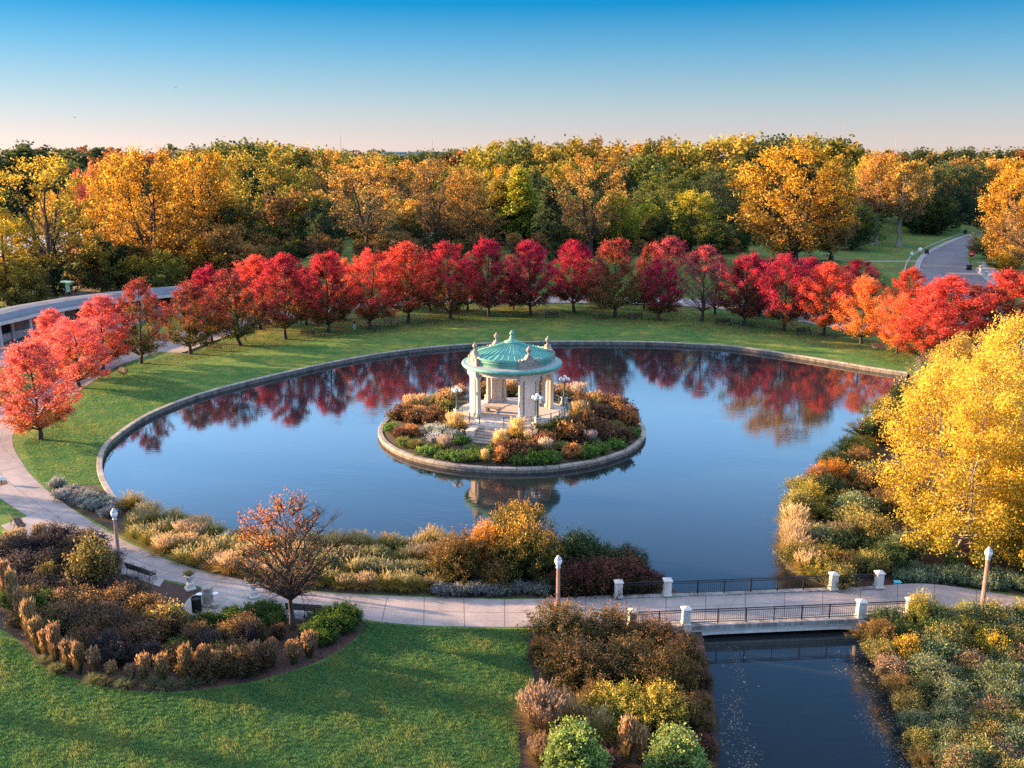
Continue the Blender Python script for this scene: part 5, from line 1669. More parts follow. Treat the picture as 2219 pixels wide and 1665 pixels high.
# ------------------------------------------------------------------ shrubs, perennials, grasses
def shrub_mesh(seed, R, Ht, n1, n2, n3, leaf, sig, stops, jit=0.25, flat=0.0, lw=0.6, stem=(0.06, 0.04, 0.03), clump=0.2, spiky=0.0, asym=0.25, skirt=0.0, tip=None):
    """dome of leafy shoots fanning from the base; stems and leaves in one mesh"""
    rng = np.random.default_rng(seed)
    ph = rng.uniform(0, 6.28, 3)
    LP, LD, LG, LT = [], [], [], []
    W = Wood()
    for k in range(n1):
        az = k * 2.39996 + rng.normal(0, 0.3)
        u = np.sqrt((k + 0.5) / n1)                     # 0 centre .. 1 rim
        rr = R * u * (1 + asym * 0.5 * np.sin(2 * az + ph[0]) + asym * 0.35 * np.sin(3 * az + ph[1]))
        zt = Ht * (np.sqrt(max(0.0, 1 - (u * 0.96) ** 2)) * (1 - flat) + flat * (1 - 0.25 * u)) * rng.uniform(0.82, 1.1)
        zt = max(zt, Ht * (0.12 + skirt))
        p0 = np.array([np.cos(az) * rr * 0.18, np.sin(az) * rr * 0.18, 0])
        p2 = np.array([np.cos(az) * rr, np.sin(az) * rr, zt])
        p1 = np.array([np.cos(az) * rr * 0.62, np.sin(az) * rr * 0.62, zt * 0.72])
        s = np.linspace(0, 1, 4)[:, None]
        W.add((1 - s) ** 2 * p0 + 2 * s * (1 - s) * p1 + s * s * p2, np.array([0.02, 0.016, 0.011, 0.005]) * (0.6 + R * 0.25), 3)
        for j in range(n2):
            q = rng.uniform(0.35, 1.0)
            b0 = (1 - q) ** 2 * p0 + 2 * q * (1 - q) * p1 + q * q * p2
            d = unit(unit(p2 - p0) * (0.6 + spiky) + rng.normal(0, 0.55, 3) + np.array([0, 0, 0.25]))
            l2 = R * 0.24 * rng.uniform(0.6, 1.3)
            t = rng.uniform(0.1, 1.1, n3)[:, None]
            LP.append(b0 + d * l2 * t + rng.normal(0, sig, (n3, 3))); LD.append(np.repeat(d[None], n3, 0)); LG.append(np.full(n3, rng.normal())); LT.append(t[:, 0] * q)
    P = np.concatenate(LP); D = np.concatenate(LD); G = np.concatenate(LG); T = np.concatenate(LT)
    P[:, 2] = np.maximum(P[:, 2], 0.03)
    n = len(P)
    nor = unit(rng.normal(0, 1, (n, 3)) + np.array([0, 0, 0.6]))
    a = unit(np.cross(nor, unit(D + rng.normal(0, 0.45, (n, 3))))); b = np.cross(nor, a)
    sz = leaf * rng.uniform(0.6, 1.3, (n, 1))
    hh = np.clip(P[:, 2] / Ht, 0, 1)
    colr = palette(np.clip(0.55 * hh + 0.45 * T + G * 0.08, 0, 1), stops, rng, jit) * np.exp(G[:, None] * clump)
    if tip is not None:
        k = (rng.uniform(0, 1, n) < tip[1]) & (T > 0.55) & (hh > 0.3)
        colr[k] = np.array(tip[0]) * np.exp(rng.normal(0, 0.15, (k.sum(), 1)))
    colr = np.clip(colr, 0.002, 0.95)
    A = b * sz * 0.5; B = a * sz * 0.5 * lw
    v = np.empty((n, 4, 3)); v[:, 0] = P - A; v[:, 1] = P - B; v[:, 2] = P + A; v[:, 3] = P + B
    wv = np.concatenate(W.v); wf = np.concatenate(W.f)
    col = np.concatenate([np.repeat(colr, 4, 0), np.tile(np.array(stem), (len(wv), 1))])
    col = np.concatenate([col, np.ones((len(col), 1))], 1)
    faces = np.concatenate([np.arange(4 * n).reshape(-1, 4), wf + 4 * n])
    return raw_mesh('plant', np.concatenate([v.reshape(-1, 3), wv]), faces, col, M['leaf'])

def grass_mesh(seed, R, Ht, n, width, base, tipc, arch=0.8, r0=0.25, plume=None, pl_frac=0.0, pl_len=0.25, upright=0.0, pl_h=1.05):
    """fountain of arching blades, some ending in a feathery plume"""
    rng = np.random.default_rng(seed)
    az = rng.uniform(0, 6.28, n)
    rb = R * r0 * np.sqrt(rng.uniform(0, 1, n))
    reach = R * (rng.uniform(0.15, 1.0, n) ** (0.7)) * (1 - upright * 0.75)
    hgt = Ht * rng.uniform(0.7, 1.05, n) * (1 - 0.25 * (reach / R) ** 2 * (1 - upright))
    d = np.stack([np.cos(az), np.sin(az), np.zeros(n)], 1)
    sd = np.stack([-np.sin(az), np.cos(az), np.zeros(n)], 1)
    tw = rng.normal(0, 0.8, n)
    sd = sd * np.cos(tw)[:, None] + np.array([0, 0, 1]) * np.sin(tw)[:, None] * 0.4
    S = np.array([0, 0.35, 0.7, 1.0])
    V, C = [], []
    droop = arch * rng.uniform(0.3, 1.1, n)
    for s in S:
        r_ = rb + reach * s ** 1.35
        z = hgt * (1.25 * s - (0.25 + 0.55 * droop * (reach / R)) * s * s)
        p = d * r_[:, None] + np.stack([np.zeros(n), np.zeros(n), np.maximum(z, 0.02)], 1)
        w = width * (1.0, 0.85, 0.6, 0.12)[int(np.where(S == s)[0][0])]
        V += [p - sd * w / 2, p + sd * w / 2]
        c = np.array(base) * (1 - s) + np.array(tipc) * s
        C += [np.tile(c, (n, 1))] * 2
    var = np.exp(rng.normal(0, 0.22, (n, 1)))
    V = np.stack(V, 1); C = np.stack(C, 1) * var[:, None]
    f = []
    for k in range(3): f.append(np.stack([np.arange(n) * 8 + 2 * k, np.arange(n) * 8 + 2 * k + 1, np.arange(n) * 8 + 2 * k + 3, np.arange(n) * 8 + 2 * k + 2], 1))
    V = V.reshape(-1, 3); C = C.reshape(-1, 3); f = np.concatenate(f)
    if plume is not None:
        m = int(n * pl_frac)
        a2 = rng.uniform(0, 6.28, m); rr = R * rng.uniform(0.05, 0.8, m) * (1 - upright * 0.7)
        base_p = np.stack([np.cos(a2) * rr * 0.3, np.sin(a2) * rr * 0.3, np.full(m, 0.0)], 1)
        top = np.stack([np.cos(a2) * rr, np.sin(a2) * rr, Ht * pl_h * rng.uniform(0.85, 1.12, m)], 1)
        dr = unit(top - base_p)
        q = 7
        t = rng.uniform(0, 1, (m, q, 1))
        P = top[:, None] - dr[:, None] * pl_len * t + rng.normal(0, pl_len * 0.10, (m, q, 3))
        P = P.reshape(-1, 3)
        A = np.repeat(dr, q, 0) * pl_len * 0.22 + rng.normal(0, pl_len * 0.05, P.shape); B = unit(np.cross(A, rng.normal(0, 1, A.shape))) * pl_len * 0.06
        v2 = np.stack([P - A, P - B, P + A, P + B], 1).reshape(-1, 3)
        c2 = np.repeat(np.array(plume)[None] * np.exp(rng.normal(0, 0.2, (m * q, 1))), 4, 0)
        f2 = np.arange(len(v2)).reshape(-1, 4) + len(V)
        # stalks
        sd2 = unit(np.cross(dr, np.array([0.3, 0.8, 0.1]))) * 0.012
        v3 = np.stack([base_p - sd2, base_p + sd2, top + sd2 * .5, top - sd2 * .5], 1).reshape(-1, 3)
        c3 = np.tile(np.array(plume) * 0.75, (len(v3), 1))
        f3 = np.arange(len(v3)).reshape(-1, 4) + len(V) + len(v2)
        V = np.concatenate([V, v2, v3]); C = np.concatenate([C, c2, c3]); f = np.concatenate([f, f2, f3])
    return raw_mesh('plant', V, f, np.concatenate([np.clip(C, .002, .95), np.ones((len(C), 1))], 1), M['blade'])

# kind: (maker, nominal R, nominal H, name, category, words)
KINDS = {}
def kind(key, name, cat, words, R, Ht, makers):
    KINDS[key] = dict(name=name, cat=cat, words=words, R=R, H=Ht, mk=makers, me=None)
def S(n1, n2, n3, leaf, sig, stops, **kw):
    return lambda seed, R, Ht: shrub_mesh(seed, R, Ht, n1, n2, n3, leaf, sig, stops, **kw)
def G(n, width, base, tip, **kw):
    return lambda seed, R, Ht: grass_mesh(seed, R, Ht, n, width, base, tip, **kw)
# island scale (leaves about 0.15 m)
kind('i_brown', 'perennial_mound', 'perennial', 'dark brown seedhead mound', 1.1, 1.1, S(46, 6, 7, 0.15, 0.09, [(0, (0.065, 0.052, 0.026)), (0.5, (0.124, 0.068, 0.039)), (1, (0.221, 0.111, 0.055))], flat=0.25))
kind('i_rust', 'perennial_mound', 'perennial', 'rust orange mound', 1.0, 1.0, S(44, 6, 7, 0.15, 0.09, [(0, (0.091, 0.065, 0.026)), (0.5, (0.312, 0.130, 0.046)), (1, (0.520, 0.247, 0.091))], flat=0.2))
kind('i_tan', 'perennial_mound', 'perennial', 'tan seedhead mound', 1.0, 1.1, S(44, 6, 7, 0.15, 0.10, [(0, (0.091, 0.078, 0.026)), (0.5, (0.286, 0.169, 0.065)), (1, (0.546, 0.338, 0.143))], flat=0.2))
kind('i_green', 'perennial_mound', 'perennial', 'low green leafy mound', 1.0, 0.55, S(40, 5, 7, 0.17, 0.08, [(0, (0.039, 0.072, 0.023)), (0.6, (0.078, 0.156, 0.033)), (1, (0.143, 0.221, 0.039))], flat=0.3, lw=0.4))
kind('i_dark', 'perennial_mound', 'perennial', 'dark green mound', 1.1, 1.1, S(44, 6, 7, 0.15, 0.09, [(0, (0.039, 0.052, 0.019)), (0.6, (0.072, 0.098, 0.029)), (1, (0.169, 0.150, 0.039))], flat=0.2))
kind('i_silver', 'perennial_mound', 'perennial', 'silver blue mound', 1.0, 0.8, S(44, 6, 7, 0.13, 0.08, [(0, (0.078, 0.098, 0.072)), (0.6, (0.247, 0.280, 0.247)), (1, (0.390, 0.403, 0.377))], flat=0.2))
kind('i_gold', 'ornamental_grass', 'grass', 'golden ornamental grass', 1.0, 1.2, G(520, 0.05, (0.117, 0.111, 0.026), (0.585, 0.403, 0.117), plume=(0.728, 0.520, 0.260), pl_frac=0.35, pl_len=0.3))
kind('i_plume', 'ornamental_grass', 'grass', 'pale pink plume grass', 1.0, 1.2, G(420, 0.05, (0.078, 0.111, 0.033), (0.260, 0.234, 0.091), plume=(0.56, 0.45, 0.36), pl_frac=0.42, pl_len=0.34))
kind('i_olive', 'ornamental_grass', 'grass', 'olive green grass clump', 1.0, 1.0, G(520, 0.05, (0.065, 0.091, 0.026), (0.273, 0.247, 0.078), arch=1.0))
# foreground scale (leaves about 0.08 m)
kind('fountain', 'fountain_grass', 'grass', 'green gold fountain grass', 1.15, 1.1, G(1000, 0.028, (0.075, 0.10, 0.018), (0.29, 0.235, 0.055), arch=1.15, plume=(0.42, 0.35, 0.17), pl_frac=0.06, pl_len=0.25))
kind('fountain_tan', 'fountain_grass', 'grass', 'tan fountain grass', 1.15, 1.15, G(1000, 0.028, (0.10, 0.095, 0.02), (0.42, 0.29, 0.085), arch=1.15, plume=(0.54, 0.41, 0.22), pl_frac=0.14, pl_len=0.28))
kind('fountain_pink', 'fountain_grass', 'grass', 'pinkish brown fountain grass', 1.2, 1.4, G(900, 0.028, (0.078, 0.084, 0.028), (0.246, 0.168, 0.078), arch=0.9, plume=(0.30, 0.22, 0.13), pl_frac=0.32, pl_len=0.36))
kind('aster', 'flowering_mound', 'perennial', 'white flecked aster mound', 1.1, 0.9, S(60, 8, 9, 0.075, 0.06, [(0, (0.050, 0.067, 0.022)), (0.6, (0.146, 0.146, 0.056)), (1, (0.246, 0.213, 0.090))], tip=((0.762, 0.739, 0.694), 0.10), flat=0.3))
kind('lavender', 'silver_mound', 'perennial', 'silver grey mound', 0.95, 0.7, S(60, 8, 9, 0.075, 0.05, [(0, (0.056, 0.067, 0.056)), (0.6, (0.168, 0.190, 0.174)), (1, (0.302, 0.314, 0.302))], flat=0.2))
kind('reed', 'reed_grass', 'grass', 'tan feather reed grass', 0.62, 1.5, G(360, 0.018, (0.076, 0.081, 0.029), (0.221, 0.153, 0.068), upright=0.4, arch=0.9, plume=(0.340, 0.212, 0.111), pl_frac=0.42, pl_len=0.62, pl_h=1.15))
kind('tuft', 'reed_grass', 'grass', 'short grey green grass tuft', 0.6, 0.6, G(420, 0.022, (0.067, 0.090, 0.045), (0.213, 0.202, 0.101), arch=1.0))
kind('purple', 'dark_shrub', 'shrub', 'dark purple brown shrub', 1.3, 1.2, S(80, 9, 9, 0.085, 0.07, [(0, (0.022, 0.022, 0.017)), (0.6, (0.050, 0.040, 0.039)), (1, (0.095, 0.078, 0.076))], flat=0.25))
kind('brownbed', 'perennial_clump', 'perennial', 'brown dried perennial clump', 1.1, 1.05, S(70, 8, 8, 0.085, 0.09, [(0, (0.030, 0.027, 0.015)), (0.5, (0.074, 0.051, 0.027)), (1, (0.167, 0.099, 0.055))], spiky=0.5, flat=0.3, clump=0.3))
kind('tanbed', 'perennial_clump', 'perennial', 'tan headed perennial clump', 1.0, 1.1, S(64, 8, 8, 0.085, 0.09, [(0, (0.035, 0.039, 0.014)), (0.5, (0.105, 0.074, 0.030)), (1, (0.262, 0.158, 0.074))], spiky=0.5, flat=0.3, clump=0.3))
kind('greenbed', 'leafy_clump', 'perennial', 'green leafy clump', 1.0, 0.75, S(64, 8, 8, 0.10, 0.07, [(0, (0.020, 0.040, 0.012)), (0.6, (0.040, 0.089, 0.018)), (1, (0.081, 0.137, 0.024))], flat=0.3))
kind('yellowbed', 'yellow_leaved_shrub', 'shrub', 'yellow leaved shrub', 1.0, 1.4, S(44, 7, 7, 0.14, 0.12, [(0, (0.078, 0.078, 0.022)), (0.5, (0.269, 0.213, 0.056)), (1, (0.470, 0.370, 0.101))], clump=0.25))
kind('olivebed', 'olive_shrub', 'shrub', 'olive leaved shrub', 1.2, 1.7, S(64, 8, 8, 0.11, 0.10, [(0, (0.039, 0.045, 0.017)), (0.5, (0.112, 0.095, 0.034)), (1, (0.235, 0.179, 0.056))], clump=0.25))
SPIREA = dict(lw=0.42, spiky=0.9, clump=0.34, asym=0.5)
kind('bronze', 'spreading_shrub', 'shrub', 'bronze green arching shrub', 1.7, 2.0, S(110, 11, 10, 0.10, 0.07, [(0, (0.022, 0.034, 0.013)), (0.5, (0.069, 0.069, 0.022)), (0.8, (0.146, 0.101, 0.034)), (1, (0.258, 0.134, 0.056))], **SPIREA))
kind('rusty', 'spreading_shrub', 'shrub', 'rust tipped arching shrub', 1.7, 2.0, S(110, 11, 10, 0.10, 0.07, [(0, (0.025, 0.035, 0.012)), (0.45, (0.068, 0.066, 0.02)), (0.75, (0.16, 0.095, 0.035)), (1, (0.28, 0.15, 0.065))], **SPIREA))
kind('yelgreen', 'spreading_shrub', 'shrub', 'yellow green arching shrub', 1.7, 2.0, S(110, 11, 10, 0.10, 0.07, [(0, (0.043, 0.056, 0.016)), (0.5, (0.126, 0.147, 0.027)), (0.8, (0.266, 0.231, 0.039)), (1, (0.463, 0.323, 0.056))], **SPIREA))
kind('orange', 'spreading_shrub', 'shrub', 'glowing orange shrub', 1.6, 1.9, S(100, 11, 10, 0.10, 0.07, [(0, (0.067, 0.045, 0.013)), (0.5, (0.291, 0.123, 0.025)), (1, (0.582, 0.269, 0.034))], **SPIREA))
kind('goldtop', 'spreading_shrub', 'shrub', 'green shrub with golden top', 1.7, 2.1, S(110, 11, 10, 0.10, 0.07, [(0, (0.02, 0.035, 0.012)), (0.5, (0.06, 0.085, 0.02)), (0.76, (0.19, 0.135, 0.03)), (1, (0.50, 0.25, 0.06))], **SPIREA))
kind('dgreen', 'dark_green_shrub', 'shrub', 'dark green shrub', 1.5, 1.6, S(96, 10, 10, 0.10, 0.08, [(0, (0.020, 0.034, 0.017)), (0.6, (0.039, 0.067, 0.027)), (1, (0.078, 0.112, 0.039))]))
kind('burgundy', 'burgundy_shrub', 'shrub', 'burgundy leaved shrub', 1.4, 1.3, S(90, 10, 10, 0.10, 0.08, [(0, (0.022, 0.034, 0.013)), (0.5, (0.056, 0.045, 0.025)), (1, (0.146, 0.050, 0.045))], clump=0.3))
kind('sapling', 'light_green_shrub', 'shrub', 'light green leafy young shrub', 1.3, 3.0, S(70, 10, 9, 0.15, 0.12, [(0, (0.067, 0.112, 0.034)), (0.6, (0.168, 0.246, 0.078)), (1, (0.336, 0.403, 0.123))], clump=0.2, skirt=0.1))
kind('cream', 'cream_flowered_shrub', 'shrub', 'green shrub with cream flowers', 2.2, 2.4, S(90, 9, 9, 0.18, 0.12, [(0, (0.034, 0.056, 0.017)), (0.7, (0.090, 0.134, 0.034)), (1, (0.246, 0.269, 0.078))], tip=((0.694, 0.616, 0.403), 0.16)))
kind('blueground', 'ground_cover_mound', 'perennial', 'blue green ground cover mound', 0.9, 0.5, S(56, 7, 8, 0.09, 0.06, [(0, (0.034, 0.056, 0.034)), (0.6, (0.112, 0.168, 0.101)), (1, (0.224, 0.280, 0.168))], flat=0.35))
kind('mixgreen', 'meadow_clump', 'perennial', 'blue green meadow clump', 1.2, 1.1, S(84, 9, 9, 0.085, 0.09, [(0, (0.033, 0.051, 0.026)), (0.6, (0.087, 0.124, 0.061)), (1, (0.204, 0.240, 0.124))], spiky=0.4, flat=0.3, clump=0.25))
kind('mixpink', 'meadow_clump', 'perennial', 'pinkish brown meadow clump', 1.2, 1.1, S(84, 9, 9, 0.085, 0.09, [(0, (0.044, 0.051, 0.023)), (0.5, (0.124, 0.109, 0.058)), (1, (0.350, 0.226, 0.146))], spiky=0.4, flat=0.3, clump=0.25))
kind('mixolive', 'meadow_clump', 'perennial', 'olive meadow clump', 1.2, 1.1, S(84, 9, 9, 0.085, 0.09, [(0, (0.044, 0.058, 0.021)), (0.6, (0.146, 0.146, 0.044)), (1, (0.335, 0.277, 0.081))], spiky=0.4, flat=0.3, clump=0.25))
kind('mixgold', 'goldenrod_clump', 'perennial', 'golden flowered clump', 1.0, 1.2, S(76, 9, 9, 0.085, 0.08, [(0, (0.051, 0.065, 0.021)), (0.5, (0.233, 0.190, 0.036)), (1, (0.641, 0.423, 0.044))], spiky=0.4, flat=0.2))
QUEUE = []
def put(key, px, wpx, hpx, zone, z=0.0):
    """a plant whose base is at pixel px (2212 view), wpx wide and hpx tall there"""
    QUEUE.append((key, gp(px[0], px[1], z), wpx, hpx, zone))
rnd = random.Random(9)

# --- island (coordinates of the enlarged view: 2191 px for 660)
def isl(key, X, Y, W, hf=1.0, zone=None):
    u, v = 780 + X / 3.32, 680 + Y / 3.32
    z = 0.5
    for _ in range(3):
        p = at(u, v, z)
        z = isl_z((p.to_2d() - ISL).length)
    p = at(u, v, z - 0.02)
    q = p.to_2d() - ISL
    if q.length > 12.3:
        q = q.normalized() * 12.3; p = Vector((ISL.x + q.x, ISL.y + q.y, isl_z(12.3) - .02))
    if q.length < 6.9:
        q = q.normalized() * 6.9; p = Vector((ISL.x + q.x, ISL.y + q.y, isl_z(6.9) - .02))
    az = math.degrees(math.atan2(q.x, -q.y)); rr = q.length
    sec = 'in front of the stair' if -38 < az < -5 else 'front right of the lamp' if -5 <= az < 45 else 'at the right side' if 45 <= az < 110 else 'behind the bandstand' if abs(az) >= 110 else 'front left of the stair' if az > -80 else 'at the left side'
    ringw = 'near the wall' if rr > 11 else 'midway' if rr > 9 else 'beside the platform'
    QUEUE.append((key, p, W / 3.32 / K * 1.22, None, '%s, %s' % (sec, ringw), hf))
ISLAND = [('i_olive', 500, 640, 120), ('i_gold', 350, 705, 120), ('i_gold', 450, 700, 130), ('i_tan', 620, 660, 130), ('i_tan', 705, 620, 130), ('i_olive', 420, 640, 110), ('i_olive', 300, 690, 120), ('i_olive', 225, 770, 130),
    ('i_green', 205, 850, 110), ('i_brown', 300, 770, 150), ('i_brown', 400, 790, 150), ('i_tan', 430, 770, 120), ('i_brown', 540, 800, 150), ('i_brown', 590, 740, 130), ('i_dark', 640, 745, 150), ('i_gold', 740, 840, 160), ('i_rust', 365, 880, 120),
    ('i_brown', 290, 900, 120), ('i_silver', 520, 870, 140), ('i_silver', 600, 880, 150), ('i_silver', 670, 910, 140), ('i_silver', 540, 930, 130), ('i_green', 720, 930, 130), ('i_olive', 400, 970, 130), ('i_green', 320, 950, 110), ('i_olive', 250, 960, 110), ('i_plume', 610, 985, 130),
    ('i_green', 480, 1020, 150), ('i_green', 800, 1000, 110), ('i_olive', 880, 1015, 100), ('i_green', 560, 1070, 150), ('i_green', 690, 1065, 150), ('i_green', 850, 1040, 170), ('i_olive', 760, 1100, 90), ('i_gold', 880, 1108, 70), ('i_green', 930, 1010, 120),
    ('i_gold', 1135, 905, 160), ('i_gold', 1010, 960, 120), ('i_brown', 1060, 1040, 160), ('i_brown', 1160, 1040, 160), ('i_brown', 1240, 1030, 130), ('i_brown', 1020, 1000, 110), ('i_rust', 1020, 1075, 110), ('i_plume', 1230, 945, 120), ('i_rust', 1330, 960, 140), ('i_plume', 1330, 1020, 120),
    ('i_rust', 1490, 905, 170), ('i_brown', 1560, 930, 150), ('i_rust', 1525, 1040, 130), ('i_olive', 1450, 985, 110), ('i_plume', 1660, 955, 110), ('i_brown', 1720, 890, 170), ('i_brown', 1800, 920, 160), ('i_brown', 1620, 820, 170), ('i_brown', 1540, 850, 140), ('i_brown', 1900, 930, 130), ('i_dark', 1390, 860, 170), ('i_dark', 1450, 800, 140),
    ('i_gold', 1550, 770, 160), ('i_brown', 1700, 770, 170), ('i_brown', 1790, 780, 150), ('i_rust', 1850, 740, 120), ('i_brown', 1920, 720, 170), ('i_brown', 1980, 780, 130), ('i_rust', 1945, 810, 130), ('i_olive', 1840, 840, 110), ('i_green', 1990, 890, 120), ('i_green', 1890, 985, 130), ('i_green', 1650, 1040, 170), ('i_green', 1760, 1020, 130),
    ('i_green', 1240, 1100, 170), ('i_green', 1390, 1100, 170), ('i_green', 1130, 1105, 120), ('i_plume', 1660, 610, 140), ('i_tan', 1760, 650, 130), ('i_tan', 1520, 600, 130), ('i_gold', 1430, 575, 110), ('i_brown', 1600, 690, 150), ('i_olive', 1690, 680, 130), ('i_brown', 1840, 690, 130), ('i_gold', 1090, 590, 150), ('i_gold', 1000, 590, 130), ('i_tan', 850, 590, 130), ('i_gold', 1200, 580, 130), ('i_tan', 1330, 580, 120), ('i_dark', 1320, 880, 120), ('i_brown', 650, 810, 120), ('i_dark', 1250, 880, 100)]
for t in ISLAND: isl(*t, hf=rnd.uniform(0.85, 1.15))

# --- the pond bank beside the path, left to right
LM = [(255, 'at the far left lamp'), (430, 'opposite the urn planter'), (520, 'left of the orange tree'), (640, 'behind the orange tree'), (760, 'right of the orange tree'), (880, 'left of the rust shrubs'), (1100, 'beside the rust shrubs')]
def lm(u): return [w for a, w in LM if u >= a][-1] if u >= 255 else LM[0][1]
def between(u, lo, hi):
    def yy(L, u):
        for (a, b), (c, d) in zip(L, L[1:]):
            if min(a, c) <= u <= max(a, c): return b + (d - b) * (u - a) / (c - a if c != a else 1)
        return L[-1][1]
    return yy(lo, u), yy(hi, u)
SH_ = [(p[0] / K, p[1] / K) for p in [RIM[-1]] + SHORE[:10]]
for row, f in enumerate((0.10, 0.36, 0.62, 0.88)):
    nn = 20
    for i in range(nn):
        u = 275 + (985 - 275) * (i + rnd.uniform(0.15, 0.85)) / nn
        y0, y1 = between(u, PU, SH_)
        v = y0 + (y1 - y0) * f + rnd.uniform(-3, 3)
        if u > 900 and f < 0.5 and u > 960: continue
        if u > 660 and 0.3 < f < 0.7 and rnd.random() < 0.62: k = 'aster'
        elif u > 560: k = 'fountain_tan' if rnd.random() < 0.4 else 'fountain'
        else: k = 'fountain_tan' if rnd.random() < 0.22 else 'fountain'
        rw = ('by the path', 'second row', 'third row', 'by the water')[row]
        put(k, (u, v), rnd.uniform(62, 84), rnd.uniform(28, 42), '%s %s' % (rw, lm(u)))
for i in range(16):
    u = 118 + (250 - 118) * (i % 8 + rnd.uniform(0.2, 0.8)) / 8
    v = 1050 + (u - 118) * 0.36 + (8 if i < 8 else 26) + rnd.uniform(-3, 3)
    put('lavender', (u, v), rnd.uniform(34, 50), rnd.uniform(18, 26), 'below the left end of the pond wall')
for u in range(950, 1200, 21):
    put('lavender', (u + rnd.uniform(-4, 4), 1286 + rnd.uniform(-4, 3)), rnd.uniform(36, 50), rnd.uniform(20, 28), 'under the rust and golden shrubs')
for k, px, w, h, z in [('goldtop', (1115, 1215), 175, 122, 'farthest out at the water under the bandstand reflection'), ('rusty', (1000, 1265), 140, 110, 'left end of the shrubs on the pond bank'), ('rusty', (965, 1250), 90, 80, 'behind the tan grasses on the pond bank'), ('orange', (1048, 1240), 110, 105, 'in the middle of the shrubs on the pond bank'),
                   ('goldtop', (1128, 1262), 160, 128, 'nearest the path among the pond bank shrubs'), ('goldtop', (1180, 1240), 90, 90, 'between the golden and the dark green shrubs'), ('dgreen', (1250, 1240), 120, 88, 'right of the golden topped shrubs on the bank'), ('dgreen', (1300, 1250), 100, 70, 'behind the lamp at the pond bank'), ('dgreen', (1352, 1246), 105, 62, 'at the water left of the bridge'),
                   ('burgundy', (1245, 1290), 110, 66, 'behind the lamp beside the path'), ('burgundy', (1300, 1290), 115, 74, 'left of the first far bridge post'), ('burgundy', (1358, 1282), 110, 72, 'behind the first far bridge post'), ('burgundy', (1395, 1282), 80, 50, 'beside the far railing at the water'), ('dgreen', (1210, 1282), 70, 46, 'low behind the lamp at the path'),
                   ('bronze', (1075, 1278), 90, 60, 'low in front of the orange shrub')]:
    put(k, px, w, h, z)

# --- left planting bed
for k, px, w, h in [('purple', (40, 1215), 130, 55), ('purple', (110, 1200), 130, 60), ('purple', (175, 1215), 120, 66), ('purple', (225, 1240), 80, 50), ('purple', (30, 1260), 140, 60), ('purple', (110, 1255), 140, 62), ('purple', (60, 1300), 130, 55), ('purple', (260, 1290), 90, 44), ('purple', (150, 1300), 110, 50)]:
    put(k, px, w, h, 'in the upper part of the left bed')
put('olivebed', (195, 1285), 110, 118, 'below the far left lamp in the bed')
put('olivebed', (100, 1275), 60, 60, 'among the dark purple shrubs in the bed')
for i in range(34):
    u = rnd.uniform(10, 420); v = rnd.uniform(1318, 1448)
    if v > 1405 + (u - 60) * 0.22 or v < 1290 + 0.10 * u: continue
    k = rnd.choice(['tanbed', 'tanbed', 'brownbed', 'brownbed', 'purple', 'greenbed'] if v < 1370 else ['brownbed', 'purple', 'purple', 'brownbed', 'brownbed', 'greenbed'])
    put(k, (u, v), rnd.uniform(70, 100), rnd.uniform(42, 62), 'in the %s of the left bed' % ('middle' if v < 1370 else 'lower part'))
for u, v in ((70, 1322), (130, 1335), (250, 1335), (310, 1345), (185, 1345)):
    put('tanbed', (u, v), 80, 58, 'in a band across the left bed')
put('yellowbed', (365, 1372), 78, 64, 'beside the trash can in the bed')
put('yellowbed', (330, 1395), 50, 40, 'left below the trash can in the bed')
for u, v, w in ((440, 1360, 70), (455, 1400, 60), (500, 1350, 70), (545, 1335, 80), (575, 1330, 70), (520, 1380, 60), (590, 1350, 60), (480, 1425, 60), (440, 1440, 70), (545, 1400, 46), (600, 1385, 40)):
    put('greenbed' if v < 1385 else 'brownbed', (u, v), w, rnd.uniform(20, 36), 'round the fountain pad side of the bed')
for u, v, w in ((700, 1350, 80), (740, 1345, 70), (720, 1372, 84), (680, 1380, 70), (762, 1350, 50), (700, 1395, 60), (745, 1368, 56)):
    put('greenbed', (u, v), w, rnd.uniform(28, 40), 'at the right tip of the left bed')
REED = [(14, 1300, 70), (30, 1335, 78), (44, 1365, 84), (62, 1395, 80), (84, 1415, 72), (102, 1428, 66), (122, 1440, 70), (148, 1452, 72), (172, 1460, 66), (205, 1466, 62), (315, 1480, 66), (352, 1484, 64), (402, 1477, 68), (440, 1470, 62), (468, 1463, 60), (508, 1456, 54), (552, 1451, 54), (588, 1445, 54), (630, 1438, 50), (668, 1424, 46), (236, 1472, 40), (282, 1474, 34)]
for u, v, h in REED:
    put('reed', (u + rnd.uniform(-4, 4), v), rnd.uniform(40, 54), h * rnd.uniform(0.78, 1.12), 'along the lower edge of the left bed')
for u, v in ((120, 1458), (200, 1480), (232, 1484), (268, 1490), (325, 1489), (360, 1493), (410, 1487), (450, 1478), (515, 1463), (95, 1440)):
    put('tuft', (u, v), 52, 30, 'at the lawn edge of the left bed')
put('fountain_pink', (86, 1182), 40, 46, 'beside the bench pad at the far left')
put('fountain_pink', (30, 1190), 70, 40, 'at the left frame beyond the bench pad')

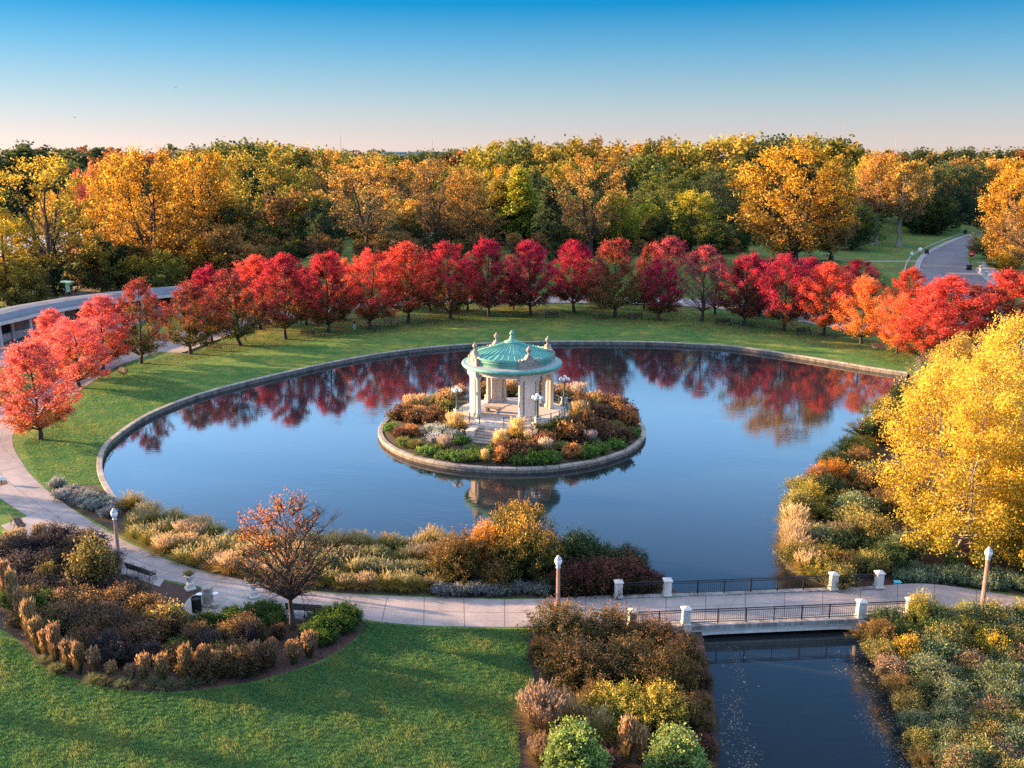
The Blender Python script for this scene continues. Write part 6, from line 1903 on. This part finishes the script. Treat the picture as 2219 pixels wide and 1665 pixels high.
# --- the big shrubs in the middle foreground
for k, px, w, h, z in [('bronze', (1215, 1415), 165, 104, 'at the path end of the middle bed'), ('bronze', (1320, 1420), 165, 100, 'below the lamp in the middle bed'), ('rusty', (1420, 1440), 150, 96, 'below the near bridge post'), ('rusty', (1470, 1470), 100, 90, 'at the channel beside the bridge'),
                   ('rusty', (1245, 1500), 185, 112, 'at the lawn side of the middle bed'), ('bronze', (1350, 1500), 190, 112, 'in the heart of the middle bed'), ('rusty', (1432, 1530), 160, 120, 'over the channel bank'), ('bronze', (1490, 1500), 70, 70, 'hanging over the channel'),
                   ('yelgreen', (1345, 1585), 150, 100, 'above the green sapling shrubs'), ('yelgreen', (1425, 1600), 170, 110, 'above the right sapling shrub'), ('bronze', (1480, 1585), 90, 80, 'low at the channel edge'), ('bronze', (1165, 1440), 70, 60, 'at the lawn corner of the middle bed'), ('bronze', (1290, 1560), 120, 80, 'in the low middle of the bed')]:
    put(k, px, w, h, z)
for k, px, w, h, z in [('fountain_pink', (1175, 1600), 150, 100, 'at the lawn edge of the middle bed'), ('fountain_pink', (1150, 1560), 70, 60, 'above the big pink grass'), ('fountain', (1290, 1610), 110, 80, 'between the pink grass and the yellow green shrubs'), ('fountain', (1240, 1585), 90, 76, 'behind the left sapling shrub'), ('reed', (1355, 1650), 60, 84, 'between the two sapling shrubs'), ('reed', (1385, 1655), 50, 74, 'left of the right sapling shrub'),
                   ('sapling', (1240, 1700), 122, 146, 'at the lower edge of the middle bed'), ('sapling', (1462, 1702), 116, 134, 'beside the channel at the lower edge'), ('sapling', (1208, 1690), 66, 104, 'small at the left of the left sapling'), ('sapling', (1286, 1702), 74, 96, 'low at the right of the left sapling'), ('sapling', (1420, 1704), 64, 84, 'low at the left of the right sapling'), ('sapling', (1500, 1706), 66, 96, 'low at the right of the right sapling'), ('burgundy', (1496, 1650), 60, 60, 'low at the channel beside the right sapling'), ('fountain_pink', (1170, 1660), 80, 60, 'left of the left sapling shrub'), ('burgundy', (1310, 1680), 90, 50, 'low between the saplings'), ('fountain_pink', (1500, 1690), 60, 50, 'at the channel in the lower corner')]:
    put(k, px, w, h, z)

# --- right foreground bed
for k, px, w, h, z in [('yelgreen', (1990, 1375), 84, 92, 'beside the last near bridge post'), ('dgreen', (1925, 1375), 100, 56, 'under the right end of the bridge'), ('dgreen', (1960, 1400), 90, 50, 'below the yellow shrub at the bridge'), ('bronze', (1905, 1410), 90, 66, 'at the right bridge abutment'),
                   ('yelgreen', (2090, 1400), 110, 60, 'in front of the right lamp'), ('mixgold', (2150, 1375), 100, 46, 'right of the right lamp pole'), ('mixgold', (1965, 1440), 70, 66, 'over the channel bank on the right'), ('mixgold', (2110, 1490), 50, 40, 'in the middle of the right bed'), ('mixgold', (2190, 1450), 60, 44, 'at the right frame'), ('mixgold', (2050, 1420), 90, 50, 'in the upper right bed')]:
    put(k, px, w, h, z)
for i in range(90):
    v = rnd.uniform(1365, 1720); lo = 1890 + (v - 1365) * 0.36
    u = rnd.uniform(lo + 48, 2250)
    if v < 1400 and u < 1990: continue
    sun_ = v < 1460
    k = rnd.choice(['mixgreen', 'mixgreen', 'mixolive', 'mixpink', 'dgreen'] if not sun_ else ['mixgreen', 'mixolive', 'mixolive', 'mixgold', 'dgreen'])
    zz = 'channel side' if u < lo + 90 else 'middle' if u < lo + 190 else 'right frame'
    z2 = 'near the path' if v < 1450 else 'upper half' if v < 1530 else 'lower half' if v < 1610 else 'at the bottom'
    put(k, (u, v), rnd.uniform(80, 115), rnd.uniform(44, 66), '%s %s, right bed' % (zz, z2))

# --- right bank under the birches (coordinates of the enlarged view: 1657 px for 579)
def rb(key, X, Y, W, top, zone):
    put(key, ((1640 + X / 2.862) / K, (720 + Y / 2.862) / K), W / 2.862 * 1.18, (Y - top) / 2.862, zone)
for t in [('cream', 780, 700, 230, 500, 'overhanging the water at the far end of the right bank'), ('orange', 690, 745, 140, 650, 'below the cream flowered shrub'), ('rusty', 640, 900, 210, 720, 'high on the right bank'), ('orange', 480, 985, 240, 800, 'bulging over the water on the right bank'), ('dgreen', 720, 960, 140, 860, 'under the birch on the right bank'),
          ('rusty', 330, 1085, 210, 985, 'low over the water on the right bank'), ('yelgreen', 540, 1075, 150, 980, 'amid the right bank'), ('dgreen', 700, 1030, 170, 940, 'deep under the birch'), ('yelgreen', 670, 1120, 190, 1030, 'beside the birch on the right bank'), ('sapling', 210, 1205, 110, 1085, 'farthest out over the water'), ('yelgreen', 400, 1160, 160, 1070, 'behind the golden grasses'), ('dgreen', 530, 1180, 150, 1110, 'behind the tan grasses'),
          ('fountain_tan', 240, 1290, 170, 1190, 'farthest left on the right bank'), ('fountain_tan', 330, 1280, 150, 1190, 'beside the leftmost bank grass'), ('fountain_tan', 400, 1340, 200, 1220, 'in the middle of the bank grasses'), ('fountain_tan', 300, 1370, 180, 1270, 'low at the water on the right bank'), ('fountain_pink', 520, 1340, 170, 1200, 'right among the bank grasses'), ('yelgreen', 660, 1330, 190, 1220, 'right of the bank grasses'), ('fountain_tan', 370, 1460, 180, 1340, 'just behind the far railing'), ('fountain_tan', 440, 1480, 130, 1390, 'touching the far railing'),
          ('yelgreen', 590, 1475, 210, 1370, 'behind the last far bridge posts'), ('dgreen', 760, 1400, 150, 1300, 'in the shade behind the path'), ('mixgreen', 800, 1460, 150, 1380, 'right behind the last far post'), ('mixolive', 900, 1450, 130, 1370, 'at the mulch behind the path'), ('dgreen', 970, 1420, 110, 1310, 'tall in the shade at the mulch'), ('mixgold', 740, 1430, 110, 1360, 'beside the last far post'), ('sapling', 1230, 1470, 100, 1380, 'small in the ground cover strip'), ('rusty', 860, 620, 180, 500, 'at the foot of the bare pale tree')]:
    rb(*t)
for i in range(30):
    f = (i + 0.5) / 30
    u = 1945 + (2260 - 1945) * f + rnd.uniform(-6, 6)
    v = 1262 + max(0, f - 0.3) * 30 - (i % 3) * 8 + rnd.uniform(-3, 3)
    put('blueground', (u, v), rnd.uniform(40, 58), rnd.uniform(18, 26), 'along the path beyond the bridge')

for i, (u, v) in enumerate(((1500, 1400), (1522, 1440), (1532, 1480), (1540, 1530), (1546, 1580), (1550, 1630), (1552, 1680))):
    put(('bronze', 'rusty', 'burgundy', 'rusty', 'bronze', 'burgundy', 'rusty')[i], (u - 26, v + 14), 66, 48, 'hanging over the left channel edge')
for i, (u, v) in enumerate(((1872, 1378), (1892, 1420), (1912, 1455), (1934, 1495), (1950, 1535), (1966, 1575), (1978, 1615), (1990, 1660), (2000, 1705))):
    put(('bronze', 'mixolive', 'mixpink', 'bronze', 'mixolive', 'mixgreen', 'mixolive', 'bronze', 'mixgreen')[i], (u + 16, v + 16), 84, 46, 'hanging over the right channel edge')
for i, (u, v) in enumerate(((1955, 872), (1905, 905), (1868, 945), (1830, 985), (1790, 1020), (1760, 1055), (1738, 1090), (1712, 1112), (1704, 1140), (1704, 1172), (1702, 1200), (1716, 1222), (1735, 1240), (1765, 1252), (1800, 1268))):
    put(('dgreen', 'yelgreen', 'rusty', 'yelgreen', 'dgreen', 'rusty', 'yelgreen', 'mixolive', 'fountain_tan', 'fountain_tan', 'fountain_tan', 'mixolive', 'fountain_tan', 'yelgreen', 'mixolive')[i], (u + 14, v + 12), 88, 56, 'along the water of the right bank')
for i in range(22):
    u, v = rnd.uniform(1740, 1960), rnd.uniform(1060, 1260)
    if u < 1700 + (1260 - v) * 0.0 + 40: continue
    put(rnd.choice(['yelgreen', 'mixolive', 'dgreen', 'mixgreen', 'rusty']), (u, v), rnd.uniform(80, 110), rnd.uniform(42, 64), 'filling the right bank')
for i in range(40):
    u = rnd.uniform(110, 560); v = rnd.uniform(1350, 1474)
    if v > 1425 + (u - 60) * 0.13 or v < 1320 + 0.10 * u: continue
    put(rnd.choice(['brownbed', 'brownbed', 'purple', 'tanbed', 'olivebed']), (u, v), rnd.uniform(64, 92), rnd.uniform(44, 62), 'low in the left bed')
ORD = ['first', 'second', 'third', 'fourth', 'fifth', 'sixth', 'seventh', 'eighth', 'ninth', 'tenth', 'eleventh', 'twelfth', 'thirteenth', 'fourteenth', 'fifteenth', 'sixteenth', 'seventeenth', 'eighteenth', 'nineteenth', 'twentieth']
from collections import defaultdict
byz = defaultdict(list)
for e in QUEUE: byz[(e[0], e[4])].append(e)
rnd = random.Random(31)
for (key, zone), L in byz.items():
    kd = KINDS[key]
    if kd['me'] is None:
        kd['me'] = [kd['mk'](400 + 7 * j + len(key) * 3, kd['R'], kd['H']) for j in range(3)]
    L.sort(key=lambda e: e[1].x)
    for i, e in enumerate(L):
        p, w, h = e[1], e[2], e[3]
        ps = px_size(p)
        sw = w * ps / (2 * kd['R'])
        if h is None: sh = (sw * 0.5 + 0.5 * e[5]) * (1.02 if 'stair' in zone and key != 'i_gold' else 1.3)
        else:
            sh = max(0.25, (h * ps * 1.0 - 0.06 * w * ps)) / kd['H']
            p = p + Vector((0, 0.16 * w * ps, 0))
        if len(L) == 1: lab = '%s %s' % (kd['words'], zone)
        elif len(L) == 2: lab = '%s %s %s' % (('left', 'right')[i], kd['words'], zone)
        else: lab = '%s %s, %s from left' % (kd['words'], zone, ORD[min(i, 19)])
        lab = ' '.join(lab.replace(' ,', ',').split())
        o = link_mesh(kd['name'], kd['me'][rnd.randrange(3)], None, None, p)
        o.rotation_euler = (0, 0, rnd.uniform(0, 6.28))
        o.scale = (sw, sw, sh)
        t = rnd.uniform(0.82, 1.18)
        o.color = (t, t * rnd.uniform(0.93, 1.07), t * rnd.uniform(0.9, 1.1), 1)
        tag(o, lab, kd['cat'], kd['words'] + ' plants', 'thing')
        if len(lab.split()) > 16: print('LONG', len(lab.split()), lab)

# plants in the urn planters
for px in ((411, 1274), (549, 1291)):
    b = gp(*px)
    o = link_mesh('potted_plant', shrub_mesh(88, 0.36, 0.36, 26, 4, 6, 0.07, 0.04, [(0, (0.05, 0.06, 0.02)), (0.6, (0.17, 0.17, 0.03)), (1, (0.28, 0.24, 0.05))], tip=((0.12, 0.03, 0.06), 0.3)), None, None, (b.x, b.y, 0.95))
    tag(o, 'yellow green and purple plant in the urn %s' % ('by the bench and fountain' if px[0] < 500 else 'behind the branches of the orange tree'), 'plant')

# ------------------------------------------------------------------ the small half bare tree on the bed, the birches
ENV['halfbare'] = lambda t: np.clip(np.sin(np.pi * np.clip(t * 0.80 + 0.19, 0, 1)), 0, 1) ** 0.45
def small_keep(P, rng):
    f = np.clip((P[:, 2] - 4.2) / 2.6, 0, 1) * np.clip(0.6 - P[:, 0] / 2.6, 0.03, 1)
    return rng.uniform(0, 1, len(P)) < f * 0.95
b = gp(632, 1360)
h = height_at(b, 1086); w = 262 * px_size(b)
ms = tree_mesh(7, h, w / 2 * 0.98, h * 0.33, 'round', 76, 17, 8, 0.115, 0.09, 0.95, [(0, (0.46, 0.15, 0.05)), (0.5, (0.54, 0.18, 0.04)), (1, (0.64, 0.24, 0.035))], 0.16, 'bark', 0.25, 1, True, 0.08, 0.24, small_keep, twr=2.2)
make_tree('half_bare_tree', ms, b, (1, 1, 1), 0.0, 'small half bare tree with orange leaves on its crown beside the path', 'tree')
BIRCH = [(0, (0.34, 0.29, 0.04)), (0.5, (0.56, 0.38, 0.04)), (1, (0.68, 0.48, 0.07))]
for k, (px, top, wpx, lab, pal) in enumerate([((2062, 1205), 790, 330, 'large yellow birch nearest the path on the right bank', BIRCH), ((2185, 1150), 690, 330, 'tall yellow birch at the right frame behind the nearest birch', BIRCH),
                                         ((2085, 985), 735, 190, 'tan yellow birch standing back on the right bank', [(0, (0.38, 0.25, 0.06)), (1, (0.52, 0.34, 0.07))]), ((2235, 1240), 930, 200, 'yellow birch cut by the right frame above the lamp', BIRCH)]):
    b = gp(*px); h = height_at(b, top); w = wpx * px_size(b)
    ms = tree_mesh(61 + k * 9, h, w / 2, h * 0.05, 'broad', 80, 18, 40, 0.155, 0.22, 0.42, pal, 0.16, 'pale_bark', 0.30, 3, True, 0.26, 0.26, None, 'leaf', 'height', 0.75, 0.12)
    make_tree('birch_tree', ms, b, (1, 1, 1), 0.0, lab, 'birch tree', 'yellow birches on the right bank')
b = gp(1996, 862); h = height_at(b, 766)
ms = tree_mesh(99, h, 2.6, 1.2, 'round', 44, 12, 3, 0.1, 0.1, 0.8, [(0, (0.35, 0.26, 0.16)), (1, (0.4, 0.3, 0.18))], 0.12, 'pale_bark', 0.2, 1, True, 0.2, 0.3)
make_tree('bare_tree', ms, b, (1, 1, 1), 0.0, 'bare pale twiggy tree at the right end of the pond wall', 'tree')

# ------------------------------------------------------------------ lawn grass, floating leaves, leaf litter
def poly_mask(X, Y, poly):
    ins = np.zeros(len(X), bool)
    j = len(poly) - 1
    for i in range(len(poly)):
        xi, yi = poly[i]; xj, yj = poly[j]
        c = ((yi > Y) != (yj > Y)) & (X < (xj - xi) * (Y - yi) / (yj - yi + 1e-12) + xi)
        ins ^= c
        j = i
    return ins
def blades(name, poly, n, hgt, width, cols, seed, label):
    rng = np.random.default_rng(seed)
    xs = [p[0] for p in poly]; ys = [p[1] for p in poly]
    X = rng.uniform(min(xs), max(xs), n); Y = rng.uniform(min(ys), max(ys), n)
    k = poly_mask(X, Y, poly); X, Y = X[k], Y[k]; n = len(X)
    base = np.stack([X, Y, np.full(n, -0.005)], 1)
    az = rng.uniform(0, 6.28, n)
    d = np.stack([np.cos(az), np.sin(az), np.zeros(n)], 1); s = np.stack([-np.sin(az), np.cos(az), np.zeros(n)], 1)
    # patchy height and colour, as mown turf grows
    pn = np.sin(X * 0.9 + 1.3 * np.sin(Y * 0.7)) * np.cos(Y * 1.1 + 0.8 * np.sin(X * 0.5)) + 0.5 * np.sin(X * 2.7 + Y * 1.9)
    tuft = np.sin(X * 7.3 + 2.1 * np.sin(Y * 5.1)) * np.sin(Y * 8.7 + 1.7 * np.sin(X * 4.3))
    hh = hgt * rng.uniform(0.4, 1.25, n) * (1 + 0.22 * pn + 0.38 * tuft)
    lean = hh * rng.uniform(0.1, 0.9, n)
    tip = base + d * lean[:, None] + np.stack([np.zeros(n), np.zeros(n), hh], 1)
    w = (width * rng.uniform(0.6, 1.3, n))[:, None]
    v = np.stack([base - s * w, base + s * w, tip + s * w * 0.3, tip - s * w * 0.3], 1).reshape(-1, 3)
    t = np.clip(rng.uniform(0, 1, n) * 0.55 + 0.22 + pn * 0.24 + tuft * 0.12, 0, 1)
    cc = np.array(cols); q = t * (len(cc) - 1); i0 = np.clip(q.astype(int), 0, len(cc) - 2)
    c = cc[i0] * (1 - (q - i0))[:, None] + cc[i0 + 1] * (q - i0)[:, None]
    c = c * np.exp(rng.normal(0, 0.18, (n, 1)))
    col = np.repeat(np.concatenate([c, np.ones((n, 1))], 1), 4, 0)
    me = raw_mesh(name, v, np.arange(4 * n).reshape(-1, 4), col, M['blade'])
    o = link_mesh(name, me)
    tag(o, label, 'grass', None, 'stuff')
GC = [(0.046, 0.140, 0.062), (0.070, 0.185, 0.068), (0.125, 0.235, 0.07), (0.27, 0.28, 0.09)]
lawn1 = [gp(*p).to_2d()[:] for p in ((-30, 1372), (30, 1385), (110, 1452), (240, 1492), (380, 1500), (560, 1476), (700, 1430), (772, 1382), (790, 1343), (930, 1358), (1145, 1360), (1138, 1420), (1152, 1480), (1118, 1560), (1122, 1720), (-30, 1720))]
blades('grass', lawn1, 430000, 0.115, 0.015, GC, 5, 'short green turf of the foreground lawn')
lawn2 = [gp(*p).to_2d()[:] for p in ((45, 960), (75, 1030), (105, 1060), (160, 1048), (216, 1046), (216, 1000), (255, 942), (310, 900), (440, 845), (300, 800), (200, 850), (110, 905))]
blades('grass', lawn2, 90000, 0.10, 0.018, GC, 6, 'short green turf between the path and the left pond wall')
# autumn leaves afloat along the channel and the right bank, lying on mulch and lawn
def litter(name, pts, size, cols, seed, label, z):
    rng = np.random.default_rng(seed)
    P = np.array(pts); n = len(P)
    P = np.concatenate([P, np.full((n, 1), z) + rng.uniform(0, 0.004, (n, 1))], 1)
    az = rng.uniform(0, 6.28, n)
    tilt = rng.normal(0, 0.10 if z > -0.5 else 0.01, n)
    a = np.stack([np.cos(az), np.sin(az), tilt], 1); b_ = np.stack([-np.sin(az), np.cos(az), tilt], 1)
    s = size * rng.uniform(0.5, 1.4, (n, 1))
    c = np.array(cols)[rng.integers(0, len(cols), n)] * np.exp(rng.normal(0, 0.2, (n, 1)))
    o = link_mesh(name, build_quads(name, P, a * s * 0.5, b_ * s * 0.35, c, M['leaf']))
    tag(o, label, 'leaves', None, 'stuff')
rng = np.random.default_rng(4)
fl = []
for (a, b_, n, sp) in (((1575, 1395), (1625, 1690), 520, 13), ((1560, 1500), (1600, 1700), 420, 16), ((1835, 1410), (1950, 1690), 760, 20), ((1880, 1480), (1975, 1690), 420, 18), ((1800, 1400), (1850, 1480), 120, 16), ((1700, 1060), (1660, 1180), 190, 18), ((1660, 1180), (1720, 1240), 130, 12), ((1810, 975), (1720, 1070), 70, 8)):
    for k in range(n):
        t = rng.uniform(); wob = math.sin(t * 9) * sp * 0.8
        q = gp(a[0] + (b_[0] - a[0]) * t + wob + rng.normal(0, sp), a[1] + (b_[1] - a[1]) * t + rng.normal(0, 6), WATER_Z)
        if poly_mask(np.array([q.x]), np.array([q.y]), [(p.x, p.y) for p in water_loop])[0]: fl.append((q.x, q.y))
litter('floating_leaves', fl, 0.085, [(0.26, 0.25, 0.24), (0.14, 0.13, 0.11), (0.36, 0.34, 0.32), (0.10, 0.10, 0.09), (0.07, 0.08, 0.06)], 2, 'pale leaves afloat along the edges of the channel and pond', WATER_Z + 0.006)
def scatter(poly, n, seed):
    rng = np.random.default_rng(seed)
    xs = [p[0] for p in poly]; ys = [p[1] for p in poly]
    X = rng.uniform(min(xs), max(xs), n); Y = rng.uniform(min(ys), max(ys), n)
    k = poly_mask(X, Y, poly)
    return list(zip(X[k], Y[k]))
mul = [gp(*p).to_2d()[:] for p in ((1800, 1240), (1960, 1262), (2200, 1270), (2330, 1270), (2330, 1020), (1990, 1040), (1860, 1120))]
litter('leaf_litter', scatter(mul, 16000, 3), 0.12, [(0.30, 0.12, 0.05), (0.20, 0.075, 0.04), (0.40, 0.24, 0.05), (0.12, 0.06, 0.04)], 8, 'rust and yellow leaves fallen on the mulch below the birches', 0.02)
bedp = [gp(*p).to_2d()[:] for p in ((440, 1340), (600, 1315), (780, 1345), (765, 1378), (700, 1422), (560, 1465), (420, 1470))]
litter('leaf_litter', scatter(bedp, 5200, 4), 0.10, [(0.12, 0.055, 0.04), (0.06, 0.035, 0.028), (0.20, 0.10, 0.06)], 9, 'dry leaf litter on the mulch under the half bare tree', 0.016)
fal = [gp(*p).to_2d()[:] for p in ((300, 800), (520, 760), (800, 722), (1100, 700), (1400, 706), (1700, 732), (1950, 790), (2010, 775), (1800, 712), (1500, 678), (1150, 664), (800, 682), (520, 730), (320, 780))]
litter('fallen_leaves', scatter(fal, 60000, 6), 0.19, [(0.28, 0.07, 0.04), (0.30, 0.14, 0.05), (0.18, 0.05, 0.04), (0.25, 0.16, 0.07)], 10, 'fallen red and brown leaves on the grass under the maples', 0.02)
litter('fallen_leaves', scatter(lawn1, 5200, 21), 0.07, [(0.34, 0.2, 0.07), (0.28, 0.13, 0.06), (0.4, 0.3, 0.1)], 22, 'stray autumn leaves on the foreground lawn', 0.06)
litter('fallen_leaves', scatter(lawn2, 2600, 23), 0.10, [(0.36, 0.09, 0.05), (0.34, 0.16, 0.06), (0.4, 0.28, 0.09)], 24, 'stray red leaves on the grass under the coral maples', 0.07)
pth = [gp(*p).to_2d()[:] for p in ((480, 1250), (640, 1278), (800, 1290), (780, 1332), (600, 1302), (470, 1290))]
litter('fallen_leaves', scatter(pth, 500, 12), 0.07, [(0.34, 0.13, 0.08), (0.3, 0.1, 0.06), (0.2, 0.1, 0.07)], 13, 'small leaves scattered on the path under the half bare tree', 0.02)
